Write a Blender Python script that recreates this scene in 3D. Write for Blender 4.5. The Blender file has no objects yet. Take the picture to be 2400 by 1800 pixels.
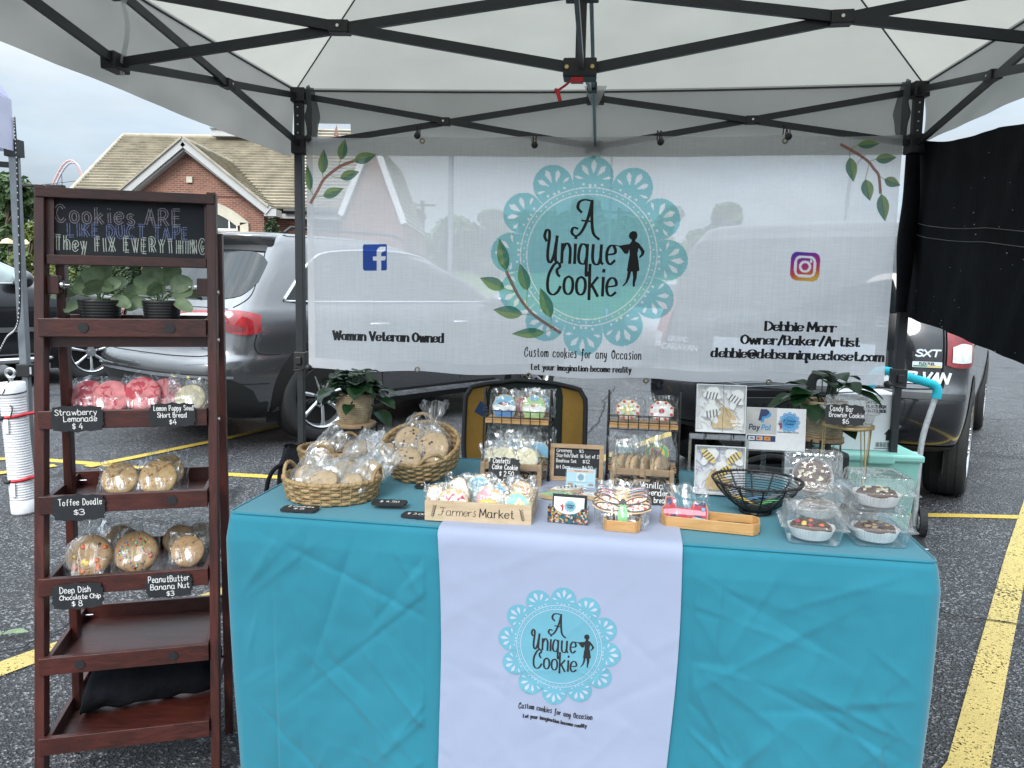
import bpy, bmesh, math, random
import numpy as np
from mathutils import Vector as V, Matrix as M, noise as NZ
R = math.radians
rnd = random.Random(11)
sc = bpy.context.scene
C = sc.collection

# ------------------------------------------------------------------ camera
FPX, CAMH = 1800.0, 1.27
PITCH, ROLL = math.atan(220 / 1800), .019
_f = V((0, math.cos(PITCH), -math.sin(PITCH)))
_u0 = V((0, math.sin(PITCH), math.cos(PITCH)))
_r0 = V((1, 0, 0))
_r = _r0 * math.cos(ROLL) + _u0 * math.sin(ROLL)
_u = _u0 * math.cos(ROLL) - _r0 * math.sin(ROLL)
CAM = V((0, 0, CAMH))
cam = bpy.data.objects.new('camera', bpy.data.cameras.new('camera'))
C.objects.link(cam)
cam.matrix_world = M(((_r.x, _u.x, -_f.x, 0), (_r.y, _u.y, -_f.y, 0), (_r.z, _u.z, -_f.z, CAMH), (0, 0, 0, 1)))
cam.data.sensor_width = 36
cam.data.lens = 27.0
cam.data.clip_start = .05
cam.data.clip_end = 3000
sc.camera = cam

def ray(px, py):
 return _f + _r * ((px - 1200) / FPX) + _u * ((900 - py) / FPX)

def PY(px, py, y):
 d = ray(px, py)
 return CAM + d * (y / d.y)

def PZ(px, py, z=0.0):
 d = ray(px, py)
 return CAM + d * ((z - CAMH) / d.z)

# ------------------------------------------------------------------ sky, sun, exposure
SUN_EL, SUN_AZ = 40, 200            # azimuth of the sun measured from +Y (clockwise): behind the camera, to its left
world = bpy.data.worlds.new('World')
sc.world = world
world.use_nodes = True
wt = world.node_tree
wt.nodes.clear()

def wn(t, **kw):
 n = wt.nodes.new(t)
 for k, v in kw.items():
  setattr(n, k, v)
 return n

wo = wn('ShaderNodeOutputWorld')
wb = wn('ShaderNodeBackground')
wb.inputs[1].default_value = .1
sky = wn('ShaderNodeTexSky', sky_type='NISHITA', sun_disc=False)
sky.sun_elevation = R(SUN_EL)
sky.sun_rotation = R(SUN_AZ)
tc = wn('ShaderNodeTexCoord')
mp = wn('ShaderNodeMapping')
mp.inputs['Scale'].default_value = (1.2, 1.2, 4.2)
n1 = wn('ShaderNodeTexNoise')
n1.inputs['Scale'].default_value = 2.6
n1.inputs['Detail'].default_value = 6
n1.inputs['Roughness'].default_value = .55
n1.inputs['Distortion'].default_value = .5
cr = wn('ShaderNodeValToRGB')
cr.color_ramp.elements[0].position = .34
cr.color_ramp.elements[0].color = (.7, .7, .7, 1)
cr.color_ramp.elements[1].position = .6
cr.color_ramp.elements[1].color = (1, 1, 1, 1)
n2 = wn('ShaderNodeTexNoise')
n2.inputs['Scale'].default_value = 4.5
n2.inputs['Detail'].default_value = 5
cr2 = wn('ShaderNodeValToRGB')
cr2.color_ramp.elements[0].position = .32
cr2.color_ramp.elements[0].color = (1.85, 2.2, 2.5, 1)
cr2.color_ramp.elements[1].position = .62
cr2.color_ramp.elements[1].color = (2.4, 2.62, 2.78, 1)
mx = wn('ShaderNodeMixRGB')
# the cloud layer is brighter overhead (as any overcast is) and towards the hidden sun
gd = wn('ShaderNodeVectorMath', operation='DOT_PRODUCT')
gd.inputs[1].default_value = (math.sin(R(SUN_AZ)) * math.cos(R(SUN_EL)), math.cos(R(SUN_AZ)) * math.cos(R(SUN_EL)), math.sin(R(SUN_EL)))
gm_ = wn('ShaderNodeMapRange')
gm_.inputs[1].default_value, gm_.inputs[2].default_value, gm_.inputs[3].default_value, gm_.inputs[4].default_value = .1, 1.0, 1.0, 1.7
gx = wn('ShaderNodeMixRGB', blend_type='MULTIPLY')
gx.inputs[0].default_value = 1
L = wt.links.new
L(tc.outputs['Generated'], mp.inputs['Vector'])
L(mp.outputs[0], n1.inputs['Vector'])
L(mp.outputs[0], n2.inputs['Vector'])
L(n1.outputs[0], cr.inputs[0])
L(n2.outputs[0], cr2.inputs[0])
L(cr.outputs[0], mx.inputs[0])
L(sky.outputs[0], mx.inputs[1])
L(tc.outputs['Generated'], gd.inputs[0])
L(gd.outputs['Value'], gm_.inputs[0])
L(cr2.outputs[0], gx.inputs[1])
zs_ = wn('ShaderNodeSeparateXYZ')
zr = wn('ShaderNodeMapRange')
zr.inputs[1].default_value, zr.inputs[2].default_value, zr.inputs[3].default_value, zr.inputs[4].default_value = 0, 1, 1, 6.5
zm = wn('ShaderNodeMath', operation='MULTIPLY')
L(tc.outputs['Generated'], zs_.inputs[0])
zp = wn('ShaderNodeMath', operation='POWER', use_clamp=True)
zp.inputs[1].default_value = 1.6
L(zs_.outputs[2], zp.inputs[0])
L(zp.outputs[0], zr.inputs[0])
L(zr.outputs[0], zm.inputs[0])
L(gm_.outputs[0], zm.inputs[1])
L(zm.outputs[0], gx.inputs[2])
L(gx.outputs[0], mx.inputs[2])
L(mx.outputs[0], wb.inputs[0])
L(wb.outputs[0], wo.inputs[0])

sl = bpy.data.lights.new('sun', 'SUN')
sl.energy = 1.1
sl.angle = R(22)
sl.color = (1, .96, .9)
sun = bpy.data.objects.new('sun', sl)
C.objects.link(sun)
_sd = V((math.sin(R(SUN_AZ)) * math.cos(R(SUN_EL)), math.cos(R(SUN_AZ)) * math.cos(R(SUN_EL)), math.sin(R(SUN_EL))))
sun.rotation_euler = _sd.to_track_quat('Z', 'Y').to_euler()
vs = sc.view_settings
vs.view_transform = 'Standard'
vs.look = 'None'
vs.exposure = 1.3
vs.gamma = 1
cy = sc.cycles
cy.max_bounces = 10
cy.diffuse_bounces = 4
cy.glossy_bounces = 4
cy.transmission_bounces = 6
cy.transparent_max_bounces = 40
cy.use_denoising = True
cy.caustics_reflective = False
cy.caustics_refractive = False
cy.sample_clamp_indirect = 6

# ------------------------------------------------------------------ mesh builder
class MB:
 def __init__(s, mtx=None):
  s.v, s.f, s.mi, s.sm = [], [], [], []
  s.T = mtx or M()

 def add(s, vs_, fs, mi=0, smooth=False):
  b = len(s.v)
  s.v.extend([s.T @ V(p) for p in vs_])
  for f in fs:
   s.f.append([b + i for i in f])
   s.mi.append(mi)
   s.sm.append(smooth)

 def box(s, c, d, rot=None, mi=0):
  c = V(c)
  r = rot or M.Identity(3)
  p = [c + r @ V((x * d[0] / 2, y * d[1] / 2, z * d[2] / 2)) for x in (-1, 1) for y in (-1, 1) for z in (-1, 1)]
  s.add(p, [(0, 1, 3, 2), (4, 6, 7, 5), (0, 4, 5, 1), (2, 3, 7, 6), (0, 2, 6, 4), (1, 5, 7, 3)], mi)

 def beam(s, a, b, w, h, up=(0, 0, 1), mi=0):
  a, b = V(a), V(b)
  d = (b - a)
  ln = d.length
  d.normalize()
  x = d.cross(V(up))
  if x.length < 1e-4:
   x = d.cross(V((1, 0, 0)))
  x.normalize()
  z = x.cross(d)
  r = M((x, d, z)).transposed()
  s.box((a + b) / 2, (w, ln, h), r, mi)

 def tube(s, pts, r, n=8, mi=0, closed=False, cap=True, smooth=True):
  pts = [V(p) for p in pts]
  m = len(pts)
  rs = r if isinstance(r, (list, tuple)) else [r] * m
  nrm = None
  vs_, fs = [], []
  for i, p in enumerate(pts):
   if closed:
    t = pts[(i + 1) % m] - pts[i - 1]
   else:
    t = pts[min(i + 1, m - 1)] - pts[max(i - 1, 0)]
   if t.length < 1e-9:
    t = V((0, 0, 1))
   t.normalize()
   if nrm is None:
    nrm = t.orthogonal().normalized()
   nrm = (nrm - t * nrm.dot(t))
   if nrm.length < 1e-6:
    nrm = t.orthogonal()
   nrm.normalize()
   bn = t.cross(nrm)
   for k in range(n):
    a = 2 * math.pi * k / n
    vs_.append(p + (nrm * math.cos(a) + bn * math.sin(a)) * rs[i])
  for i in range(m if closed else m - 1):
   j = (i + 1) % m
   for k in range(n):
    fs.append((i * n + k, i * n + (k + 1) % n, j * n + (k + 1) % n, j * n + k))
  s.add(vs_, fs, mi, smooth)
  if cap and not closed:
   s.add([vs_[k] for k in range(n)], [tuple(range(n - 1, -1, -1))], mi)
   s.add([vs_[(m - 1) * n + k] for k in range(n)], [tuple(range(n))], mi)

 def lathe(s, prof, n=24, c=(0, 0, 0), mi=0, smooth=True, cap0=False, cap1=False, sx=1, sy=1, mtx=None):
  c = V(c)
  vs_, fs = [], []
  m = mtx or M.Identity(3)
  for r, z in prof:
   for k in range(n):
    a = 2 * math.pi * k / n
    vs_.append(c + m @ V((r * math.cos(a) * sx, r * math.sin(a) * sy, z)))
  for i in range(len(prof) - 1):
   for k in range(n):
    fs.append((i * n + k, i * n + (k + 1) % n, (i + 1) * n + (k + 1) % n, (i + 1) * n + k))
  s.add(vs_, fs, mi, smooth)
  if cap0:
   s.add(vs_[:n], [tuple(range(n - 1, -1, -1))], mi)
  if cap1:
   s.add(vs_[-n:], [tuple(range(n))], mi)

 def sheet(s, fn, nu, nv, mi=0, smooth=True):
  vs_ = [fn(i / nu, j / nv) for i in range(nu + 1) for j in range(nv + 1)]
  fs = [(i * (nv + 1) + j, (i + 1) * (nv + 1) + j, (i + 1) * (nv + 1) + j + 1, i * (nv + 1) + j + 1) for i in range(nu) for j in range(nv)]
  s.add(vs_, fs, mi, smooth)

 def ext(s, poly, t, mtx=None, mi=0, mi_side=None, z0=0.0):
  m = mtx or M()
  n = len(poly)
  a = sum(poly[i][0] * poly[(i + 1) % n][1] - poly[(i + 1) % n][0] * poly[i][1] for i in range(n))
  if a < 0:
   poly = poly[::-1]
  top = [m @ V((p[0], p[1], z0 + t)) for p in poly]
  bot = [m @ V((p[0], p[1], z0)) for p in poly]
  s.add(top, [tuple(range(n))], mi)
  if t:
   ms = mi if mi_side is None else mi_side
   s.add(bot, [tuple(range(n - 1, -1, -1))], ms)
   s.add(bot + top, [(i, (i + 1) % n, n + (i + 1) % n, n + i) for i in range(n)], ms)

 def ball(s, c, r, sc3=(1, 1, 1), n=12, m=8, mi=0, rot=None):
  c = V(c)
  q = rot or M.Identity(3)
  vs_, fs = [], []
  for i in range(m + 1):
   th = math.pi * i / m
   for k in range(n):
    a = 2 * math.pi * k / n
    vs_.append(c + q @ V((r * sc3[0] * math.sin(th) * math.cos(a), r * sc3[1] * math.sin(th) * math.sin(a), r * sc3[2] * math.cos(th))))
  for i in range(m):
   for k in range(n):
    fs.append((i * n + k, (i + 1) * n + k, (i + 1) * n + (k + 1) % n, i * n + (k + 1) % n))
  s.add(vs_, fs, mi, True)

 def quad(s, a, b, c, d, mi=0):
  s.add([a, b, c, d], [(0, 1, 2, 3)], mi)

 def poly3(s, pts, mi=0):
  s.add(pts, [tuple(range(len(pts)))], mi)

 def mesh(s, name, mats):
  me = bpy.data.meshes.new(name)
  me.from_pydata([tuple(p) for p in s.v], [], s.f)
  if not isinstance(mats, (list, tuple)):
   mats = [mats]
  for m in mats:
   me.materials.append(m)
  me.polygons.foreach_set('material_index', s.mi)
  me.polygons.foreach_set('use_smooth', s.sm)
  me.update()
  return me

def rootm(o):
 m = M()
 while o is not None:
  m = o.matrix_basis @ m
  o = o.parent
 return m

def tag(o, label, cat, group=None):
 o['label'] = label
 o['category'] = cat
 if group:
  o['group'] = group
 return o

def thing(name, label, cat, loc=(0, 0, 0), rz=0.0, group=None, rot=None):
 o = bpy.data.objects.new(name, None)
 C.objects.link(o)
 o.empty_display_size = .05
 o.location = loc
 o.rotation_euler = rot if rot else (0, 0, rz)
 return tag(o, label, cat, group)

def part(name, mb, mats, parent=None, bevel=0.0, world_=False, label=None, solid=0.0, subsurf=0):
 me = mb.mesh(name, mats)
 if world_ and parent is not None:
  me.transform(rootm(parent).inverted())
 o = bpy.data.objects.new(name, me)
 C.objects.link(o)
 if parent is not None:
  o.parent = parent
 if solid:
  md = o.modifiers.new('solid', 'SOLIDIFY')
  md.thickness = solid
 if subsurf:
  md = o.modifiers.new('sub', 'SUBSURF')
  md.levels = md.render_levels = subsurf
 if bevel:
  md = o.modifiers.new('bevel', 'BEVEL')
  md.width = bevel
  md.segments = 2
  md.limit_method = 'ANGLE'
  md.angle_limit = R(40)
 if label:
  o['label'] = label
 return o

def single(name, mb, mats, label, cat, group=None, loc=(0, 0, 0), rz=0.0, rot=None, **kw):
 o = part(name, mb, mats, **kw)
 o.location = loc
 o.rotation_euler = rot if rot else (0, 0, rz)
 return tag(o, label, cat, group)

def struct(name, mb, mats, kind='structure'):
 o = part(name, mb, mats)
 o['kind'] = kind
 return o

def dup(o, loc=None, rz=None, label=None, parent=None, rot=None):
 c = o.copy()
 C.objects.link(c)
 if parent is not None:
  c.parent = parent
 if loc is not None:
  c.location = loc
 if rz is not None:
  c.rotation_euler = (0, 0, rz)
 if rot is not None:
  c.rotation_euler = rot
 if label:
  c['label'] = label
 for ch in list(o.children):
  dup(ch, parent=c)
 return c

def rotz(a):
 return M.Rotation(a, 4, 'Z')

def frame(o, x, y, z=None):
 """4x4 matrix: local x right, y up, z out of the face, at point o."""
 x = V(x).normalized()
 z_ = x.cross(V(y)).normalized()
 y_ = z_.cross(x)
 return M(((x.x, y_.x, z_.x, o[0]), (x.y, y_.y, z_.y, o[1]), (x.z, y_.z, z_.z, o[2]), (0, 0, 0, 1)))

# ------------------------------------------------------------------ materials
MATS = {}

def new_mat(name):
 m = bpy.data.materials.new(name)
 m.use_nodes = True
 m.node_tree.nodes.clear()
 MATS[name] = m
 nt = m.node_tree

 def nd(t, ins=None, **kw):
  n = nt.nodes.new(t)
  for k, v in kw.items():
   setattr(n, k, v)
  for k, v in (ins or {}).items():
   if isinstance(v, bpy.types.NodeSocket):
    nt.links.new(v, n.inputs[k])
   else:
    n.inputs[k].default_value = v
  return n
 return m, nd

def rgba(c, k=1.0):
 return (min(c[0] * k, 1), min(c[1] * k, 1), min(c[2] * k, 1), 1)

def ramp(nd, fac, stops):
 n = nd('ShaderNodeValToRGB', {0: fac})
 e = n.color_ramp.elements
 while len(e) < len(stops):
  e.new(.5)
 for i, (p, c) in enumerate(stops):
  e[i].position = p
  e[i].color = c if len(c) == 4 else (*c, 1)
 return n.outputs[0]

def mat(name, col, rough=.5, metal=0.0, var=.12, vs_=18, bump=0.0, bs=120, spec=.5, coat=0.0, stretch=(1, 1, 1), sheen=0.0, col2=None, trans=0.0):
 if name in MATS:
  return MATS[name]
 m, nd = new_mat(name)
 t = nd('ShaderNodeTexCoord')
 mp_ = nd('ShaderNodeMapping', {'Vector': t.outputs['Object'], 'Scale': stretch})
 nz = nd('ShaderNodeTexNoise', {'Vector': mp_.outputs[0], 'Scale': vs_, 'Detail': 5.0, 'Roughness': .6})
 c2 = col2 or tuple(c * (1 - var) for c in col)
 base = ramp(nd, nz.outputs[0], [(.32, rgba(c2)), (.68, rgba(col, 1 + (0 if col2 else var)))])
 b = nd('ShaderNodeBsdfPrincipled', {'Base Color': base, 'Roughness': rough, 'Metallic': metal, 'Specular IOR Level': spec, 'Coat Weight': coat, 'Coat Roughness': .06, 'Sheen Weight': sheen})
 if bump:
  nb = nd('ShaderNodeTexNoise', {'Vector': mp_.outputs[0], 'Scale': bs, 'Detail': 4.0})
  bp = nd('ShaderNodeBump', {'Height': nb.outputs[0], 'Strength': bump, 'Distance': .01})
  b.inputs['Normal'].default_value = (0, 0, 0)
  m.node_tree.links.new(bp.outputs[0], b.inputs['Normal'])
 out = b.outputs[0]
 if trans:
  tr = nd('ShaderNodeBsdfTranslucent', {'Color': base})
  out = nd('ShaderNodeMixShader', {0: trans, 1: out, 2: tr.outputs[0]}).outputs[0]
 nd('ShaderNodeOutputMaterial', {0: out})
 return m

def sheer(name, col, alpha, rough=.8, weave=0.0, translucent=.4, tint=(1, 1, 1), attr=None):
 """cloth or print that lets part of the light straight through"""
 m, nd = new_mat(name)
 t = nd('ShaderNodeTexCoord')
 nz = nd('ShaderNodeTexNoise', {'Vector': t.outputs['Object'], 'Scale': 3.5, 'Detail': 6.0})
 base = ramp(nd, nz.outputs[0], [(.3, rgba(col, .94)), (.7, rgba(col, 1.03))])
 if attr:
  va = nd('ShaderNodeVertexColor', layer_name=attr).outputs[0]
  base = nd('ShaderNodeMixRGB', {0: 1.0, 1: base, 2: va}, blend_type='MULTIPLY').outputs[0]
  tint = va
 d = nd('ShaderNodeBsdfDiffuse', {'Color': base})
 tl = nd('ShaderNodeBsdfTranslucent', {'Color': base})
 a = nd('ShaderNodeMixShader', {0: translucent, 1: d.outputs[0], 2: tl.outputs[0]})
 tr = nd('ShaderNodeBsdfTransparent', {'Color': tint if attr else (*tint, 1)})
 fac = 1 - alpha
 if weave:
  w = nd('ShaderNodeMapping', {'Vector': t.outputs['Object'], 'Scale': (14, 1, 160)})
  wz = nd('ShaderNodeTexNoise', {'Vector': w.outputs[0], 'Scale': 1.0, 'Detail': 2.0})
  w2 = nd('ShaderNodeMapping', {'Vector': t.outputs['Object'], 'Scale': (150, 1, 5)})
  wz2 = nd('ShaderNodeTexNoise', {'Vector': w2.outputs[0], 'Scale': 1.0, 'Detail': 2.0})
  ad = nd('ShaderNodeMath', {0: wz.outputs[0], 1: wz2.outputs[0]}, operation='ADD')
  mm = nd('ShaderNodeMapRange', {0: ad.outputs[0], 1: .7, 2: 1.3, 3: fac - weave, 4: fac + weave})
  fac = mm.outputs[0]
 mxs = nd('ShaderNodeMixShader', {0: fac, 1: a.outputs[0], 2: tr.outputs[0]})
 nd('ShaderNodeOutputMaterial', {0: mxs.outputs[0]})
 return m

def clear(name, tint=(.97, .98, .98), lo=.05, hi=.5, crinkle=0.0, scale=60, rough=.1, milk=(.85, .87, .9), bump=.6):
 """thin clear plastic: see-through with shiny folds"""
 m, nd = new_mat(name)
 t = nd('ShaderNodeTexCoord')
 lw = nd('ShaderNodeLayerWeight', {'Blend': .35})
 mp_ = nd('ShaderNodeMapping', {'Vector': t.outputs['Object'], 'Scale': (1, 1, .4) if crinkle else (1, 1, 1)})
 nz = nd('ShaderNodeTexNoise', {'Vector': mp_.outputs[0], 'Scale': scale, 'Detail': 2.0, 'Roughness': .5, 'Distortion': 1.2})
 bp = nd('ShaderNodeBump', {'Height': nz.outputs[0], 'Strength': bump, 'Distance': .02})
 gl = nd('ShaderNodeBsdfGlossy', {'Color': (.7, .72, .75, 1) if crinkle else (1, 1, 1, 1), 'Roughness': rough, 'Normal': bp.outputs[0]})
 df = nd('ShaderNodeBsdfDiffuse', {'Color': (*milk, 1)})
 tl = nd('ShaderNodeBsdfTranslucent', {'Color': (*milk, 1)})
 dd = nd('ShaderNodeMixShader', {0: .5, 1: df.outputs[0], 2: tl.outputs[0]})
 gd = nd('ShaderNodeMixShader', {0: .4 if crinkle else .2, 1: gl.outputs[0], 2: dd.outputs[0]})
 fac = nd('ShaderNodeMapRange', {0: lw.outputs['Facing'], 1: 0.0, 2: 1.0, 3: lo, 4: hi}).outputs[0]
 if crinkle:
  n2_ = nd('ShaderNodeTexNoise', {'Vector': mp_.outputs[0], 'Scale': scale * .7, 'Detail': 1.0, 'Roughness': .5, 'Distortion': 1.8})
  ab = nd('ShaderNodeMath', {0: n2_.outputs[0], 1: .5}, operation='SUBTRACT')
  ab2 = nd('ShaderNodeMath', {0: ab.outputs[0]}, operation='ABSOLUTE')
  cr_ = nd('ShaderNodeMapRange', {0: ab2.outputs[0], 1: 0.0, 2: .035, 3: crinkle, 4: 0.0})
  fac = nd('ShaderNodeMath', {0: fac, 1: cr_.outputs[0]}, operation='ADD', use_clamp=True).outputs[0]
 tr = nd('ShaderNodeBsdfTransparent', {'Color': (*tint, 1)})
 mxs = nd('ShaderNodeMixShader', {0: fac, 1: tr.outputs[0], 2: gd.outputs[0]})
 nd('ShaderNodeOutputMaterial', {0: mxs.outputs[0]})
 return m

def m_wood(name, dark, light, scale=6, axis=(1, 1, 1), rough=.5, coat=0.0):
 m, nd = new_mat(name)
 t = nd('ShaderNodeTexCoord')
 mp_ = nd('ShaderNodeMapping', {'Vector': t.outputs['Object'], 'Scale': axis})
 nz = nd('ShaderNodeTexNoise', {'Vector': mp_.outputs[0], 'Scale': scale, 'Detail': 6.0, 'Roughness': .65, 'Distortion': .6})
 n2_ = nd('ShaderNodeTexNoise', {'Vector': t.outputs['Object'], 'Scale': 5.0, 'Detail': 3.0})
 ad = nd('ShaderNodeMath', {0: nz.outputs[0], 1: n2_.outputs[0]}, operation='ADD')
 hf = nd('ShaderNodeMath', {0: ad.outputs[0], 1: .5}, operation='MULTIPLY')
 col = ramp(nd, hf.outputs[0], [(.36, rgba(dark)), (.5, rgba([(a + b) / 2 for a, b in zip(dark, light)])), (.64, rgba(light))])
 bp = nd('ShaderNodeBump', {'Height': nz.outputs[0], 'Strength': .25, 'Distance': .004})
 b = nd('ShaderNodeBsdfPrincipled', {'Base Color': col, 'Roughness': rough, 'Normal': bp.outputs[0], 'Coat Weight': coat, 'Coat Roughness': .25})
 nd('ShaderNodeOutputMaterial', {0: b.outputs[0]})
 return m

def m_asphalt():
 m, nd = new_mat('asphalt')
 t = nd('ShaderNodeTexCoord')
 o = t.outputs['Object']
 v1 = nd('ShaderNodeTexVoronoi', {'Vector': o, 'Scale': 130.0})
 v2 = nd('ShaderNodeTexNoise', {'Vector': o, 'Scale': 260.0, 'Detail': 2.0})
 big = nd('ShaderNodeTexNoise', {'Vector': o, 'Scale': .7, 'Detail': 5.0, 'Roughness': .6})
 st = nd('ShaderNodeSeparateColor', {0: v1.outputs['Color']})
 stone = ramp(nd, st.outputs[0], [(.0, (.016, .017, .019)), (.55, (.03, .031, .034)), (.78, (.08, .081, .085)), (.94, (.31, .31, .32))])
 fine = ramp(nd, v2.outputs[0], [(.35, (.62, .62, .63)), (.7, (1.25, 1.25, 1.25))])
 c1 = nd('ShaderNodeMixRGB', {0: 1.0, 1: stone, 2: fine}, blend_type='MULTIPLY')
 pat = ramp(nd, big.outputs[0], [(.35, (.7, .7, .72)), (.65, (1.2, 1.2, 1.2))])
 mid = nd('ShaderNodeTexNoise', {'Vector': o, 'Scale': 4.5, 'Detail': 6.0, 'Roughness': .7})
 stn = nd('ShaderNodeTexNoise', {'Vector': o, 'Scale': 1.7, 'Detail': 3.0, 'Distortion': 1.5})
 bare = ramp(nd, mid.outputs[0], [(.42, (.0, .0, .0)), (.62, (.55, .55, .55))])
 c1b = nd('ShaderNodeMixRGB', {0: bare, 1: c1.outputs[0], 2: (.030, .031, .034, 1)})
 oil = ramp(nd, stn.outputs[0], [(.60, (1, 1, 1)), (.70, (.45, .45, .47))])
 c1c = nd('ShaderNodeMixRGB', {0: 1.0, 1: c1b.outputs[0], 2: oil}, blend_type='MULTIPLY')
 c2 = nd('ShaderNodeMixRGB', {0: 1.0, 1: c1c.outputs[0], 2: pat}, blend_type='MULTIPLY')
 # cracks: warped cell borders
 wz = nd('ShaderNodeTexNoise', {'Vector': o, 'Scale': 2.2, 'Detail': 6.0, 'Roughness': .7})
 wv = nd('ShaderNodeMixRGB', {0: .22, 1: o, 2: wz.outputs['Color']})
 ck = nd('ShaderNodeTexVoronoi', {'Vector': wv.outputs[0], 'Scale': .62}, feature='DISTANCE_TO_EDGE')
 ckm = nd('ShaderNodeMapRange', {0: ck.outputs['Distance'], 1: .002, 2: .010, 3: .08, 4: 1.0})
 gate = nd('ShaderNodeTexNoise', {'Vector': o, 'Scale': .55, 'Detail': 2.0})
 gm = nd('ShaderNodeMapRange', {0: gate.outputs[0], 1: .48, 2: .62, 3: 1.0, 4: 0.0})
 ck2 = nd('ShaderNodeMath', {0: ckm.outputs[0], 1: gm.outputs[0]}, operation='MAXIMUM')
 c3 = nd('ShaderNodeMixRGB', {0: 1.0, 1: c2.outputs[0], 2: ck2.outputs[0]}, blend_type='MULTIPLY')
 hgt = nd('ShaderNodeMath', {0: v1.outputs['Distance'], 1: ck2.outputs[0]}, operation='MULTIPLY')
 bp = nd('ShaderNodeBump', {'Height': hgt.outputs[0], 'Strength': .7, 'Distance': .012})
 rg = ramp(nd, big.outputs[0], [(.35, (.42, .42, .42)), (.65, (.68, .68, .68))])
 b = nd('ShaderNodeBsdfPrincipled', {'Base Color': c3.outputs[0], 'Roughness': rg, 'Normal': bp.outputs[0]})
 nd('ShaderNodeOutputMaterial', {0: b.outputs[0]})
 return m

def m_linepaint(name, col, wear):
 m, nd = new_mat(name)
 t = nd('ShaderNodeTexCoord')
 o = t.outputs['Object']
 n_ = nd('ShaderNodeTexNoise', {'Vector': o, 'Scale': 95.0, 'Detail': 3.0, 'Roughness': .7})
 n2_ = nd('ShaderNodeTexNoise', {'Vector': o, 'Scale': 3.0, 'Detail': 4.0})
 n3_ = nd('ShaderNodeMath', {0: n2_.outputs[0], 1: .35}, operation='MULTIPLY')
 ad = nd('ShaderNodeMath', {0: n_.outputs[0], 1: n3_.outputs[0]}, operation='ADD')
 hole = nd('ShaderNodeMapRange', {0: ad.outputs[0], 1: wear, 2: wear + .05, 3: 0.0, 4: 1.0})
 c = ramp(nd, n2_.outputs[0], [(.3, rgba(col, .82)), (.7, rgba(col, 1.08))])
 bp = nd('ShaderNodeBump', {'Height': n_.outputs[0], 'Strength': .4, 'Distance': .01})
 b = nd('ShaderNodeBsdfPrincipled', {'Base Color': c, 'Roughness': .62, 'Normal': bp.outputs[0]})
 tr = nd('ShaderNodeBsdfTransparent')
 ms = nd('ShaderNodeMixShader', {0: hole.outputs[0], 1: b.outputs[0], 2: tr.outputs[0]})
 nd('ShaderNodeOutputMaterial', {0: ms.outputs[0]})
 return m

def m_brick():
 m, nd = new_mat('brick')
 t = nd('ShaderNodeTexCoord')
 sp_ = nd('ShaderNodeSeparateXYZ', {0: t.outputs['Object']})
 cm = nd('ShaderNodeCombineXYZ', {0: sp_.outputs[0], 1: sp_.outputs[2], 2: 0.0})
 br = nd('ShaderNodeTexBrick', {'Vector': cm.outputs[0], 'Color1': (.20, .072, .045, 1), 'Color2': (.30, .115, .07, 1), 'Mortar': (.30, .25, .21, 1), 'Scale': 1.0, 'Mortar Size': .010, 'Brick Width': .24, 'Row Height': .082, 'Bias': -.1})
 nz = nd('ShaderNodeTexNoise', {'Vector': cm.outputs[0], 'Scale': 1.3, 'Detail': 4.0})
 vr = ramp(nd, nz.outputs[0], [(.3, (.82, .82, .82)), (.7, (1.1, 1.1, 1.1))])
 c = nd('ShaderNodeMixRGB', {0: 1.0, 1: br.outputs[0], 2: vr}, blend_type='MULTIPLY')
 bp = nd('ShaderNodeBump', {'Height': br.outputs['Fac'], 'Strength': .5, 'Distance': -.02})
 b = nd('ShaderNodeBsdfPrincipled', {'Base Color': c.outputs[0], 'Roughness': .85, 'Normal': bp.outputs[0]})
 nd('ShaderNodeOutputMaterial', {0: b.outputs[0]})
 return m

def m_leaf(name, c1, c2, rough=.5, trans=.25, vs_=9.0):
 m, nd = new_mat(name)
 t = nd('ShaderNodeTexCoord')
 nz = nd('ShaderNodeTexNoise', {'Vector': t.outputs['Object'], 'Scale': vs_, 'Detail': 4.0})
 c = ramp(nd, nz.outputs[0], [(.32, rgba(c1)), (.68, rgba(c2))])
 b = nd('ShaderNodeBsdfPrincipled', {'Base Color': c, 'Roughness': rough})
 tl = nd('ShaderNodeBsdfTranslucent', {'Color': c})
 ms = nd('ShaderNodeMixShader', {0: trans, 1: b.outputs[0], 2: tl.outputs[0]})
 nd('ShaderNodeOutputMaterial', {0: ms.outputs[0]})
 return m

def m_carpaint(name, col, metal=.6, rough=.32, flake=.06):
 m, nd = new_mat(name)
 t = nd('ShaderNodeTexCoord')
 nz = nd('ShaderNodeTexNoise', {'Vector': t.outputs['Object'], 'Scale': 900.0, 'Detail': 1.0})
 dirt = nd('ShaderNodeTexNoise', {'Vector': t.outputs['Object'], 'Scale': 2.5, 'Detail': 5.0})
 c = ramp(nd, nz.outputs[0], [(.3, rgba(col, 1 - flake * 3)), (.7, rgba(col, 1 + flake * 4))])
 rg = ramp(nd, dirt.outputs[0], [(.3, (rough * .8,) * 3), (.7, (rough * 1.3,) * 3)])
 b = nd('ShaderNodeBsdfPrincipled', {'Base Color': c, 'Metallic': metal, 'Roughness': rg, 'Coat Weight': 1.0, 'Coat Roughness': .03})
 nd('ShaderNodeOutputMaterial', {0: b.outputs[0]})
 return m

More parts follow.
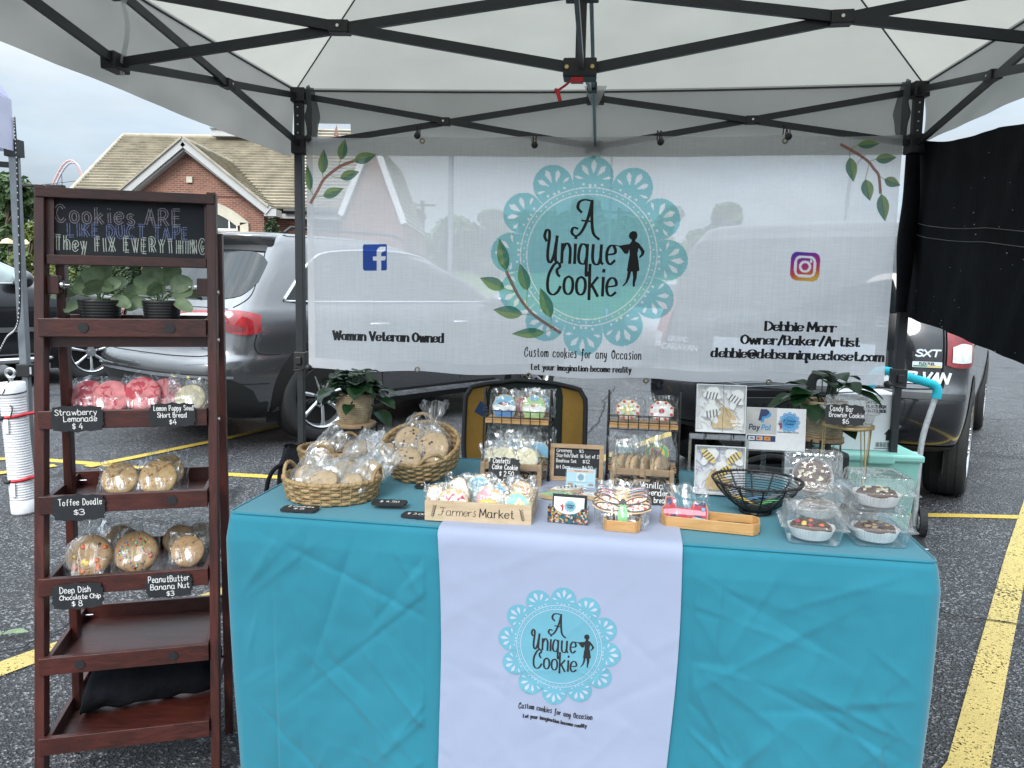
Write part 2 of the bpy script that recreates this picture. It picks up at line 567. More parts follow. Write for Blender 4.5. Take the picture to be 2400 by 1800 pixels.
def m_weave(name, c1, c2, sx=1.0):
 """seagrass / rope: strong fibrous bump"""
 m, nd = new_mat(name)
 t = nd('ShaderNodeTexCoord')
 nz = nd('ShaderNodeTexNoise', {'Vector': t.outputs['Object'], 'Scale': 260.0 * sx, 'Detail': 3.0, 'Roughness': .7})
 n2_ = nd('ShaderNodeTexNoise', {'Vector': t.outputs['Object'], 'Scale': 40.0 * sx, 'Detail': 3.0})
 ad = nd('ShaderNodeMath', {0: nz.outputs[0], 1: n2_.outputs[0]}, operation='ADD')
 hf = nd('ShaderNodeMath', {0: ad.outputs[0], 1: .5}, operation='MULTIPLY')
 c = ramp(nd, hf.outputs[0], [(.36, rgba(c1)), (.62, rgba(c2))])
 bp = nd('ShaderNodeBump', {'Height': nz.outputs[0], 'Strength': .6, 'Distance': .004})
 b = nd('ShaderNodeBsdfPrincipled', {'Base Color': c, 'Roughness': .7, 'Normal': bp.outputs[0]})
 nd('ShaderNodeOutputMaterial', {0: b.outputs[0]})
 return m

def m_cookie(name, base, spot, amount=.62, scale=70.0):
 m, nd = new_mat(name)
 t = nd('ShaderNodeTexCoord')
 o = t.outputs['Object']
 nz = nd('ShaderNodeTexNoise', {'Vector': o, 'Scale': 55.0, 'Detail': 5.0})
 sp_ = nd('ShaderNodeTexNoise', {'Vector': o, 'Scale': scale, 'Detail': 2.0, 'Distortion': .8})
 c = ramp(nd, nz.outputs[0], [(.3, rgba(base, .75)), (.65, rgba(base, 1.12))])
 f = nd('ShaderNodeMapRange', {0: sp_.outputs[0], 1: amount, 2: amount + .05, 3: 0.0, 4: 1.0})
 c2 = nd('ShaderNodeMixRGB', {0: f.outputs[0], 1: c, 2: rgba(spot)})
 bp = nd('ShaderNodeBump', {'Height': nz.outputs[0], 'Strength': .5, 'Distance': .006})
 b = nd('ShaderNodeBsdfPrincipled', {'Base Color': c2.outputs[0], 'Roughness': .75, 'Normal': bp.outputs[0]})
 nd('ShaderNodeOutputMaterial', {0: b.outputs[0]})
 return m

def m_chalk(name, col, keep=.5):
 m, nd = new_mat(name)
 t = nd('ShaderNodeTexCoord')
 nz = nd('ShaderNodeTexNoise', {'Vector': t.outputs['Object'], 'Scale': 420.0, 'Detail': 2.0})
 d = nd('ShaderNodeBsdfDiffuse', {'Color': rgba(col)})
 tr = nd('ShaderNodeBsdfTransparent')
 f = nd('ShaderNodeMapRange', {0: nz.outputs[0], 1: keep - .12, 2: keep + .12, 3: .95, 4: .25})
 ms = nd('ShaderNodeMixShader', {0: f.outputs[0], 1: tr.outputs[0], 2: d.outputs[0]})
 nd('ShaderNodeOutputMaterial', {0: ms.outputs[0]})
 return m

# ------------------------------------------------------------------ stroke lettering (drawn by hand, no font files)
GL = {
 'a': "4,4 3,5 1,5 0,3 0,1 1,0 3,0 4,2|4,5 4,1 5,0", 'b': "0,8 0,0|0,3 1,5 3,5 4,3 4,1 3,0 1,0 0,1",
 'c': "4,4 3,5 1,5 0,3 0,1 1,0 3,0 4,1", 'd': "4,4 3,5 1,5 0,3 0,1 1,0 3,0 4,2|4,8 4,1 5,0",
 'e': "0,2.5 4,3 3.6,4.6 2,5 .6,4.2 0,2.5 .5,.7 2,0 4,1", 'f': "4,7.5 3,8 2,7 2,0|.5,4.8 3.8,4.8",
 'g': "4,4 3,5 1,5 0,3 0,1.5 1,.5 3,.5 4,2|4,5 4,-2 3,-3 1,-3 0,-2", 'h': "0,8 0,0|0,3 1.5,5 3,5 4,3.5 4,0",
 'i': ".6,5 .6,0|.6,6.7 .7,7.2", 'j': "2,5 2,-2 1,-3 0,-2.5|2,6.8 2.1,7.2", 'k': "0,8 0,0|3.5,5 0,2|1.2,2.9 4,0",
 'l': ".5,8 .5,1 1.5,0", 'm': "0,5 0,0|0,3 1.2,5 2.5,5 3,3.5 3,0|3,3 4.2,5 5.5,5 6,3.5 6,0",
 'n': "0,5 0,0|0,3 1.5,5 3,5 4,3.5 4,0", 'o': "2,5 .5,4.3 0,2.5 .5,.7 2,0 3.5,.7 4,2.5 3.5,4.3 2,5",
 'p': "0,5 0,-3|0,3 1,5 3,5 4,3 4,1.5 3,0 1,0 0,1.5", 'q': "4,4 3,5 1,5 0,3 0,1 1,0 3,0 4,2|4,5 4,-3 5,-2.4",
 'r': "0,5 0,0|0,3 1,4.7 2.5,5 3.2,4.6", 's': "3.4,4.3 2,5 .6,4.4 .6,3.2 2,2.5 3.4,1.6 3.2,.4 1.6,0 0,.8",
 't': "1.5,7.5 1.5,1 2.5,0 3.5,.5|0,5 3.2,5", 'u': "0,5 0,1.5 1,0 3,0 4,2|4,5 4,1 5,0", 'v': "0,5 2,0|2,0 4,5",
 'w': "0,5 1.5,0|1.5,0 3,4.5|3,4.5 4.5,0|4.5,0 6,5", 'x': "0,5 4,0|4,5 0,0", 'y': "0,5 2,.5|4,5 1.5,-2 .3,-3",
 'z': "0,5 4,5|4,5 0,0|0,0 4,0",
 'A': "0,0 2.5,8|2.5,8 5,0|1,3 4.2,3", 'B': "0,8 0,0|0,8 3,8 4,6.3 3,4.5 0,4.3|0,4.3 3.5,4.3 4.6,2.2 3.3,0 0,0",
 'C': "4.8,6.5 3.5,8 1.5,7.6 0,5 0,3 1.3,.5 3.3,0 5,1.4", 'D': "0,8 0,0|0,8 2.5,7.8 4.8,5.5 4.8,2.5 2.5,.2 0,0",
 'E': "4,8 0,8|0,8 0,0|0,0 4.2,0|0,4.2 3.4,4.2", 'F': "4,8 0,8|0,8 0,0|0,4.2 3.2,4.2",
 'G': "4.8,6.5 3.5,8 1.5,7.6 0,5 0,3 1.3,.5 3.3,0 4.9,1.2 4.9,3.6|4.9,3.6 3,3.6", 'H': "0,8 0,0|5,8 5,0|0,4 5,4",
 'I': ".6,8 .6,0", 'J': "3,8 3,2 2,0 .6,.2 0,1.5", 'K': "0,8 0,0|4.5,8 0,3.5|1.3,4.8 5,0", 'L': "0,8 0,0|0,0 4,0",
 'M': "0,0 .6,8|.6,8 3.2,2|3.2,2 5.8,8|5.8,8 6.4,0", 'N': "0,0 0,8|0,8 4.8,0|4.8,0 4.8,8",
 'O': "2.7,8 .7,6.6 0,4 .7,1.4 2.7,0 4.7,1.4 5.4,4 4.7,6.6 2.7,8", 'P': "0,8 0,0|0,8 3,8 4.5,6 3,3.8 0,3.6",
 'R': "0,8 0,0|0,8 3,8 4.5,6 3,3.8 0,3.6|2,3.6 5,0", 'S': "4.4,6.8 3,8 1,7.6 .4,5.9 2.3,4.3 4.3,2.9 4.2,.9 2.2,0 0,1.2",
 'T': "0,8 5.4,8|2.7,8 2.7,0", 'U': "0,8 0,2.5 1.3,.2 3.7,.2 5,2.5 5,8", 'V': "0,8 2.6,0|2.6,0 5.2,8",
 'W': "0,8 1.8,0|1.8,0 3.6,7|3.6,7 5.4,0|5.4,0 7.2,8", 'X': "0,8 5,0|5,8 0,0", 'Y': "0,8 2.6,4|5.2,8 2.6,4|2.6,4 2.6,0",
 'Z': "0,8 5,8|5,8 0,0|0,0 5,0",
 '0': "2,8 .4,6.5 0,4 .4,1.5 2,0 3.6,1.5 4,4 3.6,6.5 2,8", '1': ".6,6.6 1.6,8|1.6,8 1.6,0", '2': ".2,6.4 1.2,8 3,7.8 3.7,6 2.6,3.6 0,0|0,0 4.2,0",
 '3': ".2,7.4 2,8 3.6,6.6 3,4.7 1.4,4.3|1.4,4.3 3.4,3.9 4,2 2.6,.1 0,.7", '4': "2.8,8 0,2.6|0,2.6 4.4,2.6|3.2,5 3.2,0",
 '5': "3.8,8 .6,8|.6,8 .3,4.6|.3,4.6 2.4,5 4,3.4 3.7,1 2,0 0,.8", '6': "3.4,8 1.2,5.4 0,2.4 1,.2 3,.2 3.9,2 3,4 1,3.8 .1,2.2",
 '8': "2,4.3 .5,5.6 .8,7.5 2,8 3.3,7.5 3.5,5.6 2,4.3 .2,2.7 .5,.6 2,0 3.6,.6 3.8,2.7 2,4.3", '9': "3.8,5.6 2.6,3.8 .8,4.4 .2,6.2 1.4,7.9 3,7.8 3.8,5.6 3,0",
 '$': "3.8,6.2 2.4,7 .8,6.2 .8,4.8 2.2,4 3.6,3.2 3.6,1.8 2.2,1 .4,1.8|2.2,8 2.2,0", '/': "0,-.5 3.2,8.5", '.': ".4,0 .5,.6", '-': "0,3 3,3",
 '(': "1.5,8.5 .3,6 .3,2.5 1.5,-.5", ')': "0,8.5 1.2,6 1.2,2.5 0,-.5", '@': "4.5,3 3.4,4.6 2,3.8 2,2 3.2,1.4 4.4,2.6 4.6,4.6|4.6,4.6 4.6,2 5.8,1.6 6.6,3.6 6,6.2 3.8,7.4 1.2,6.4 0,3.6 1,.8 3.4,-.6 5.6,0",
 "'": ".4,8 .3,6.6",
}
SCRIPT = {
 'A': "2.2,5.6 1.2,6.6 1.5,8 3,8.6 5.2,8.3|5,8.3 4.2,4.5 2.6,1 1,-.2 -.2,.6 .2,1.8 1.4,1.6|5,8.4 5.2,4 5.8,.6 7.4,-.8|2.4,3.6 5.4,3.4",
 'U': ".8,5.8 -.2,7 .6,8.6 2,8.4 2.2,6.5 1.7,3 2,.6 3.4,0 4.8,2 5.6,5|6,7 5.6,3 5.8,.4 7,.2", 'C': "5.2,5 4.3,5.6 4,6.8 5.2,7.6 4.6,8.6 2.6,8.2 .6,5.6 0,3 .6,.6 2.6,-.3 4.6,.5 5.8,2",
 'O': "3,8 1,6.6 .2,4 .9,1.4 2.9,.2 4.9,1.4 5.6,4 4.9,6.6 3,8 2.6,7 3.4,6.2", 's': "3.2,5.4 2,6 1,5.2 1.2,3.8 2.6,2.4 2.6,.8 1.4,-.2 .2,.4",
 'S': "3.4,6.2 2.2,7 1,6.2 1.2,4.4 2.8,2.6 2.8,.8 1.4,-.2 .2,.6", 'f': "3.6,7 2.8,8.6 1.8,7.4 1.8,2 1.2,-2.4 0,-2.6|0,4.6 3.2,5", 'y': "0,5 .4,1.6 1.6,.6 3,1.6 3.8,5|3.8,5 3,-.6 1.6,-3 .2,-2.4",
 'k': "0,8.5 .3,-1.2|3.6,5 .4,2.2|1.2,2.9 4,-.2", 'F': "0,7.4 1,8.4 5.6,7.8|3,7.8 2.6,3 1.4,.2 -.6,0 -.8,1.2|1.4,4.2 4.4,4.4",
}

def smooth_pts(p, k=5):
 if len(p) < 3:
  return p
 out = []
 n = len(p)
 for i in range(n - 1):
  a, b, c, d = p[max(i - 1, 0)], p[i], p[i + 1], p[min(i + 2, n - 1)]
  for j in range(k):
   t = j / k
   out.append(tuple(.5 * (2 * b[q] + (c[q] - a[q]) * t + (2 * a[q] - 5 * b[q] + 4 * c[q] - d[q]) * t * t + (3 * b[q] - a[q] - 3 * c[q] + d[q]) * t ** 3) for q in range(len(b))))
 out.append(p[-1])
 return out

_gc = {}

def glyph(ch, script):
 key = (ch, script)
 if key not in _gc:
  src = SCRIPT.get(ch) if script else None
  src = src or GL.get(ch) or GL['-']
  st = [[tuple(float(q) for q in p.split(',')) for p in s.split()] for s in src.split('|')]
  xs = [p[0] for s in st for p in s]
  _gc[key] = ([smooth_pts(s) for s in st], max(xs))
 return _gc[key]

def layout(txt, h, script=False, slant=0.0, jit=0.0, sp=1.5, wid=1.0):
 k = h / 8
 x = 0
 out = []
 for ch in txt:
  if ch == ' ':
   x += 3.2
   continue
  st, w = glyph(ch, script)
  dy = rnd.uniform(-jit, jit)
  a = rnd.uniform(-jit, jit) * .12
  ks = 1 + rnd.uniform(-jit, jit) * .12
  for s in st:
   q = []
   for px_, py_ in s:
    xx, yy = px_ * ks * wid + slant * py_, py_ * ks
    xx, yy = xx * math.cos(a) - yy * math.sin(a), xx * math.sin(a) + yy * math.cos(a)
    q.append(((x + xx) * k, (yy + dy) * k))
   out.append(q)
  x += w * wid + sp
 return out, (x - sp) * k

class Ink:
 """collects pen strokes into one flat mesh lying just in front of a face"""
 def __init__(s, mtx, lift=.0006):
  s.mb = MB(mtx)
  s.k = 0
  s.lift = lift

 def stroke(s, pts, w, nib=0.0, mi=0, double=0.0):
  if double:
   s.stroke(offset(pts, double), w, 0, mi)
   s.stroke(offset(pts, -double), w, 0, mi)
   return
  z = s.lift + (s.k % 9) * 1.5e-5
  s.k += 1
  n = len(pts)
  vs_ = []
  for i in range(n):
   a, b = pts[max(i - 1, 0)], pts[min(i + 1, n - 1)]
   dx, dy = b[0] - a[0], b[1] - a[1]
   l = math.hypot(dx, dy) or 1
   dx, dy = dx / l, dy / l
   ww = w * (1 - nib + nib * abs(dy)) / 2
   x, y = pts[i]
   if i == 0:
    x, y = x - dx * ww * .6, y - dy * ww * .6
   if i == n - 1:
    x, y = x + dx * ww * .6, y + dy * ww * .6
   vs_ += [(x - dy * ww, y + dx * ww, z), (x + dy * ww, y - dx * ww, z)]
  s.mb.add(vs_, [(2 * i, 2 * i + 1, 2 * i + 3, 2 * i + 2) for i in range(n - 1)], mi)

 def text(s, txt, x, y, h, w, align='c', nib=0.0, mi=0, double=0.0, rot=0.0, curve=0.0, **kw):
  st, tw = layout(txt, h, **kw)
  x0 = x - (tw / 2 if align == 'c' else tw if align == 'r' else 0)
  ca, sa = math.cos(rot), math.sin(rot)
  for q in st:
   q2 = []
   for px_, py_ in q:
    xx, yy = px_ + x0 - x, py_
    yy += curve * ((xx / (tw / 2 + 1e-6)) ** 3 - xx / (tw / 2 + 1e-6)) if curve else 0
    q2.append((x + xx * ca - yy * sa, y + xx * sa + yy * ca))
   s.stroke(q2, w, nib, mi, double)
  return tw

 def fill(s, poly, mi=0, lift=0.0):
  z = s.lift + lift + (s.k % 9) * 1.5e-5
  s.k += 1
  s.mb.ext(poly, 0, None, mi, z0=z)

 def disc(s, x, y, r, mi=0, n=24, ry=None, lift=0.0, rot=0.0):
  ry = ry or r
  c, q = math.cos(rot), math.sin(rot)
  s.fill([(x + r * math.cos(a) * c - ry * math.sin(a) * q, y + r * math.cos(a) * q + ry * math.sin(a) * c) for a in [2 * math.pi * i / n for i in range(n)]], mi, lift)

 def ring(s, x, y, r, w, mi=0, n=64):
  s.stroke([(x + r * math.cos(2 * math.pi * i / n), y + r * math.sin(2 * math.pi * i / n)) for i in range(n + 1)], w, 0, mi)

def offset(pts, d):
 out = []
 n = len(pts)
 for i in range(n):
  a, b = pts[max(i - 1, 0)], pts[min(i + 1, n - 1)]
  dx, dy = b[0] - a[0], b[1] - a[1]
  l = math.hypot(dx, dy) or 1
  out.append((pts[i][0] - dy / l * d, pts[i][1] + dx / l * d))
 return out

WOMAN = [(.0, 9.6), (.5, 9.9), (1.1, 9.8), (1.35, 9.3), (1.3, 8.7), (1.05, 8.4), (1.0, 8.1), (1.6, 7.8), (2.3, 7.0), (2.75, 6.3), (2.6, 5.7), (1.9, 5.1), (1.75, 5.3), (2.15, 5.9), (2.1, 6.3), (1.65, 6.9), (1.45, 5.9), (1.7, 4.6), (1.95, 2.9), (1.55, 2.75), (1.5, 1.6), (1.2, .5), (1.25, .1), (.85, 0), (.8, .6), (.85, 1.7), (.7, 2.7), (.45, 2.7), (.25, 1.6), (-.15, .7), (-.7, .15), (-1.0, 0), (-.95, .25), (-.5, .8), (-.25, 1.7), (-.15, 2.75), (-.3, 2.8), (-.1, 4.5), (.1, 5.7), (.0, 6.6), (-.55, 6.3), (-1.1, 6.6), (-1.75, 7.3), (-2.9, 7.45), (-2.95, 7.3), (-1.9, 7.1), (-1.45, 6.7), (-.85, 5.9), (-.45, 5.8), (-.1, 6.1), (.0, 7.6), (.35, 8.1), (.3, 8.4), (-.05, 8.6), (-.2, 9.1)]

def doily(ink, x, y, rad, teal, white, black, rot=0.0, words=True):
 """scalloped emblem with the shop's lettering: teal base, white cut-outs, black words and figure"""
 cr_, rs = rad * .80, rad * .205
 pts = []
 n = 12
 for i in range(n):
  a0 = rot + 2 * math.pi * i / n
  cx_, cy_ = x + cr_ * math.cos(a0), y + cr_ * math.sin(a0)
  for j in range(15):
   b = a0 + R(-102 + 204 * j / 14)
   pts.append((cx_ + rs * math.cos(b), cy_ + rs * math.sin(b)))
  pts.append((x + rad * .70 * math.cos(a0 + math.pi / n), y + rad * .70 * math.sin(a0 + math.pi / n)))
 ink.fill(pts, teal)
 for i in range(n):
  a0 = rot + 2 * math.pi * i / n
  cx_, cy_ = x + rad * .76 * math.cos(a0), y + rad * .76 * math.sin(a0)
  for da, r0, ln, w in ((0, .07, .14, .034), (-38, .065, .13, .03), (38, .065, .13, .03), (-78, .1, .09, .017), (78, .1, .09, .017)):
   b = a0 + R(da)
   d0, d1 = rad * r0, rad * (r0 + ln)
   m_ = (d0 * .4 + d1 * .6)
   w_ = rad * w
   c, s_ = math.cos(b), math.sin(b)
   q = [(d0, 0), (m_ - w_ * .6, w_ * .7), (m_ + w_ * .4, w_ * .85), (d1, 0), (m_ + w_ * .4, -w_ * .85), (m_ - w_ * .6, -w_ * .7)]
   q = [(q[k][0], q[k][1]) for k in range(6)]
   ink.fill([(cx_ + u * c - v * s_, cy_ + u * s_ + v * c) for u, v in q], white, 3e-4)
  for da, r0 in ((-110, .1), (110, .1), (-150, .05), (150, .05)):
   b = a0 + R(da)
   ink.disc(cx_ + rad * r0 * math.cos(b), cy_ + rad * r0 * math.sin(b), rad * .013, white, 8, lift=3e-4)
 l0 = ink.lift
 ink.lift += 3e-4
 for r_ in (.695, .63):
  ink.ring(x, y, rad * r_, rad * .010, white, 80)
 for i in range(60):
  a = 2 * math.pi * i / 60
  ink.disc(x + rad * .662 * math.cos(a), y + rad * .662 * math.sin(a), rad * .0085, white, 6)
 ink.lift += 3e-4
 if words:
  doily_words(ink, x, y, rad, black)
 ink.lift = l0

def doily_words(ink, x, y, k, black=0):
 for txt, cx_, y0, cap, wd_ in (('A', -.03, .20, .33, .27), ('Unique', -.09, -.08, .30, .72), ('Cookie', -.06, -.40, .29, .70)):
  a_ = layout(txt, cap * k, True, sp=1.0)[1]
  b_ = layout(txt, cap * k, True, sp=1.0, wid=2)[1]
  ink.text(txt, x + cx_ * k, y + y0 * k, cap * k, .031 * k, script=True, mi=black, nib=.5, rot=-.02, sp=1.0, wid=1 + (wd_ * k - a_) / (b_ - a_))
 s_ = .0566 * k
 ink.fill([(x + .415 * k + u * s_, y - .31 * k + v * s_) for u, v in WOMAN], black)

def leafpoly(x, y, a, ln, w, n=7):
 c, s_ = math.cos(a), math.sin(a)
 up = [(ln * i / n, w * math.sin(math.pi * (i / n) ** .8)) for i in range(n + 1)]
 hi = up
 lo = [(u, -v) for u, v in up]
 f = lambda P: [(x + u * c - v * s_, y + u * s_ + v * c) for u, v in P]
 return f(hi + [(ln * .5, 0)]), f(lo + [(ln * .5, 0)]), f([(0, 0), (ln * .9, 0)])

def sprig(ink, stem, leaves, w, g1, g2, red, vein):
 ink.stroke(smooth_pts(stem), w, 0, red)
 for (x, y), a, ln, wd, (sx, sy) in leaves:
  ink.stroke([(sx, sy), (x, y)], w * .25, 0, vein)
  hi, lo, v = leafpoly(x, y, a, ln, wd)
  ink.fill(hi, g1, 2e-4)
  ink.fill(lo, g2, 2e-4)
  ink.lift += 4e-4
  ink.stroke(v, w * .16, 0, vein)
  ink.lift -= 4e-4

# ------------------------------------------------------------------ material library
ASPH = m_asphalt()
YEL = m_linepaint('road_yellow', (.55, .38, .06), .80)
YELW = m_linepaint('road_yellow_worn', (.52, .40, .13), .735)
BRICK = m_brick()
STONE = mat('limestone', (.50, .46, .37), .8, var=.1, vs_=3, bump=.2)
SHAKE = mat('roof_shake', (.32, .285, .22), .85, var=.25, vs_=1.6, bump=.5, bs=14, stretch=(1, 1, 1))
TRIM = mat('grey_trim', (.42, .42, .41), .6, var=.06)
WHITE = mat('white_paint', (.78, .78, .78), .5, var=.04)
GLASSD = mat('dark_glass', (.012, .018, .02), .06, var=.2, vs_=3, spec=.7)
BLACKM = mat('black_metal', (.012, .013, .015), .38, var=.2, spec=.5)
BLACKP = mat('black_plastic', (.014, .014, .015), .5, var=.15)
GREYM = mat('grey_metal', (.23, .25, .27), .4, metal=.5, var=.1)
STEEL = mat('steel', (.62, .63, .64), .28, metal=1, var=.12, vs_=30)
CHROME = mat('chrome', (.82, .83, .85), .08, metal=1, var=.03)
RUBBER = mat('tyre_rubber', (.017, .017, .018), .78, var=.2, bump=.2)
RED = mat('red_cord', (.45, .012, .02), .5)
BARK = mat('bark', (.10, .075, .055), .9, var=.3, vs_=6, bump=.5, bs=30)
LEAF_D = m_leaf('leaf_dark', (.03, .065, .022), (.10, .165, .055), vs_=.9)
LEAF_M = m_leaf('leaf_mid', (.04, .085, .022), (.12, .19, .05), vs_=.9)
LEAF_Y = m_leaf('leaf_yellow_green', (.07, .11, .02), (.19, .22, .05), vs_=1.2)
LEAF_H = m_leaf('leaf_hedge', (.012, .03, .01), (.04, .075, .022), vs_=3)
GRASS = mat('grass', (.10, .15, .04), .9, var=.35, vs_=.6, bump=.4, bs=12)

# ------------------------------------------------------------------ ground and painted lines
g = MB()
S = 900
g.sheet(lambda u, v: V((-S + 2 * S * u, -60 + 1.4 * S * v, 0)), 40, 40)
struct('asphalt_ground', g, ASPH)

def line(pxs, w, m, z=.004):
 mb = MB()
 P = [PZ(*p, z) for p in pxs]
 n = len(P)
 L_, R_ = [], []
 for i in range(n):
  d = (P[min(i + 1, n - 1)] - P[max(i - 1, 0)]).normalized()
  s_ = V((-d.y, d.x, 0)) * w / 2
  L_.append(P[i] + s_)
  R_.append(P[i] - s_)
 for i in range(n - 1):
  mb.quad(R_[i], R_[i + 1], L_[i + 1], L_[i])
 return struct('parking_line', mb, m)

line([(-160, 1078), (60, 1074), (215, 1086), (420, 1105), (670, 1119)], .085, YEL)
line([(205, 1093), (330, 1068), (520, 1029), (700, 988)], .085, YEL, .008)
line([(-160, 1125), (0, 1108), (130, 1090)], .085, YEL, .008)
line([(-220, 1650), (0, 1567), (130, 1520), (400, 1432), (560, 1376), (800, 1290)], .105, YELW)
line([(1350, 1100), (1470, 1052), (1640, 992), (1760, 950)], .105, YELW)
line([(2120, 1206), (2250, 1208), (2368, 1211), (2420, 1212)], .075, YEL)
line([(2110, 2020), (2268, 1800), (2330, 1530), (2385, 1300), (2470, 1010)], .098, YELW, .008)

CRACK = mat('crack_dark', (.006, .006, .006), .95)
for k, pxs in enumerate((((2120, 1395), (2230, 1432), (2330, 1452), (2480, 1490)), ((1990, 1010), (2180, 1058), (2330, 1060), (2460, 1085)), ((-60, 1545), (60, 1520), (140, 1470), (260, 1300)), ((300, 1215), (410, 1222), (500, 1240), (600, 1236)), ((1440, 905), (1420, 935), (1400, 990), (1330, 1060)))):
 P = [PZ(*p, .0125) for p in pxs]
 pts = []
 for a, b in zip(P, P[1:]):
  for i in range(14):
   q = a.lerp(b, i / 14)
   n_ = V((b.y - a.y, a.x - b.x, 0)).normalized()
   pts.append(q + n_ * (.05 * NZ.noise(q * 3.1) + .02 * NZ.noise(q * 17)))
 mb = MB()
 for i in range(len(pts) - 1):
  d = (pts[i + 1] - pts[i]).normalized()
  s_ = V((-d.y, d.x, 0))
  w0, w1 = [.0035 * (1 + NZ.noise(V((i * .7 + z, k, 0)))) + .0012 for z in (0, .7)]
  mb.quad(pts[i] - s_ * w0, pts[i + 1] - s_ * w1, pts[i + 1] + s_ * w1, pts[i] + s_ * w0)
 struct('asphalt_crack', mb, CRACK)

gb = MB()
gb.sheet(lambda u, v: V((-25 + 120 * u, 34 + 40 * v, -.02 + 2.6 * min(1, v * 1.7) ** 1.5 + .25 * NZ.noise(V((u * 9, v * 4, 0))))), 30, 14)
struct('grass_bank', gb, GRASS)

# ------------------------------------------------------------------ trees and hedges
def leaf_cloud(mb, c, rad, n, size, rs, mi=0):
 for _ in range(n):
  d = V((rs.gauss(0, 1), rs.gauss(0, 1), rs.gauss(0, 1)))
  d.normalize()
  k = rs.random() ** .4
  p = c + V((d.x * rad[0], d.y * rad[1], d.z * rad[2])) * k
  nrm = (d + V((rs.uniform(-1, 1), rs.uniform(-1, 1), rs.uniform(-.3, 1))) * .9).normalized()
  a = nrm.orthogonal().normalized()
  a = M.Rotation(rs.uniform(0, 6.28), 3, nrm) @ a
  b = nrm.cross(a)
  s_ = size * rs.uniform(.6, 1.3)
  mb.add([p - a * s_, p - b * s_ * .55 + nrm * s_ * .15, p + a * s_, p + b * s_ * .55 + nrm * s_ * .15], [(0, 1, 2, 3)], mi)

def tree(px, py_top, y, width, label, m=LEAF_M, zb=0.0, n=2600, size=.22, clumps=14, seed=1, group='trees beyond the car park', low=.25, px_w=True):
 rs = random.Random(seed)
 top = PY(px, py_top, y)
 h = top.z - zb
 w = width * y / FPX / 2 if px_w else width
 t = thing('tree', label, 'tree', (top.x, y, zb), group=group)
 tk = MB()
 r0 = max(.12, h * .022)
 pts = [V((rs.uniform(-.1, .1) * i, rs.uniform(-.1, .1) * i, h * .75 * i / 5)) for i in range(6)]
 tk.tube(pts, [r0 * (1 - .14 * i) for i in range(6)], 8)
 lf = MB()
 for k in range(clumps):
  a = rs.uniform(0, 6.28)
  hz = low + (1 - low) * (k + .5) / clumps
  prof = math.sin(math.pi * min(1, (hz - low) / (1 - low) * .85 + .12)) ** .7
  rr = w * prof * rs.uniform(.25, .75)
  c = V((rr * math.cos(a), rr * math.sin(a), h * min(hz, .9)))
  cr_ = w * rs.uniform(.32, .55) * (.6 + .4 * prof)
  leaf_cloud(lf, c, (cr_, cr_, cr_ * .75), n // clumps, size, rs)
  tk.tube([pts[2] if hz < .6 else pts[4], (pts[3] + c) / 2, c], [r0 * .45, r0 * .3, r0 * .12], 5)
 leaf_cloud(lf, V((0, 0, h * .9)), (w * .35, w * .35, h * .1), n // 10, size, rs)
 part('trunk', tk, BARK, t)
 part('crown', lf, m, t)
 return t

tree(20, 405, 48, 190, 'tall dark green tree at the left edge behind the grey tent pole', LEAF_D, n=5200, size=.24, clumps=20, seed=3, low=.1)
tree(150, 452, 62, 150, 'mid green tree under the roller coaster arch', LEAF_M, n=3400, size=.26, seed=4, low=.1)
tree(215, 448, 66, 120, 'green tree crown just left of the tiled roof', LEAF_M, n=2600, size=.26, seed=5, low=.1)
tree(-70, 420, 52, 220, 'broad dark tree cut off by the left picture edge', LEAF_D, n=4200, size=.26, seed=6, low=.1)
tree(72, 520, 30, 95, 'small yellow green tree between the grey pole and the chalkboard', LEAF_Y, n=4200, size=.11, seed=7, low=.12, group='yellow green shrubs')
for i, (px, py, w, s_, m_, lab) in enumerate([
  (962, 486, 90, 11, LEAF_M, 'tree seen through the banner right of the steep gable'),
  (1075, 512, 150, 12, LEAF_M, 'low round tree seen through the banner beside the tall light pole'),
  (1150, 492, 120, 13, LEAF_D, 'tree seen through the left edge of the teal emblem'),
  (1255, 500, 190, 14, LEAF_D, 'broad dark tree behind the letter A of the banner emblem'),
  (1372, 462, 150, 15, LEAF_D, 'tallest pointed tree behind the banner emblem'),
  (1490, 512, 190, 16, LEAF_D, 'dark tree behind the right half of the banner emblem'),
  (1575, 480, 90, 17, LEAF_M, 'thin tree seen through the scallops at the emblem right side'),
  (1640, 540, 130, 18, LEAF_M, 'low bushy tree between the emblem and the van'),
  (1706, 474, 100, 19, LEAF_M, 'lone airy tree above the van roof corner')]):
 tree(px, py, 52 + (i * 7) % 11, w * 1.15, lab, m_, zb=1.6, n=2000, size=.3, clumps=12, seed=s_, group='trees seen through the banner', low=.15 if i not in (8,) else .55)

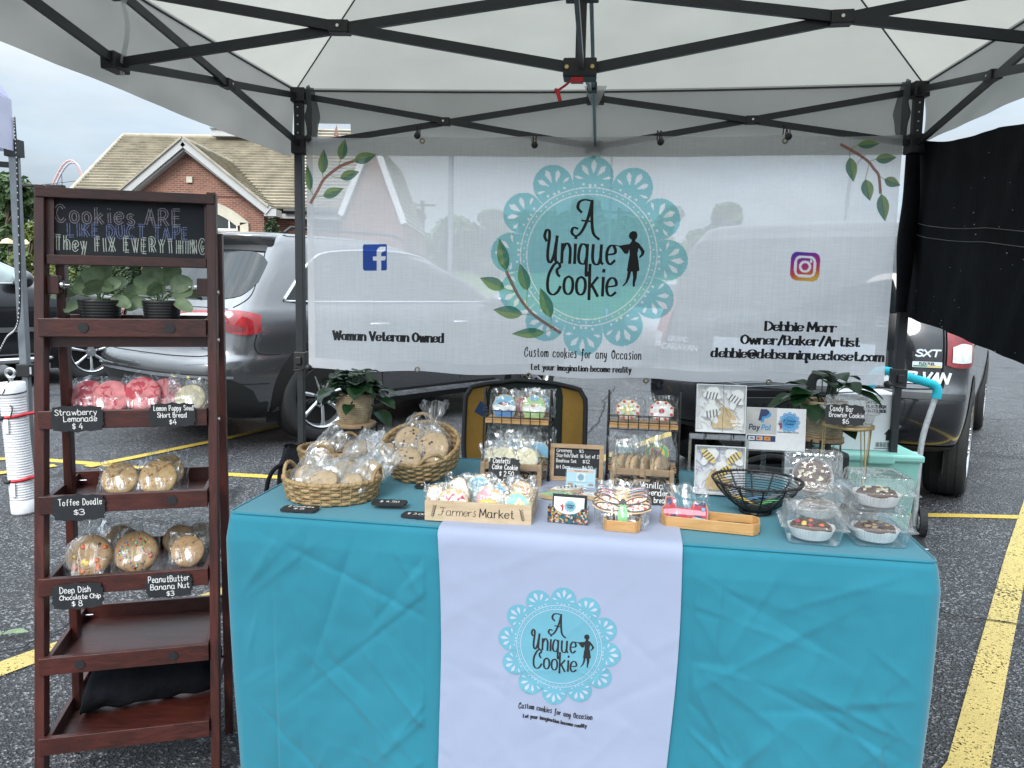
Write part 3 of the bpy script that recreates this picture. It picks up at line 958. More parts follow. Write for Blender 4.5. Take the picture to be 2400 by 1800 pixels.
def hedge(name, c, dims, m, label, n, size, seed, rnd_=False, group=None):
 rs = random.Random(seed)
 mb = MB()
 for _ in range(n):
  if rnd_:
   d = V((rs.gauss(0, 1), rs.gauss(0, 1), rs.gauss(0, 1))).normalized()
   d.z = abs(d.z)
   q = V((d.x * dims[0] / 2, d.y * dims[1] / 2, d.z * dims[2])) * rs.uniform(.85, 1.03)
  else:
   q = V((rs.uniform(-.5, .5) * dims[0], rs.uniform(-.5, .5) * dims[1], rs.uniform(0, 1) * dims[2]))
   f = rs.randrange(4)
   if f == 0:
    q.z = dims[2] * rs.uniform(.95, 1.02)
   elif f < 3:
    q.y = -dims[1] / 2 * rs.uniform(.9, 1.05)
   else:
    q.x = dims[0] / 2 * rs.choice((-1, 1))
   d = V((0, -1, .5)) if f else V((0, 0, 1))
  nrm = (d + V((rs.uniform(-1, 1), rs.uniform(-1, 1), rs.uniform(-.5, 1)))).normalized()
  a = nrm.orthogonal().normalized()
  b = nrm.cross(a)
  s_ = size * rs.uniform(.6, 1.3)
  mb.add([q - a * s_, q - b * s_ * .6, q + a * s_, q + b * s_ * .6], [(0, 1, 2, 3)])
 if rnd_:
  mb.ball((0, 0, 0), .9, (dims[0] / 2, dims[1] / 2, dims[2]), 12, 8)
 else:
  mb.box((0, 0, dims[2] * .48), (dims[0] * .93, dims[1] * .9, dims[2] * .95))
 return single(name, mb, m, label, name.split('_')[-1], group, loc=c)

p = PZ(262, 752, 0)
hedge('clipped_hedge', PY(262, 700, 27) * V((1, 1, 0)) if False else V((PY(262, 650, 27).x, 27, 0)), (1.7, .9, 2.0), LEAF_H, 'dark clipped square hedge under the chalkboard, left of the car window', 4200, .07, 21)
hedge('clipped_hedge', V((PY(165, 650, 27.5).x, 27.5, 0)), (1.6, .8, 1.35), LEAF_M, 'low bright green hedge beside the dark square hedge', 3600, .07, 22)
hedge('round_shrub', V((PY(637, 560, 29).x, 29, 0)), (1.25, 1.2, 3.7), LEAF_H, 'round dark shrub before the brick wall by the black tent leg', 3200, .07, 23, True)
hedge('loose_shrub', V((PY(120, 610, 30).x, 30, 0)), (2.4, 1.4, 2.2), LEAF_Y, 'loose yellow green shrub under the chalkboard left edge', 3800, .08, 24, True, 'yellow green shrubs')
hedge('loose_shrub', V((PY(10, 610, 31).x, 31, 0)), (2.6, 1.4, 1.8), LEAF_Y, 'loose yellow green shrub below the tan patio umbrellas', 3600, .08, 25, True, 'yellow green shrubs')

# ------------------------------------------------------------------ brick building with a tiled roof
def clip(poly, f0, f1):
 """keep the part of a planar polygon with f0 <= f < f1 (f = linear function given as callable)"""
 for sgn, lim in ((1, f0), (-1, f1)):
  out = []
  for i in range(len(poly)):
   a, b = poly[i], poly[(i + 1) % len(poly)]
   fa, fb = sgn * (fun(a) - lim), sgn * (fun(b) - lim)
   if fa >= 0:
    out.append(a)
   if (fa >= 0) != (fb >= 0):
    t = fa / (fa - fb)
    out.append(a + (b - a) * t)
  poly = out
  if len(poly) < 3:
   return []
 return poly

fun = lambda p: p.z

def courses(mb, poly, rows, lift):
 """overlapping rows of shakes on a sloping face"""
 z0, z1 = min(p.z for p in poly), max(p.z for p in poly)
 nrm = (poly[1] - poly[0]).cross(poly[2] - poly[0]).normalized()
 if nrm.z < 0:
  nrm = -nrm
 dz = (z1 - z0) / rows
 for i in range(rows):
  lo, hi = z0 + i * dz, z0 + (i + 1) * dz
  q = clip(poly, lo - (dz * .15 if i else 0), hi)
  if len(q) < 3:
   continue
  up = [p + nrm * (lift * (1 - (p.z - lo) / (hi - lo))) for p in q]
  mb.poly3(up)
  base = [k for k in range(len(q)) if q[k].z < lo + dz * .02 - (dz * .15 if i else 0) + 1e-3]
  if len(base) >= 2:
   a, b = q[base[0]], q[base[-1]]
   mb.quad(a, b, up[base[-1]], up[base[0]])

def X(px, y):
 return PY(px, 600, y).x + .019 * 0

EZ, RZ = 4.5, 8.62
bx0 = PY(430, 600, 34)
bld = thing('brick_building', 'red brick building with tan shake roof and white trimmed gable behind the chalkboard', 'building', (bx0.x, 34, 0))
rf = MB()
xl_e, xl_r = PY(140, 500, 33).x, PY(290, 339, 40).x
xr = PY(840, 400, 36).x
face = [V((xl_e, 33, EZ)), V((xr, 33, EZ)), V((xr, 40, RZ)), V((xl_r, 40, RZ))]
courses(rf, face, 26, .11)
rf.poly3([V((xl_e, 33, EZ)), V((xl_r, 40, RZ)), V((xl_e, 47, EZ))])
rf.quad(V((xl_r, 40, RZ)), V((xr, 40, RZ)), V((xr, 47, EZ)), V((xl_e, 47, EZ)))
# cross gable roof
ap = PY(432, 331, 32)
fl, fr = V((PY(250, 492, 32).x, 32, EZ - .1)), V((PY(632, 490, 32).x, 32, EZ - .1))
yb = 33 + (ap.z - EZ) / (RZ - EZ) * 7
apb = V((ap.x, yb, ap.z))
courses(rf, [fr, V((fr.x, 33, EZ - .1)), apb, ap], 17, .07)
courses(rf, [fl, ap, apb, V((fl.x, 33, EZ - .1))], 17, .07)
rf.tube([V((xl_r, 40, RZ + .03)), V((xr, 40, RZ + .03))], .13, 6)
rf.tube([V((xl_e, 33, EZ + .08)), V((xl_r, 40, RZ + .03))], .11, 6)
rf.tube([ap + V((0, 0, .06)), apb], .11, 6)
roof = part('roof', rf, SHAKE, bld, world_=True)
sk = MB()
a, b = PY(504, 338, 39.6), PY(612, 338, 39.6)
sk.box(((a.x + b.x) / 2, 39.6, RZ + .12), (b.x - a.x, .9, .34), mi=0)
sk.box(((a.x + b.x) / 2, 39.55, RZ + .31), (b.x - a.x + .1, 1.0, .06), mi=1)
part('skylight', sk, [TRIM, GREYM], roof, world_=True)
wl = MB()
ga = ap + V((0, .35, -.25))
wl.poly3([V((fl.x + .35, 32.35, EZ - .1)), V((fl.x + .35, 32.35, 0)), V((fr.x - .35, 32.35, 0)), V((fr.x - .35, 32.35, EZ - .1)), ga])
wl.quad(V((fr.x - .35, 32.35, 0)), V((fr.x - .35, 33.7, 0)), V((fr.x - .35, 33.7, EZ)), V((fr.x - .35, 32.35, EZ - .1)))
wl.quad(V((fr.x - .35, 33.7, 0)), V((xr, 33.7, 0)), V((xr, 33.7, EZ)), V((fr.x - .35, 33.7, EZ)))
wl.quad(V((xl_e + .4, 33.7, 0)), V((fl.x + .35, 33.7, 0)), V((fl.x + .35, 33.7, EZ)), V((xl_e + .4, 33.7, EZ)))
wl.quad(V((fl.x + .35, 33.7, 0)), V((fl.x + .35, 32.35, 0)), V((fl.x + .35, 32.35, EZ - .1)), V((fl.x + .35, 33.7, EZ)))
wl.quad(V((xl_e + .4, 46, 0)), V((xl_e + .4, 33.7, 0)), V((xl_e + .4, 33.7, EZ)), V((xl_e + .4, 46, EZ)))
# soldier course
zs = PY(432, 456, 32.3).z
wl.box(((fl.x + fr.x) / 2, 32.33, zs), (fr.x - fl.x - 1.9, .05, .1))
part('wall', wl, BRICK, bld, world_=True)
fa = MB()
for f_ in (fl, fr):
 fa.beam(f_ + V((0, -.12, -.12)), ap + V((0, -.12, -.05)), .12, .34, up=(0, 1, 0) if False else (0, 0, 1), mi=0)
 fa.beam(f_ + V((0, .14, -.34)), ap + V((0, .14, -.34)), .4, .06, mi=0)
 fa.beam(f_ + V((.0, -.2, .06)), ap + V((0, -.2, .14)), .1, .08, mi=1)
fa.box((fr.x + .05, 32.25, EZ - .28), (.5, .75, .28))
part('fascia', fa, [TRIM, SHAKE], bld, world_=True)
gu = MB()
gu.tube([V((fr.x + .3, 32.95, EZ - .1)), V((xr, 32.95, EZ - .1))], .09, 8)
gu.box(((fr.x + xr) / 2, 33.15, EZ - .3), (xr - fr.x - .2, .12, .2), mi=1)
part('gutter', gu, [BLACKP, TRIM], bld, world_=True)
vt = MB()
c_ = PY(444, 421, 32.3)
vt.box(c_, (.24, .06, .24))
part('gable_vent', vt, STONE, bld, world_=True)

def arc(cx_, cy_, r, a0, a1, n, y):
 return [PY(cx_ + r * math.sin(R(a0 + (a1 - a0) * i / n)), cy_ - r * math.cos(R(a0 + (a1 - a0) * i / n)), y) for i in range(n + 1)]

aw = MB()
o_, i_ = arc(428, 681, 221, -44, 44, 20, 32.2), arc(428, 681, 197, -40, 40, 20, 32.2)
for k in range(20):
 aw.quad(i_[k], i_[k + 1], o_[k + 1], o_[k])
 aw.quad(o_[k], o_[k + 1], o_[k + 1] + V((0, .2, 0)), o_[k] + V((0, .2, 0)))
 aw.quad(i_[k + 1], i_[k], i_[k] + V((0, .2, 0)), i_[k + 1] + V((0, .2, 0)))
zsill = PY(540, 541, 32.2).z
for q, xx in ((o_[-1], 1), (o_[0], -1)):
 aw.box((q.x - xx * .17, 32.27, zsill + (q.z - zsill) / 2 - .45), (.34, .14, q.z - zsill + .9))
aw.box(((o_[0].x + o_[-1].x) / 2, 32.2, zsill - .1), (o_[-1].x - o_[0].x + .6, .3, .14))
aw.box(((o_[0].x + o_[-1].x) / 2, 32.27, zsill - .75), (o_[-1].x - o_[0].x + .4, .1, 1.1))
win = part('window', aw, STONE, bld, world_=True)
gl_ = MB()
gl_.poly3([V((p_.x, 32.31, p_.z)) for p_ in i_] + [V((i_[-1].x, 32.31, zsill)), V((i_[0].x, 32.31, zsill))])
part('pane', gl_, GLASSD, win, world_=True)
mu = MB()
for px in (430, 465, 500, 537, 555, 340, 375):
 x_ = PY(px, 520, 32.25).x
 zt = [p_.z for p_ in i_ if abs(p_.x - x_) < .4]
 mu.box((x_, 32.27, (zsill + (max(zt) if zt else zsill + .8)) / 2), (.05, .06, (max(zt) if zt else zsill + .8) - zsill))
mu.box(((i_[0].x + i_[-1].x) / 2, 32.26, zsill + .05), (i_[-1].x - i_[0].x, .07, .08))
part('mullion', mu, WHITE, win, world_=True)

# steep gabled wing that shows through the banner
w2 = PY(874, 600, 30)
wing = thing('brick_wing', 'steep brick gable with pale trim seen through the banner left half', 'building', (w2.x, 30, 0))
A2, Lf, Rt = PY(874, 326, 30), PY(800, 505, 30), PY(948, 525, 30)
wb2 = MB()
wb2.poly3([Lf, V((Lf.x, 30, 0)), V((Rt.x, 30, 0)), Rt, A2])
wb2.quad(V((Rt.x, 30, 0)), V((Rt.x, 37, 0)), V((Rt.x, 37, Rt.z)), Rt)
part('wall', wb2, BRICK, wing, world_=True)
wf = MB()
for q in (Lf, Rt):
 wf.beam(q + V((0, -.1, 0)), A2 + V((0, -.1, .1)), .2, .22)
part('fascia', wf, WHITE, wing, world_=True)
wr = MB()
courses(wr, [Rt, V((Rt.x, 37, Rt.z)), V((A2.x, 37, A2.z)), A2], 14, .06)
courses(wr, [Lf, A2, V((A2.x, 37, A2.z)), V((Lf.x, 37, Lf.z))], 14, .06)
courses(wr, [PY(860, 500, 33), PY(690, 500, 33), PY(700, 303, 38), PY(850, 303, 38)], 26, .09)
part('roof', wr, SHAKE, wing, world_=True)
mb = MB()
mb.add([PY(776, 340, 32.5), PY(798, 340, 32.5), PY(789, 291, 32.5), PY(776, 340, 34), PY(798, 340, 34), PY(789, 291, 34)], [(0, 1, 2), (1, 4, 5, 2), (3, 0, 2, 5), (4, 3, 5)])
part('dormer', mb, BRICK, wing, world_=True)

# ------------------------------------------------------------------ far things: coaster, lamps, poles, umbrellas
co = thing('roller_coaster', 'far red and grey roller coaster hill rising above the trees left of the roof', 'roller coaster', (PY(160, 500, 170).x, 170, 0))
rail, lat = MB(), MB()
ctr = [(112, 470), (122, 436), (136, 405), (150, 384), (164, 376), (178, 383), (188, 404), (194, 430), (199, 470)]
ctr = smooth_pts(ctr, 4)
rl = []
for dy, off_ in ((0, 0), (0, 5.5), (5, 2.8)):
 rl.append([PY(x + off_, y + off_ * .9, 170 + dy) for x, y in ctr])
for q in range(3):
 rail.tube(rl[q], .2 if q < 2 else .26, 6, mi=0 if q != 1 else 1)
for k in range(len(ctr) - 1):
 for a, b in ((0, 1), (1, 2), (0, 2)):
  lat.tube([rl[a][k], rl[b][k + 1]], .1, 4, cap=False)
 lat.tube([rl[0][k], rl[1][k]], .1, 4, cap=False)
for k in (3, 6, 9, len(ctr) - 6):
 lat.tube([rl[2][k], V((rl[2][k].x + 1.5, 174, 0))], .22, 5, cap=False)
part('track', rail, [mat('coaster_red_hazed', (.55, .33, .30), .6), mat('coaster_grey_hazed', (.42, .42, .46), .6)], co, world_=True)  # track colours are paled, distance haze is mixed into them
part('lattice', lat, MATS['coaster_grey_hazed'], co, world_=True)

def lamp_post(px, y, ztop, label, arms, r=.07):
 b = V((PY(px, 560, y).x, y, 0))
 t = thing('lamp_post', label, 'lamp post', b, group='car park light poles')
 mb = MB()
 mb.tube([(0, 0, 0), (0, 0, ztop)], [r, r * .7], 10)
 mb.lathe([(r * 2.2, 0), (r * 2.2, .5), (r, .55)], 12)
 part('pole', mb, GREYM, t)
 for s_ in arms:
  hb = MB()
  hb.beam((0, 0, ztop - .05), (s_ * .35, 0, ztop), .05, .05)
  hb.box((s_ * .75, 0, ztop + .03), (.85, .4, .12))
  part('lamp_head', hb, BLACKP, t, bevel=.02)
 return t

lamp_post(102, 40, PY(102, 437, 40).z, 'dark flat headed twin lamp post above the chalkboard corner', (-1, 1))
lamp_post(1056, 24, PY(1060, 300, 24).z, 'tall straight light pole seen through the banner left of the emblem', (-1, 1), .1)
lamp_post(1428, 34, PY(1430, 330, 34).z, 'thin light pole seen through the right side of the emblem', (-1, 1), .06)
b = V((PY(1984, 500, 30).x, 30, 0))
t = thing('street_light', 'curved arm street light seen through the banner above the van', 'street light', b)
mb = MB()
zt = PY(1984, 420, 30).z
ar = [(0, 0, 0), (0, 0, zt - 1), (.05, 0, zt), (.3, 0, zt + .7), (.9, 0, zt + 1.2), (1.7, 0, zt + 1.4)]
mb.tube(ar[:2] + smooth_pts(ar[1:], 4), .07, 8)
part('pole', mb, GREYM, t)
mb = MB()
mb.ball((2.0, 0, zt + 1.38), .35, (1.2, .5, .3))
part('lamp_head', mb, GREYM, t)
b = V((PY(990, 560, 44).x, 44, 1))
up_ = thing('utility_pole', 'wooden utility pole with crossarm seen through the banner beside the light pole', 'utility pole', b)
mb = MB()
zt = PY(990, 470, 44).z - 1
mb.tube([(0, 0, 0), (0, 0, zt)], [.16, .11], 8)
part('pole', mb, BARK, up_)
mb = MB()
mb.box((0, 0, zt - .25), (1.5, .12, .12))
part('crossarm', mb, BARK, up_)
b = V((PY(1450, 560, 46).x, 46, 1))
c2_ = dup(up_, loc=b, label='utility pole with crossarm seen through the emblem above the woman figure')
for o in (up_, c2_):
 o['group'] = 'wooden utility poles'
mb = MB()
a, b = PY(-200, 447, 60), PY(420, 385, 60)
mb.tube([a.lerp(b, i / 12) - V((0, 0, .5 * math.sin(math.pi * i / 12))) for i in range(13)], .022, 4)
single('power_line', mb, BLACKP, 'thin black power line crossing the sky below the coaster top', 'cable')
TAN = mat('tan_canvas', (.55, .45, .30), .8)
for k, (px, lab) in enumerate(((17, 'tan patio umbrella left of the grey tent pole'), (36, 'tan patio umbrella touching the grey tent pole'))):
 q = PY(px, 560, 42)
 t = thing('patio_umbrella', lab, 'umbrella', (q.x, 42 + k, 0), group='patio umbrellas')
 mb = MB()
 mb.lathe([(.36 + .06 * k, q.z - .25), (.25, q.z - .06), (.02, q.z + .05)], 8, smooth=False)
 part('canopy', mb, TAN, t, solid=.01)
 mb = MB()
 mb.tube([(0, 0, 0), (0, 0, q.z)], .03, 6)
 part('pole', mb, BARK, t)

# ------------------------------------------------------------------ our canopy tent
BL, BR = V((-1.11, 4.05, 0)), V((1.87, 3.722, 0))
TU = (BR - BL)
TD = V((-.13, -.99, 0)).normalized() * 2.95

def TT(u, v, z):
 p = BL + TU * u + TD * v
 return V((p.x, p.y, z))

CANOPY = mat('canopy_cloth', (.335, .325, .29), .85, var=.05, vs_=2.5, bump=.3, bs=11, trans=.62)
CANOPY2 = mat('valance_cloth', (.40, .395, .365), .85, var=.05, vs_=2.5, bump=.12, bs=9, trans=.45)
POCKET = sheer('pocket_cloth', (.10, .105, .11), .8, translucent=.3)
STRAP = sheer('strap_cloth', (.62, .65, .64), .75)
SEAM = mat('seam', (.05, .055, .055), .7)
FRAME = mat('frame_black', (.022, .025, .028), .42, var=.15, spec=.4)
tent = thing('canopy_tent', 'white pop-up canopy with black scissor frame over the cookie stall', 'canopy tent', TT(.5, .5, 0))
PEAK = 3.13
EAV = 2.275

def panel(a, b, c, sag, seed):
 """triangular roof panel a-b (eave) to c (peak) with slight wrinkles"""
 mb = MB()

 def fn(s, t):
  p = a.lerp(b, s).lerp(c, t)
  e = math.sin(math.pi * s) * (1 - t)
  p = p - V((0, 0, sag * e * (1 - t)))
  w = NZ.noise(V((s * 7 + seed, t * 16, seed))) * .015 + abs(NZ.noise(V((s * 3 + t * 2 + seed, t * 5, 8)))) * .02 + NZ.noise(V((s * 22 + seed, t * 30, 3.1))) * .004
  return p + V((0, 0, w * min(1, t * 6) * min(1, 6 * s) * min(1, 6 * (1 - s))))
 mb.sheet(fn, 44, 30)
 return mb

ov = .03
cBL, cBR, cFL, cFR = TT(-.01, -.01, EAV), TT(1.01, -.01, EAV), TT(-.01, 1.01, EAV), TT(1.01, 1.01, EAV)
PK = TT(.5, .5, PEAK)
cloth = None
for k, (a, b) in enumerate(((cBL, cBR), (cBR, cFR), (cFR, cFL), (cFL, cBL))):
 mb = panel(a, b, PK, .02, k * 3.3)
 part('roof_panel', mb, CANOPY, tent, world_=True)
sm = MB()
for q in (cBL, cBR, cFL, cFR):
 sm.tube([q - V((0, 0, .012)), PK - V((0, 0, .012))], .0035, 5)
for a, b in ((cBL, cBR), (cBL, cFL), (cBR, cFR), (cFL, cFR)):
 sm.tube([a.lerp(b, i / 20) + V((0, 0, -.012 - .02 * math.sin(math.pi * i / 20))) for i in range(21)], .0045, 5)
part('seam', sm, SEAM, tent, world_=True)

def onback(px, py, off=0.0):
 """pixel -> point on the vertical plane of the tent's back, moved off metres towards the camera"""
 n = TD.normalized()
 o = BL + n * off
 d = ray(px, py)
 return CAM + d * ((o - CAM).dot(n) / d.dot(n))

UB = TU.normalized()
NB = TD.normalized()

def backuv(px, py):
 p = onback(px, py, -.03)
 return (p - BL).dot(TU) / TU.length_squared, p.z

def valance(a, b, z0, z1, seed, holes=None, flare=.03):
 n = (b - a).normalized().cross(V((0, 0, 1)))
 mid = (a + b) / 2
 if n.dot(mid - TT(.5, .5, 0)) < 0:
  n = -n
 n.z = 0

 def fn(s, z):
  t = (z0 - z) / (z0 - z1)
  p = a.lerp(b, s)
  w = NZ.noise(V((s * 6 + seed, t * 1.5, seed))) * .022 + NZ.noise(V((s * 17 + seed, t * 3 + s * 5, 2))) * .007
  p = p + n * (flare * t + w * t)
  return V((p.x, p.y, z - .02 * math.sin(math.pi * s) * (1 - t) - .012 * math.sin(math.pi * s) * t))
 mb = MB()
 if holes:
  u0, u1, h0, h1 = holes
  for s0, s1, q0, q1, nu, nv in ((0, u0, z0, z1, 10, 14), (u1, 1, z0, z1, 80, 14), (u0, u1, z0, h0, 6, 6), (u0, u1, h1, z1, 6, 4)):
   mb.sheet(lambda i, j: fn(s0 + (s1 - s0) * i, q0 + (q1 - q0) * j), nu, nv)
  wn_ = MB()
  wn_.sheet(lambda i, j: fn(u0 + (u1 - u0) * i, h0 + (h1 - h0) * j) - n * .003, 6, 6)
  return mb, wn_
 mb.sheet(lambda i, j: fn(i, z0 + (z1 - z0) * j), 90, 14)
 return mb, None

u0, zt_ = backuv(753, 287)
u1, zb_ = backuv(829, 320)
vb, vw = valance(TT(-.01, -.01, 0), TT(1.01, -.01, 0), EAV, 1.95, 1.0, (u0, u1, zt_, zb_))
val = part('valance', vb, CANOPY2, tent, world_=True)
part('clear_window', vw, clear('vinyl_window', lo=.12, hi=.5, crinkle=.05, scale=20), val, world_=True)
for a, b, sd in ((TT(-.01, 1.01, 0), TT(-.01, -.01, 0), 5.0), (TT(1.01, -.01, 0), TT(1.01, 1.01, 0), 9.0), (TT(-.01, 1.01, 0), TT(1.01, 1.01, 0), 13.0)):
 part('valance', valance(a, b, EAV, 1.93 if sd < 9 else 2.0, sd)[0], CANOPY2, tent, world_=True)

# legs
legspec = {(0, 0): -.015, (1, 0): .015, (0, 1): -.03, (1, 1): .03}
for (u, v), lean in legspec.items():
 b0, t0 = TT(u, v, 0) + UB * lean, TT(u, v, 2.26)
 mb = MB()
 mb.beam(b0.lerp(t0, .38), t0, .042, .042, up=NB)
 mb.beam(b0, b0.lerp(t0, .42), .034, .034, up=NB)
 mb.box(b0 + V((0, 0, .004)), (.11, .11, .008))
 lg = part('leg', mb, FRAME, tent, world_=True, bevel=.003)
 mb = MB()
 q = b0.lerp(t0, .39)
 mb.box(q, (.062, .062, .09))
 mb.box(q + NB * .035 - V((0, 0, .0)), (.03, .02, .04))
 part('height_lock', mb, BLACKP, lg, world_=True, bevel=.004)
 for i in range(4):
  mb = MB()
  q = t0 + NB * .0215 + V((0, 0, -.09 - i * .042))
  mb.tube([q, q + NB * .002], .004, 8)
  part('rivet', mb, STEEL, lg, world_=True)
 for q, d_ in ((TT(u, v, 1.985), .09), (TT(u, v, 2.23), .07)):
  sk_ = MB()
  sk_.box(q, (.073, .073, d_))
  part('joint', sk_, BLACKP, lg, world_=True, bevel=.005)
 s_ = 1 if u == 0 else -1
 e_ = 1 if v == 0 else -1
 mb = MB()
 base = TT(u, v, 0) + UB * s_ * .045 + NB * e_ * .02

 def pk(i, j, base=base, s_=s_, e_=e_):
  a = (i - .5) * 2
  x = UB * s_ * (.05 * abs(a) + .012 * NZ.noise(V((i * 4, j * 5, 1)))) + NB * e_ * (.045 * a + .02 * NZ.noise(V((i * 3, j * 4, 7))))
  return base + x * (.6 + .4 * math.sin(math.pi * j)) + V((0, 0, 2.27 - .29 * j))
 mb.sheet(pk, 10, 12)
 part('corner_pocket', mb, POCKET, tent, world_=True)

# trusses
ZU, ZL, ZMU, ZML = 2.23, 1.985, 2.205, 1.975
CU, CL = TT(.5, .5, 2.165), TT(.5, .5, 1.935)

def scissor(a_up, a_lo, b_up, b_lo, w=.014, h=.029, m=FRAME, side=None):
 d = (b_up - a_up)
 nrm = V((d.y, -d.x, 0)).normalized() * (w * .55)
 for a_, b_ in ((a_up + nrm, b_lo + nrm), (a_lo - nrm, b_up - nrm)):
  bars = MB()
  bars.beam(a_, b_, w, h)
  part('truss_bar', bars, m, tent, world_=True)
 x = (a_up + b_lo + a_lo + b_up) / 4
 mb = MB()
 mb.beam(x - d.normalized() * .032, x + d.normalized() * .032, w * 3.2, h * 1.25)
 part('bracket', mb, BLACKP, tent, world_=True, bevel=.003)
 n2_ = nrm.normalized()
 for sg in (-1, 1):
  mb = MB()
  mb.tube([x + n2_ * sg * w * 1.6, x + n2_ * sg * (w * 1.6 + .003)], .005, 10)
  part('bolt', mb, STEEL, tent, world_=True)

e = .02
for (ua, va), (ub, vb_), (uc, vc) in (((0, 0), (.5, 0), (1, 0)), ((0, 0), (0, .5), (0, 1)), ((1, 0), (1, .5), (1, 1)), ((0, 1), (.5, 1), (1, 1))):
 for (p_, q_) in ((ua, va), (uc, vc)):
  scissor(TT(p_, q_, ZU), TT(p_, q_, ZL), TT(ub, vb_, ZMU), TT(ub, vb_, ZML))
 for z in (ZMU, ZML):
  mb = MB()
  mb.box(TT(ub, vb_, z), (.085, .05, .055), M.Rotation(R(-6.3) if vb_ in (0, 1) else R(83.7), 3, 'Z'))
  part('joint', mb, BLACKP, tent, world_=True, bevel=.004)
for u, v in ((0, .5), (1, .5)):
 scissor(TT(u, v, ZMU), TT(u, v, ZML), CU, CL, h=.0305)
scissor(TT(.5, 0, ZMU), TT(.5, 0, ZML), CU + V((.02, 0, 0)), CL + V((.02, 0, 0)), w=.012, h=.026, m=GREYM)
scissor(TT(.5, 1, ZMU), TT(.5, 1, ZML), CU, CL, w=.012, h=.026, m=GREYM)
mb = MB()
for q in (CU, CL):
 mb.box(q, (.10, .07, .055), M.Rotation(R(-6.3), 3, 'Z'))
mb.beam(CL, TT(.5, .5, PEAK - .03), .03, .03, up=NB)
mb.ball(TT(.5, .5, PEAK - .04), .05, (1, 1, .4))
hub = part('hub', mb, BLACKP, tent, world_=True, bevel=.004)
mb = MB()
for q in (CU, CL):
 for s_ in (-1, 1):
  p_ = q + NB * .036 + UB * .038 * s_
  mb.tube([p_, p_ + NB * .003], .006, 10)
part('bolt', mb, mat('brass', (.6, .45, .2), .3, metal=.9), hub, world_=True)
mb = MB()
q = CL - V((0, 0, .035)) + NB * .02
pts = [q + UB * .005, q - UB * .022, q - UB * .042 - V((0, 0, .014)), q - UB * .066 - V((0, 0, .030))]
mb.beam(q + UB * .012, q - UB * .026, .024, .016)
mb.tube(smooth_pts([tuple(p_) for p_ in pts], 5), .004, 8)
mb.tube([pts[-1] - UB * .008 + V((0, 0, .003)), pts[-1] + UB * .006], .006, 8)
mb.beam(pts[-1], pts[-1] + UB * .010 - V((0, 0, .03)), .011, .012)
part('release_pull', mb, mat('red_plastic', (.55, .012, .02), .4), hub, world_=True, bevel=.002)

# hanging straps at the side and the back middle
for (u, v), w_, dz in (((0, .5), .02, .22), ((.5, 0), .02, .24)):
 mb = MB()
 nn = UB if u == 0 else NB
 al = NB if u == 0 else UB
 b0 = TT(u, v, EAV - .02) + nn * .035
 mb.sheet(lambda i, j: b0 + al * ((i - .5) * (.11 - .085 * j)) + nn * (.01 * NZ.noise(V((i * 5, j * 4, 2)))) - V((0, 0, .1 * j)), 6, 6)
 mb.sheet(lambda i, j: b0 + al * ((i - .5) * .025) + nn * (.012 * math.sin(j * 5)) - V((0, 0, .1 + (dz - .0) * j)), 2, 10)
 part('tie_strap', mb, STRAP, tent, world_=True)

# ------------------------------------------------------------------ banner and its ties
OFFB = .045
ban0 = onback(717, 320, OFFB)
BFR = frame(ban0, UB, V((0, 0, 1)))
BINV = BFR.inverted()

def bp_(px, py):
 q = BINV @ onback(px, py, OFFB)
 return q.x, q.y

BW = bp_(2128, 320)[0]
BH = -(bp_(720, 862)[1] + bp_(2090, 906)[1]) / 2

def bwave(x, y):
 t = min(1, max(0, -y / BH))
 return .008 * NZ.noise(V((x * 3.1, y * .8, 4))) + .004 * NZ.noise(V((x * 9, y * 1.3 + x, 8))) + .012 * t * NZ.noise(V((x * 1.4, 3, 1)))

BANNER = sheer('banner_cloth', (1, 1, 1), .74, weave=.05, translucent=.85, attr='print')
ban = thing('banner', 'sheer white printed banner with a teal emblem hung at the back of the stall', 'banner', ban0)
mb = MB()

def bs_(i, j):
 x = BW * i
 y = -BH * j
 sag = -.012 * math.sin(math.pi * i * 5) ** 2 * j - .008 * abs(math.sin(math.pi * i * 5)) * (1 - j)
 return BFR @ V((x, y + sag, bwave(x, y)))

PXM = 3.9 / 1800
NU_, NV_ = 860, 344
gx_, gy_ = np.meshgrid(np.linspace(0, BW, NU_ + 1), -np.linspace(0, BH, NV_ + 1), indexing='ij')
gcol = np.ones((NU_ + 1, NV_ + 1, 4), np.float32)
gcol[..., :3] = (.97, .975, .99)

class Dye:
 """prints shapes into the cloth's own colour"""
 def __init__(s, cols):
  s.cols = cols
  s.T = M()

 def ext(s, poly, t, mtx=None, mi=0, mi_side=None, z0=0.0):
  px, py = np.array([p[0] for p in poly]), np.array([p[1] for p in poly])
  i0, i1 = int(px.min() / BW * NU_), int(px.max() / BW * NU_) + 2
  j0, j1 = int(-py.max() / BH * NV_), int(-py.min() / BH * NV_) + 2
  i0, j0 = max(i0, 0), max(j0, 0)
  X_, Y_ = gx_[i0:i1, j0:j1], gy_[i0:i1, j0:j1]
  ins = np.zeros(X_.shape, bool)
  for k in range(len(px)):
   x1, y1, x2, y2 = px[k], py[k], px[k - 1], py[k - 1]
   if y1 == y2:
    continue
   ins ^= ((y1 > Y_) != (y2 > Y_)) & (X_ < (x2 - x1) * (Y_ - y1) / (y2 - y1) + x1)
  c = s.cols[mi]
  if callable(c):
   c = c(X_[ins], Y_[ins])
  gcol[i0:i1, j0:j1, :3][ins] = c

 def add(s, vs_, fs, mi=0, smooth=False):
  for f in fs:
   s.ext([(vs_[k][0], vs_[k][1]) for k in f], 0, None, mi)

def dye(cols):
 k = Ink(M(), 0)
 k.mb = Dye(cols)
 return k

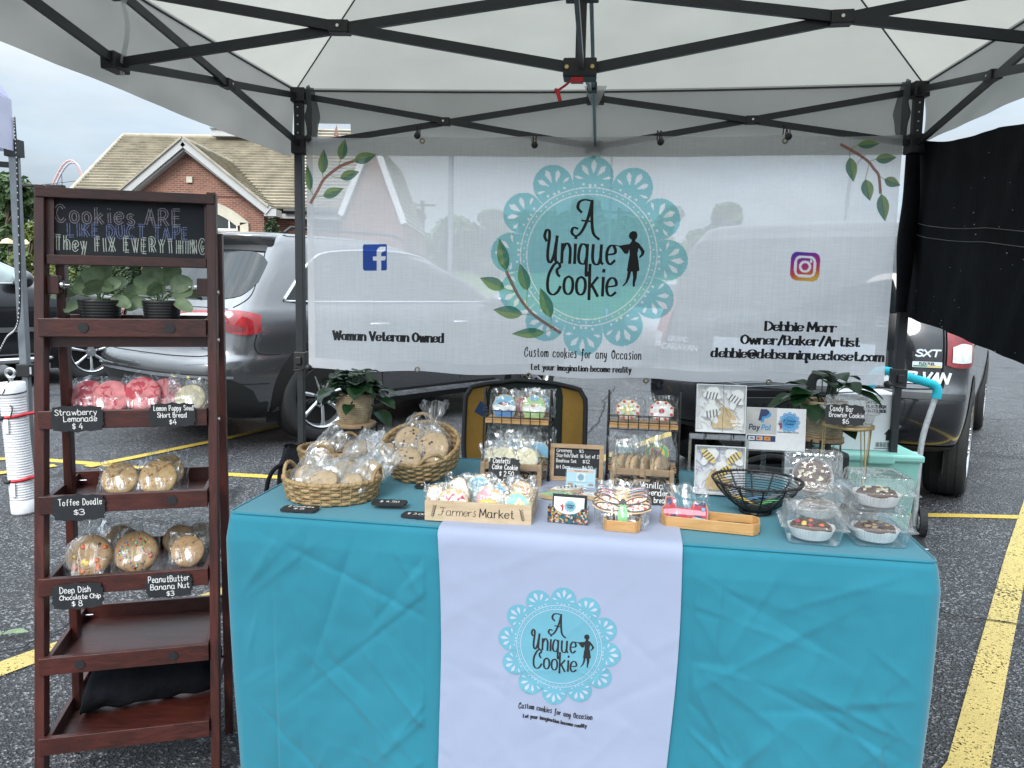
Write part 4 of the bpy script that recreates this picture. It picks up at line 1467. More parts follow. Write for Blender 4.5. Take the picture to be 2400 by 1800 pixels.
WH_ = (.97, .975, .99)
EX_, EY_ = bp_(1378, 598)
doily(dye([(.36, .68, .71), WH_]), EX_, EY_, 223 * PXM, 0, 1, 1, rot=R(88), words=False)

def rrect(x0, y0, x1, y1, r, n=5):
 out = []
 for cx_, cy_, a0 in ((x1 - r, y1 - r, 0), (x0 + r, y1 - r, 90), (x0 + r, y0 + r, 180), (x1 - r, y0 + r, 270)):
  for i in range(n + 1):
   a = R(a0 + 90 * i / n)
   out.append((cx_ + r * math.cos(a), cy_ + r * math.sin(a)))
 return out

(x0, y1), (x1, y0) = bp_(850, 570), bp_(906, 630)
w = x1 - x0
ink = dye([(.05, .11, .42), WH_])
ink.fill(rrect(x0, y0, x1, y0 + w * 1.05, w * .05), 0)
cx_ = x0 + w * .66
f = [(-.09, 0), (.11, 0), (.11, .40), (.27, .40), (.30, .57), (.11, .57), (.11, .68), (.16, .76), (.30, .77), (.30, .94), (.08, .95), (-.04, .88), (-.09, .75), (-.09, .57), (-.24, .57), (-.24, .40), (-.09, .40)]
ink.fill([(cx_ + a * w, y0 + b * w) for a, b in f], 1)
(x0, y1), (x1, y0) = bp_(1861, 589), bp_(1927, 652)
w = x1 - x0
cx_, cy_ = (x0 + x1) / 2, (y0 + y1) / 2

def sunset(X_, Y_):
 t = np.clip((Y_ - (cy_ - w / 2)) / w * .85 - (X_ - cx_) / w * .25 + .05, 0, 1)
 st = np.array([(.85, .50, .10), (.70, .10, .08), (.50, .05, .25), (.10, .06, .42)])
 return np.stack([np.interp(t, (.05, .3, .55, .95), st[:, q]) for q in range(3)], -1)

ink = dye([sunset, WH_])
ink.fill(rrect(cx_ - w / 2, cy_ - w / 2, cx_ + w / 2, cy_ + w / 2, w * .22), 0)
q = rrect(cx_ - w * .33, cy_ - w * .33, cx_ + w * .33, cy_ + w * .33, w * .17)
ink.stroke(q + [q[0], q[1]], w * .085, 0, 1)
ink.ring(cx_, cy_, w * .17, w * .085, 1, 32)
ink.disc(cx_ + w * .2, cy_ + w * .2, w * .05, 1, 12)
mb.sheet(bs_, NU_, NV_)
cl_ = part('cloth', mb, BANNER, ban, world_=True)
at_ = cl_.data.color_attributes.new('print', 'FLOAT_COLOR', 'POINT')
at_.data.foreach_set('color', gcol.ravel())
hm = MB()
hm.sheet(lambda i, j: bs_(i, .955 + .045 * j) + NB * .0015, 150, 2)
hm.sheet(lambda i, j: bs_(.012 * j, i) + NB * .0015, 50, 2)
part('hem', hm, sheer('banner_hem', (.80, .80, .82), .6, translucent=.4), cl_, world_=True)
INKP = mat('print_black', (.012, .012, .014), .7, var=.05)
LG1 = sheer('print_leaf_light', (.24, .40, .11), .86, translucent=.4)
LG2 = sheer('print_leaf_dark', (.07, .25, .15), .86, translucent=.4)
STEM = sheer('print_stem', (.42, .15, .11), .86, translucent=.4)
VEIN = sheer('print_vein', (.42, .50, .16), .86, translucent=.4)
FBBLUE = mat('print_blue', (.045, .095, .34), .7)

def conform(mb, f, lim=.04):
 """cut flat print into small faces and bend it onto the cloth"""
 bm = bmesh.new()
 vv = [bm.verts.new(p) for p in mb.v]
 for fc, mi in zip(mb.f, mb.mi):
  try:
   bm.faces.new([vv[i] for i in fc]).material_index = mi
  except ValueError:
   pass
 bm.normal_update()
 bmesh.ops.triangulate(bm, faces=bm.faces[:])
 for _ in range(6):
  es = [e for e in bm.edges if e.calc_length() > lim]
  if not es:
   break
  bmesh.ops.subdivide_edges(bm, edges=es, cuts=1)
  bmesh.ops.triangulate(bm, faces=bm.faces[:])
 bm.verts.index_update()
 mb.v = [f(v.co) for v in bm.verts]
 mb.f = [[v.index for v in fc.verts] for fc in bm.faces]
 mb.mi = [fc.material_index for fc in bm.faces]
 mb.sm = [False] * len(mb.f)
 bm.free()
 return mb

def bink(name, mats, fill, parent=cl_):
 ink = Ink(M(), .004)
 fill(ink)
 return part(name, conform(ink.mb, lambda p: BFR @ V((p.x, p.y, p.z + bwave(p.x, p.y)))), mats, parent, world_=True)

bink('emblem_lettering', INKP, lambda ink: doily_words(ink, EX_, EY_, 223 * PXM))

def sprg(stem, leaves, w):
 st = [bp_(*p) for p in stem]
 lv = []
 for (bx, by), (tx, ty), wd, (ax, ay) in leaves:
  b, t_, a = bp_(bx, by), bp_(tx, ty), bp_(ax, ay)
  lv.append((b, math.atan2(t_[1] - b[1], t_[0] - b[0]), math.hypot(t_[0] - b[0], t_[1] - b[1]), wd * PXM, a))
 bink('printed_sprig', [LG1, LG2, STEM, VEIN], lambda ink: sprig(ink, st, lv, w * PXM, 0, 1, 2, 3))

sprg([(729, 475), (745, 446), (758, 422), (777, 404), (800, 388), (827, 378)],
     [((728, 448), (720, 386), 9, (738, 460)), ((756, 408), (759, 349), 12, (758, 422)), ((798, 375), (808, 325), 12, (792, 392)), ((828, 377), (882, 362), 13, (826, 379)), ((796, 417), (842, 402), 12, (775, 412)), ((756, 460), (805, 441), 12, (738, 462))], 7)
sprg([(1312, 780), (1253, 741), (1221, 705), (1201, 669), (1186, 637)],
     [((1185, 635), (1169, 558), 14, (1186, 640)), ((1182, 676), (1123, 651), 15, (1204, 684)), ((1235, 682), (1217, 617), 14, (1232, 716)), ((1291, 746), (1265, 674), 15, (1290, 764)), ((1224, 737), (1154, 726), 15, (1246, 737)), ((1276, 780), (1198, 783), 12, (1296, 770))], 7)
sprg([(1979, 334), (2012, 352), (2043, 373), (2058, 392), (2069, 408), (2073, 449)],
     [((2000, 364), (2009, 423), 12, (2000, 346)), ((2037, 416), (2048, 468), 13, (2046, 380)), ((2082, 416), (2121, 431), 11, (2070, 408)), ((2075, 451), (2084, 517), 13, (2073, 447)), ((2061, 369), (2112, 364), 11, (2046, 374)), ((2018, 335), (2072, 331), 9, (2000, 344))], 6)

def words():
 for txt, px, py, wpx, hpx, kw in (
   ('Woman Veteran Owned', 909, 799, 269, 20, dict(nib=.7, w=.0145)), ('Debbie Morr', 1882, 777, 152, 19, dict(nib=.7, w=.0135)),
   ('Owner/Baker/Artist', 1880, 810, 255, 19, dict(nib=.7, w=.0135)), ('debbie@debsuniquecloset.com', 1872, 843, 372, 19, dict(nib=.7, w=.0135)),
   ('Custom cookies for any Occasion', 1364, 840, 268, 20, dict(nib=.5, w=.0055, script=True)), ('Let your imagination become reality', 1361, 871, 230, 13, dict(nib=.55, w=.007))):
  x, y = bp_(px, py)
  w = kw.pop('w')
  nib = kw.pop('nib')
  h = hpx * PXM
  tw = layout(txt, h, **{k: v for k, v in kw.items() if k == 'script'})[1]
  tw0 = layout(txt, h, wid=2, **{k: v for k, v in kw.items() if k == 'script'})[1]
  wd = 1 + (wpx * PXM - tw) / (tw0 - tw)
  bink('printed_words', INKP, lambda ink: ink.text(txt, x, y, h, w, nib=nib, mi=0, wid=wd, **kw))

words()

gm = MB()
for px, py in ((978, 866), (1239, 880), (1514, 892), (1802, 896), (990, 330), (1252, 330), (1550, 330), (1840, 330)):
 c_ = onback(px, py, OFFB + .012)
 gm.tube([c_ + UB * .011 * math.cos(a) + V((0, 0, .011 * math.sin(a))) for a in [2 * math.pi * i / 14 for i in range(14)]], .004, 6, closed=True)
part('grommet', gm, mat('grommet_brass', (.30, .27, .18), .35, metal=.8), cl_, world_=True)

# ball bungees: each is a thing of its own
for px, py, lab in ((978, 314, 'black ball bungee on the left scissor bar, first from the left leg'), (1253, 336, 'black ball bungee holding the banner just left of the back middle joint'),
     (1548, 329, 'black ball bungee right of the back middle joint'), (1848, 316, 'black ball bungee on the right scissor bar above the banner corner')):
 c_ = onback(px, py + 4, OFFB + .03)
 mb = MB()
 mb.ball((0, 0, 0), .0165, n=14, m=10)
 t = thing('ball_bungee', lab, 'bungee', c_, group='ball bungees tying up the banner')
 part('ball', mb, BLACKP, t)
 mb = MB()
 for s_ in (-1, 1):
  mb.tube([(s_ * .005, 0, .012), (s_ * .008, .005, .045), (s_ * .008, .045, .062), (s_ * .006, .06, .02)], .0025, 6)
 part('loop', mb, BLACKP, t)
for px, py, lab in ((723, 862, 'black ball bungee at the left tent leg by the banner bottom corner'), (2080, 901, 'black ball bungee at the right tent leg above the white box'), (722, 324, 'black ball bungee at the left tent leg by the banner top corner')):
 c_ = onback(px, py, OFFB + .02)
 mb = MB()
 mb.ball((0, 0, 0), .018, n=14, m=10)
 t = thing('ball_bungee', lab, 'bungee', c_, group='ball bungees tying up the banner')
 part('ball', mb, BLACKP, t)
 mb = MB()
 s_ = -1 if px < 1000 else 1
 mb.tube(smooth_pts([(s_ * .01, 0, 0), (s_ * .03, -.022, -.006), (s_ * .07, -.02, -.012), (s_ * .075, .02, -.012)], 4), .003, 6)
 part('loop', mb, BLACKP, t)

# ------------------------------------------------------------------ black curtain on the right side
CURT = mat('curtain_black', (.0045, .0055, .008), .85, var=.35, vs_=9, bump=.25, bs=40, spec=.15)
cu = thing('side_curtain', 'black cloth curtain hung along the right side of the tent with pale stitching', 'curtain', TT(1, .2, 0))
mb = MB()

def cfn(i, j):
 v = -.035 + .72 * i
 top = 2.03 - .30 * i - .03 * math.sin(math.pi * min(1, i * 2.5))
 bot = 1.17 - .16 * i - .06 * i * i
 if i < .08:
  bot += (.08 - i) * .2
 z = top + (bot - top) * j
 n = UB * (.03 + .022 * NZ.noise(V((i * 5, j * 2, 3))) + .012 * NZ.noise(V((i * 14, j * 3 + i * 8, 5))) + .03 * math.sin(i * 9) * j)
 return TT(1, v, z) + n

mb.sheet(cfn, 70, 36)
cc = part('cloth', mb, CURT, cu, world_=True)
mb = MB()
for jz in (.455, .52):
 mb.tube([cfn(i / 60, jz) - UB * .004 for i in range(2, 61)], .0018, 4)
part('stitching', mb, mat('pale_thread', (.16, .165, .17), .8), cc, world_=True)
mb = MB()
rs = random.Random(5)
for _ in range(150):
 i, j = rs.random(), rs.random() ** .8
 if NZ.noise(V((i * 4, j * 3, 9))) < -.05:
  continue
 q = cfn(i, j) - UB * .004
 s_ = rs.choice((.0012, .0016, .0024))
 mb.ball(q, s_, n=5, m=3)
dd = part('dust', mb, mat('dust_white', (.55, .55, .5), .9), cc, world_=True)
dd['kind'] = 'stuff'
mb = MB()
mb.sheet(lambda i, j: TT(1, 0, 1.2 + .83 * j) + (UB * math.cos(i * 5.2 + .6) + NB * math.sin(i * 5.2 + .6)) * (.029 + .008 * NZ.noise(V((i * 3, j * 4, 1))) + .012 * math.sin(j * 3.1) ** 2), 16, 16)
part('sleeve', mb, CURT, cu, world_=True)

# ------------------------------------------------------------------ table cloth and runner
TZ = .74
TFL, TFR = PZ(535, 1200, TZ), PZ(2200, 1318, TZ)
UX = (TFR - TFL)
TW = UX.length
UX.normalize()
UY = V((-UX.y, UX.x, 0))
TDP = .70
TYAW = math.atan2(UX.y, UX.x)

def TP(x, y, h=0.0):
 p = TFL + UX * x + UY * y
 return V((p.x, p.y, TZ + h))

def tloc(p):
 d = p - TFL
 return d.dot(UX), d.dot(UY)

TEAL = mat('teal_cloth', (.020, .195, .27), .78, var=.07, vs_=4, bump=.06, bs=420, spec=.25, sheen=.25, trans=.1)
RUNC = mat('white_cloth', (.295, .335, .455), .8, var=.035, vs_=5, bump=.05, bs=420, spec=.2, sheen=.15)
rs = random.Random(42)
CRE = []
for _ in range(150):
 x, z = rs.uniform(-.1, TW + .1), rs.uniform(.0, .7)
 a = rs.choice((rs.gauss(R(35), .25), rs.gauss(R(-38), .3), rs.gauss(R(65), .25), rs.gauss(R(-70), .25)))
 ln = rs.uniform(.12, .55)
 CRE.append((x, z, math.cos(a) * ln, math.sin(a) * ln, rs.choice((1, 1, -1)) * rs.uniform(.0014, .0055), rs.uniform(.0055, .017)))

def crease(s, z, amp=1.0):
 h = 0.0
 for x, y, dx, dy, a, w in CRE:
  l2 = dx * dx + dy * dy
  t = ((s - x) * dx + (z - y) * dy) / l2
  tt = min(1, max(0, t))
  ex, ey = s - x - dx * tt, z - y - dy * tt
  d = math.sqrt(ex * ex + ey * ey)
  if d > w * 4:
   continue
  sd = (s - x) * dy - (z - y) * dx
  k = w if sd > 0 else w * .45
  h += a * math.exp(-d / k) * math.sin(math.pi * min(1, max(0, .08 + .84 * tt)))
 h += .0016 * NZ.noise(V((s * 26, z * 22, 3))) + .0028 * abs(NZ.noise(V((s * 9 + z * 4, z * 8, 9))))
 return h * amp

RX0, RX1 = tloc(PZ(1030, 1236, TZ))[0], tloc(PZ(1598, 1268, TZ))[0]
per = []
rc = .022
cor = [(0, 0), (TW, 0), (TW, TDP), (0, TDP)]

def perim(n_front=300, n_side=70, n_back=60):
 out = []
 segs = [((rc, 0), (TW - rc, 0), n_front, (0, -1)), ((TW, rc), (TW, TDP - rc), n_side, (1, 0)), ((TW - rc, TDP), (rc, TDP), n_back, (0, 1)), ((0, TDP - rc), (0, rc), n_side, (-1, 0))]
 cs = [((TW - rc, rc), -90), ((TW - rc, TDP - rc), 0), ((rc, TDP - rc), 90), ((rc, rc), 180)]
 for (a, b, n, nr), (cc_, a0) in zip(segs, cs):
  for i in range(n):
   t = i / n
   out.append((a[0] + (b[0] - a[0]) * t, a[1] + (b[1] - a[1]) * t, nr[0], nr[1]))
  for i in range(5):
   an = R(a0 + 90 * i / 5)
   out.append((cc_[0] + rc * math.cos(an), cc_[1] + rc * math.sin(an), math.cos(an), math.sin(an)))
 return out

PR = perim()
acc, ACC = 0.0, []
for i, q in enumerate(PR):
 ACC.append(acc)
 nx_ = PR[(i + 1) % len(PR)]
 acc += math.hypot(nx_[0] - q[0], nx_[1] - q[1])
cl = MB()
NV = 120
vs_, fs = [], []
for i, (x, y, nx, ny) in enumerate(PR):
 s = ACC[i]
 front = ny < -.9
 under = 1.0
 if front and RX0 - .03 < x < RX1 + .03:
  under = .15
 for j in range(NV + 1):
  t = j / NV
  z = TZ - .003 - t * (TZ - .012)
  o = .004 + .010 * min(1, t * 12)
  if j == 0:
   o = -.008
   z = TZ
  elif j == 1:
   o = 0.0
   z = TZ - .002
  wv = NZ.noise(V((s * 4.2, t * .8, 5))) * .022 * t * under + NZ.noise(V((s * 11, t * 1.2 + s, 2))) * .006 * t * under
  lowleft = 0
  o += wv + crease(s, TZ - z, under) * min(1, t * 8) * min(1, .12 + 14 * max(0, min(abs(x), abs(TW - x)) - .02)) - .035 * t * t * (1 if x < .12 or x > TW - .08 else 0) * .6
  vs_.append(TP(x + nx * o, y + ny * o, z - TZ))
n = len(PR)
for i in range(n):
 k = (i + 1) % n
 for j in range(NV):
  fs.append((i * (NV + 1) + j, i * (NV + 1) + j + 1, k * (NV + 1) + j + 1, k * (NV + 1) + j))
cl.add(vs_, fs, 0, True)

def topfn(i, j):
 x, y = TW * i, TDP * j
 e = min(x, TW - x, y, TDP - y)
 x = min(max(x, .008), TW - .008)
 y = min(max(y, .008), TDP - .008)
 return TP(x, y, (NZ.noise(V((x * 5, y * 7, 1))) * .0014 + NZ.noise(V((x * 16, y * 11, 6))) * .0006) * min(1, e * 20))

cl.sheet(topfn, 120, 50)
tc_ = thing('tablecloth', 'creased teal cloth covering the long table to the ground', 'tablecloth', TP(TW / 2, TDP / 2, -TZ))
part('cloth', cl, TEAL, tc_, world_=True)
sm = MB()
pp = [TP(x + nx * .0005, y + ny * .0005, -.001) for x, y, nx, ny in PR]
sm.tube(pp, .0026, 6, closed=True)
part('piping', sm, TEAL, tc_, world_=True)

# white runner
run = thing('table_runner', 'white cloth runner with the teal emblem hanging over the table front', 'table runner', TP((RX0 + RX1) / 2, 0, -TZ))
rm = MB()

def runfn(i, j):
 """j: 0 back of table .. .45 front edge .. 1 hem"""
 x = RX0 + (RX1 - RX0) * i
 if j < .45:
  y = TDP * .97 * (1 - j / .45) + .004
  return TP(x + .003 * NZ.noise(V((y * 5, i, 2))), y, .0045 + .001 * NZ.noise(V((x * 9, y * 9, 4))))
 t = (j - .45) / .55
 if t < .06:
  a = t / .06 * math.pi / 2
  return TP(x, .004 - .024 * math.sin(a), .0045 - .02 * (1 - math.cos(a)))
 d = .02 + (t - .06) / .94 * (TZ - .045)
 return TP(x + .006 * math.sin(d * 7) + (i - .5) * -.03 * t, -.022 - fw(x, d), -d)

def fw(x, d):
 return .006 * NZ.noise(V((x * 6, d * 1.2, 12))) * min(1, d * 3) + crease(x + .7, d, .28) + .012 * d * NZ.noise(V((x * 4, d, 3)))

rm.sheet(runfn, 90, 140)
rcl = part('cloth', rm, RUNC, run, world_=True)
RFR = frame(TP(0, -.022, 0), UX, V((0, 0, 1)))
RINV = RFR.inverted()

def rp_(px, py):
 d = ray(px, py)
 o = TP(0, -.022, 0)
 q = RINV @ (CAM + d * ((o - CAM).dot(UY) / d.dot(UY)))
 return q.x, q.y

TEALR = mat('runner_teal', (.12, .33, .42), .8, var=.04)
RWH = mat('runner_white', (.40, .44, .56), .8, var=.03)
ink = Ink(M(), .0012)
x, y = rp_(1310, 1514)
ks = abs(rp_(1410, 1514)[0] - rp_(1310, 1514)[0]) / 100
doily(ink, x, y, 145 * ks, 0, 1, 2, rot=R(86))

def rconf(ink):
 return conform(ink.mb, lambda p: RFR @ V((p.x, p.y, p.z + fw(p.x, -p.y))), .012)

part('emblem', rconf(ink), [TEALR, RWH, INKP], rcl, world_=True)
ink = Ink(M(), .0012)
for txt, px, py, wpx, hpx, kw in (('Custom cookies for any Occasion', 1301, 1672, 176, 13, dict(nib=.5, script=True, w=.0019)), ('Let your imagination become reality', 1300, 1692, 152, 8.5, dict(nib=.6, w=.0023))):
 x, y = rp_(px, py)
 w, nib = kw.pop('w'), kw.pop('nib')
 h = hpx * ks
 a_ = layout(txt, h, **kw)[1]
 b_ = layout(txt, h, wid=2, **kw)[1]
 ink.text(txt, x, y, h, w, nib=nib, wid=1 + (wpx * ks - a_) / (b_ - a_), rot=-.06, curve=.006, **kw)
part('printed_words', rconf(ink), INKP, rcl, world_=True)

# ------------------------------------------------------------------ ladder shelf
WOODR = m_wood('mahogany', (.020, .005, .004), (.095, .021, .014), scale=9, axis=(9, 9, 1), rough=.42, coat=.15)
WOODT = m_wood('mahogany_board', (.018, .005, .004), (.085, .019, .013), scale=9, axis=(1.2, 9, 9), rough=.42, coat=.15)
SLATE = mat('slate', (.012, .016, .021), .75, var=.2, vs_=12)
fl0, fl1 = PY(99, 1790, 1.77), PY(98, 470, 1.87)
fr0, fr1 = PY(507, 1760, 1.87), PY(497, 478, 1.965)

def ext(a, b, z):
 return a.lerp(b, (z - a.z) / (b.z - a.z))

SL = lambda z: ext(fl0, fl1, z)
SR = lambda z: ext(fr0, fr1, z)
rl0, rr0 = PZ(188, 1752), PZ(538, 1712)
RLg = lambda z: rl0.lerp(SL(1.42) + V((.02, .04, 0)), z / 1.42)
RRg = lambda z: rr0.lerp(SR(1.42) + V((.0, .04, 0)), z / 1.42)
ux = (SR(.7) - SL(.7)).normalized()
uy = V((-ux.y, ux.x, 0)).normalized()
shf = thing('ladder_shelf', 'tall mahogany stained ladder shelf with sloping trays and a chalkboard top', 'shelf', (SL(0) + SR(0)) / 2)
ZT = 1.495
for f_, sg in ((SL, 1), (SR, -1)):
 mb = MB()
 mb.beam(f_(0.0), f_(ZT), .022, .042, up=-uy)
 part('side_rail', mb, WOODR, shf, world_=True, bevel=.002)
for f_ in (RLg, RRg):
 mb = MB()
 mb.beam(f_(0.0), f_(1.40), .02, .036, up=-uy)
 part('rear_leg', mb, WOODR, shf, world_=True, bevel=.002)
TRAYS = [(1.183, .13), (.962, .17), (.757, .22), (.557, .255), (.362, .285), (.163, .33)]
TRAYF = []
for k, (z, dep) in enumerate(TRAYS):
 a, b = SL(z) + ux * .012, SR(z) - ux * .013
 hh = .044
 fz = -uy * .024
 mb = MB()
 mb.beam(a + fz - ux * .012 - V((0, 0, hh / 2)), b + fz - V((0, 0, hh / 2)), .014, hh)
 tr = part('tray', mb, WOODT, shf, world_=True, bevel=.0015)
 a2, b2 = a + uy * dep, b + uy * dep
 mb = MB()
 mb.beam(a2 - V((0, 0, hh / 2 - .004)), b2 - V((0, 0, hh / 2 - .004)), .012, hh)
 mb.beam(a + fz * .6 - V((0, 0, hh / 2)) + ux * .007, a2 - V((0, 0, hh / 2)) + ux * .007, .012, hh - .004)
 mb.beam(b + fz * .6 - V((0, 0, hh / 2)) - ux * .007, b2 - V((0, 0, hh / 2)) - ux * .007, .012, hh - .004)
 part('tray_wall', mb, WOODT, tr, world_=True, bevel=.0015)
 mb = MB()
 mb.beam((a + b) / 2 + uy * -.015 - V((0, 0, hh - .006)), (a2 + b2) / 2 - V((0, 0, hh - .006)), (b - a).length - .006, .006)
 part('tray_floor', mb, WOODT, tr, world_=True)
 if k in (0,):
  mb = MB()
  mb.beam(a + uy * .01 - V((0, 0, hh + .014)), b + uy * .01 - V((0, 0, hh + .014)), .012, .026)
  part('crossbar', mb, WOODT, shf, world_=True)
 dots = {0: (.235, .77), 2: (.775,), 4: (.21, .775)}.get(k, ())
 for d in dots:
  mb = MB()
  q = a.lerp(b, d) - uy * .0315 - V((0, 0, hh * .5))
  mb.tube([q, q - uy * .003], .0115, 20)
  part('magnet_dot', mb, BLACKP, tr, world_=True)
 if k in (1, 2, 4, 5):
  mb = MB()
  q = a2 + ux * .014 - uy * .02 - V((0, 0, .018))
  mb.tube([q, q + ux * .02], .002, 6)
  part('screw', mb, STEEL, tr, world_=True)
 TRAYF.append((a, b, z, dep))
# chalkboard
ca, cb = SL(1.32) + ux * .012, SR(1.32) - ux * .012
ta, tb_ = SL(1.485) + ux * .012, SR(1.485) - ux * .012
mb = MB()
mb.beam(ta - V((0, 0, .006)) - uy * .012 - ux * .02, tb_ - V((0, 0, .006)) - uy * .012 + ux * .02, .03, .024)
mb.beam(ca - V((0, 0, -.002)) - uy * .002, cb + V((0, 0, .002)) - uy * .002, .02, .024)
cbd = part('chalkboard', mb, WOODT, shf, world_=True, bevel=.002)
upv = (ta - ca).normalized()
mb = MB()
mb.beam(ca + upv * .012 + uy * .004, ta + uy * .004, .03, .016, up=-uy)
mb.beam(cb + upv * .012 + uy * .004, tb_ + uy * .004, .012, .016, up=-uy)
part('board_frame', mb, WOODR, cbd, world_=True)
mb = MB()
mb.quad(ca + uy * .006, cb + uy * .006, tb_ + uy * .006, ta + uy * .006)
mb.quad(ca + uy * .011, ta + uy * .011, tb_ + uy * .011, cb + uy * .011)
sl_ = part('slate', mb, SLATE, cbd, world_=True)
CFR = frame(ca + uy * .006, ux, upv)
CINV = CFR.inverted()

def cp_(px, py):
 d = ray(px, py)
 o = CFR.translation
 nrm = CFR.to_3x3() @ V((0, 0, 1))
 q = CINV @ (CAM + d * ((o - CAM).dot(nrm) / d.dot(nrm)))
 return q.x, q.y

CH1, CH2, CH3 = m_chalk('chalk_mauve', (.34, .30, .34), .6), m_chalk('chalk_blue', (.20, .23, .38), .6), m_chalk('chalk_pale', (.56, .60, .54), .62)
ink = Ink(CFR, .0008)
for txt, px, py, wpx, hpx, mi in (('Cookies ARE', 280, 524, 290, 40, 0), ('LIKE DUCT TAPE', 303, 558, 278, 31, 1), ('They FIX EVERYTHING', 308, 590, 348, 34, 2)):
 x, y = cp_(px, py)
 kk = abs(cp_(px + 50, py)[0] - cp_(px - 50, py)[0]) / 100
 a_ = layout(txt, hpx * kk, sp=2.6)[1]
 b_ = layout(txt, hpx * kk, wid=2, sp=2.6)[1]
 wd = 1 + (wpx * kk - a_) / (b_ - a_)
 for dbl, w in ((.0027, .0021),):
  ink.text(txt, x, y, hpx * kk, w, mi=mi, double=dbl, jit=.35, wid=wd, sp=2.6)
part('chalk_writing', ink.mb, [CH1, CH2, CH3], sl_)
bpy.data.objects[-1] if False else None
cw = [o for o in C.objects if o.name.startswith('chalk_writing')][-1]
cw.data.transform(rootm(sl_).inverted())
for f_, sg in ((SL, 1), (SR, -1)):
 q = f_(1.262) + ux * sg * .024 + uy * .012
 mb = MB()
 mb.box(q, (.026, .032, .045), M.Rotation(math.atan2(ux.y, ux.x), 3, 'Z'))
 hb = part('hinge_block', mb, WOODR, shf, world_=True, bevel=.002)
 mb = MB()
 mb.tube([q - ux * .03, q + ux * sg * .034], .0035, 8)
 mb.tube([q + ux * sg * .014, q + ux * sg * .02], .012, 6)
 part('bolt', mb, STEEL, hb, world_=True)
for z in (1.25, 1.13, .93):
 mb = MB()
 q = SR(z) + ux * .011
 mb.tube([q, q + ux * .004], .006, 8)
 part('bolt', mb, STEEL, shf, world_=True)

# ------------------------------------------------------------------ cars
P_SUP = 2.6

class Shell:
 """car body as a stack of rounded outlines; x forward, y left, z up, rear bumper at x = 0"""
 def __init__(s, lv):
  s.lv = smooth_pts(lv, 4)

 def at(s, z):
  lv = s.lv
  if z <= lv[0][0]:
   return lv[0]
  for a, b in zip(lv, lv[1:]):
   if a[0] <= z <= b[0] + 1e-9:
    t = (z - a[0]) / max(1e-6, b[0] - a[0])
    return tuple(p + (q - p) * t for p, q in zip(a, b))
  return lv[-1]

 def rear(s, th, z, off=0.0):
  """th in degrees: 0 = middle of the rear, -90 = right flank, +90 = left flank"""
  _, xr, xf, w, rc_, rf_ = s.at(z)
  a = R(th)
  c, q = abs(math.cos(a)), abs(math.sin(a))
  sg = 1 if th >= 0 else -1
  return V((xr + rc_ * (1 - c ** (2 / P_SUP)) - off * c, sg * (w * q ** (2 / P_SUP) + off * q), z))

 def side(s, x, z, sg, off=0.0):
  _, xr, xf, w, rc_, rf_ = s.at(z)
  y = w
  if x < xr + rc_:
   t = max(0, (x - xr) / rc_)
   y = w * max(0, 1 - (1 - t) ** P_SUP) ** (1 / P_SUP)
  elif x > xf - rf_:
   t = max(0, (xf - x) / rf_)
   y = w * max(0, 1 - (1 - t) ** P_SUP) ** (1 / P_SUP)
  return V((x, sg * (y + off), z))

 def outline(s, L_):
  z, xr, xf, w, rc_, rf_ = L_
  half = []
  for i in range(15):
   a = math.pi / 2 * i / 14
   half.append((xr + rc_ * (1 - abs(math.cos(a)) ** (2 / P_SUP)), w * math.sin(a) ** (2 / P_SUP)))
  for i in range(1, 12):
   half.append((xr + rc_ + (xf - rf_ - xr - rc_) * i / 12, w))
  for i in range(15):
   a = math.pi / 2 * (1 - i / 14)
   half.append((xf - rf_ * (1 - abs(math.cos(a)) ** (2 / P_SUP)), w * max(0, math.sin(a)) ** (2 / P_SUP)))
  return [V((x, -y, z)) for x, y in half] + [V((x, y, z)) for x, y in half[::-1][1:-1]]

 def body(s):
  mb = MB()
  rings = [s.outline(l) for l in s.lv]
  n = len(rings[0])
  vs_ = [p for r in rings for p in r]
  fs = [(i * n + k, i * n + (k + 1) % n, (i + 1) * n + (k + 1) % n, (i + 1) * n + k) for i in range(len(rings) - 1) for k in range(n)]
  mb.add(vs_, fs, 0, True)
  mb.add(rings[-1], [tuple(range(n))], 0, True)
  mb.add(rings[0], [tuple(range(n - 1, -1, -1))], 0)
  return mb

 def spatch(s, mb, cols, sg, off=.004, nx=24, nz=8, mi=0):
  cols = smooth_pts(cols, 4)

  def fn(i, j):
   t = i * (len(cols) - 1)
   k = min(int(t), len(cols) - 2)
   f = t - k
   x, a, b = [cols[k][q] + (cols[k + 1][q] - cols[k][q]) * f for q in range(3)]
   return s.side(x, a + (b - a) * j, sg, off)
  mb.sheet(fn, max(nx, len(cols)), nz, mi)

 def rpatch(s, mb, cols, off=.004, nx=24, nz=8, mi=0, sm_=True):
  cols = smooth_pts(cols, 4) if sm_ else cols

  def fn(i, j):
   t = i * (len(cols) - 1)
   k = min(int(t), len(cols) - 2)
   f = t - k
   x, a, b = [cols[k][q] + (cols[k + 1][q] - cols[k][q]) * f for q in range(3)]
   return s.rear(x, a + (b - a) * j, off)
  mb.sheet(fn, max(nx, len(cols)), nz, mi)

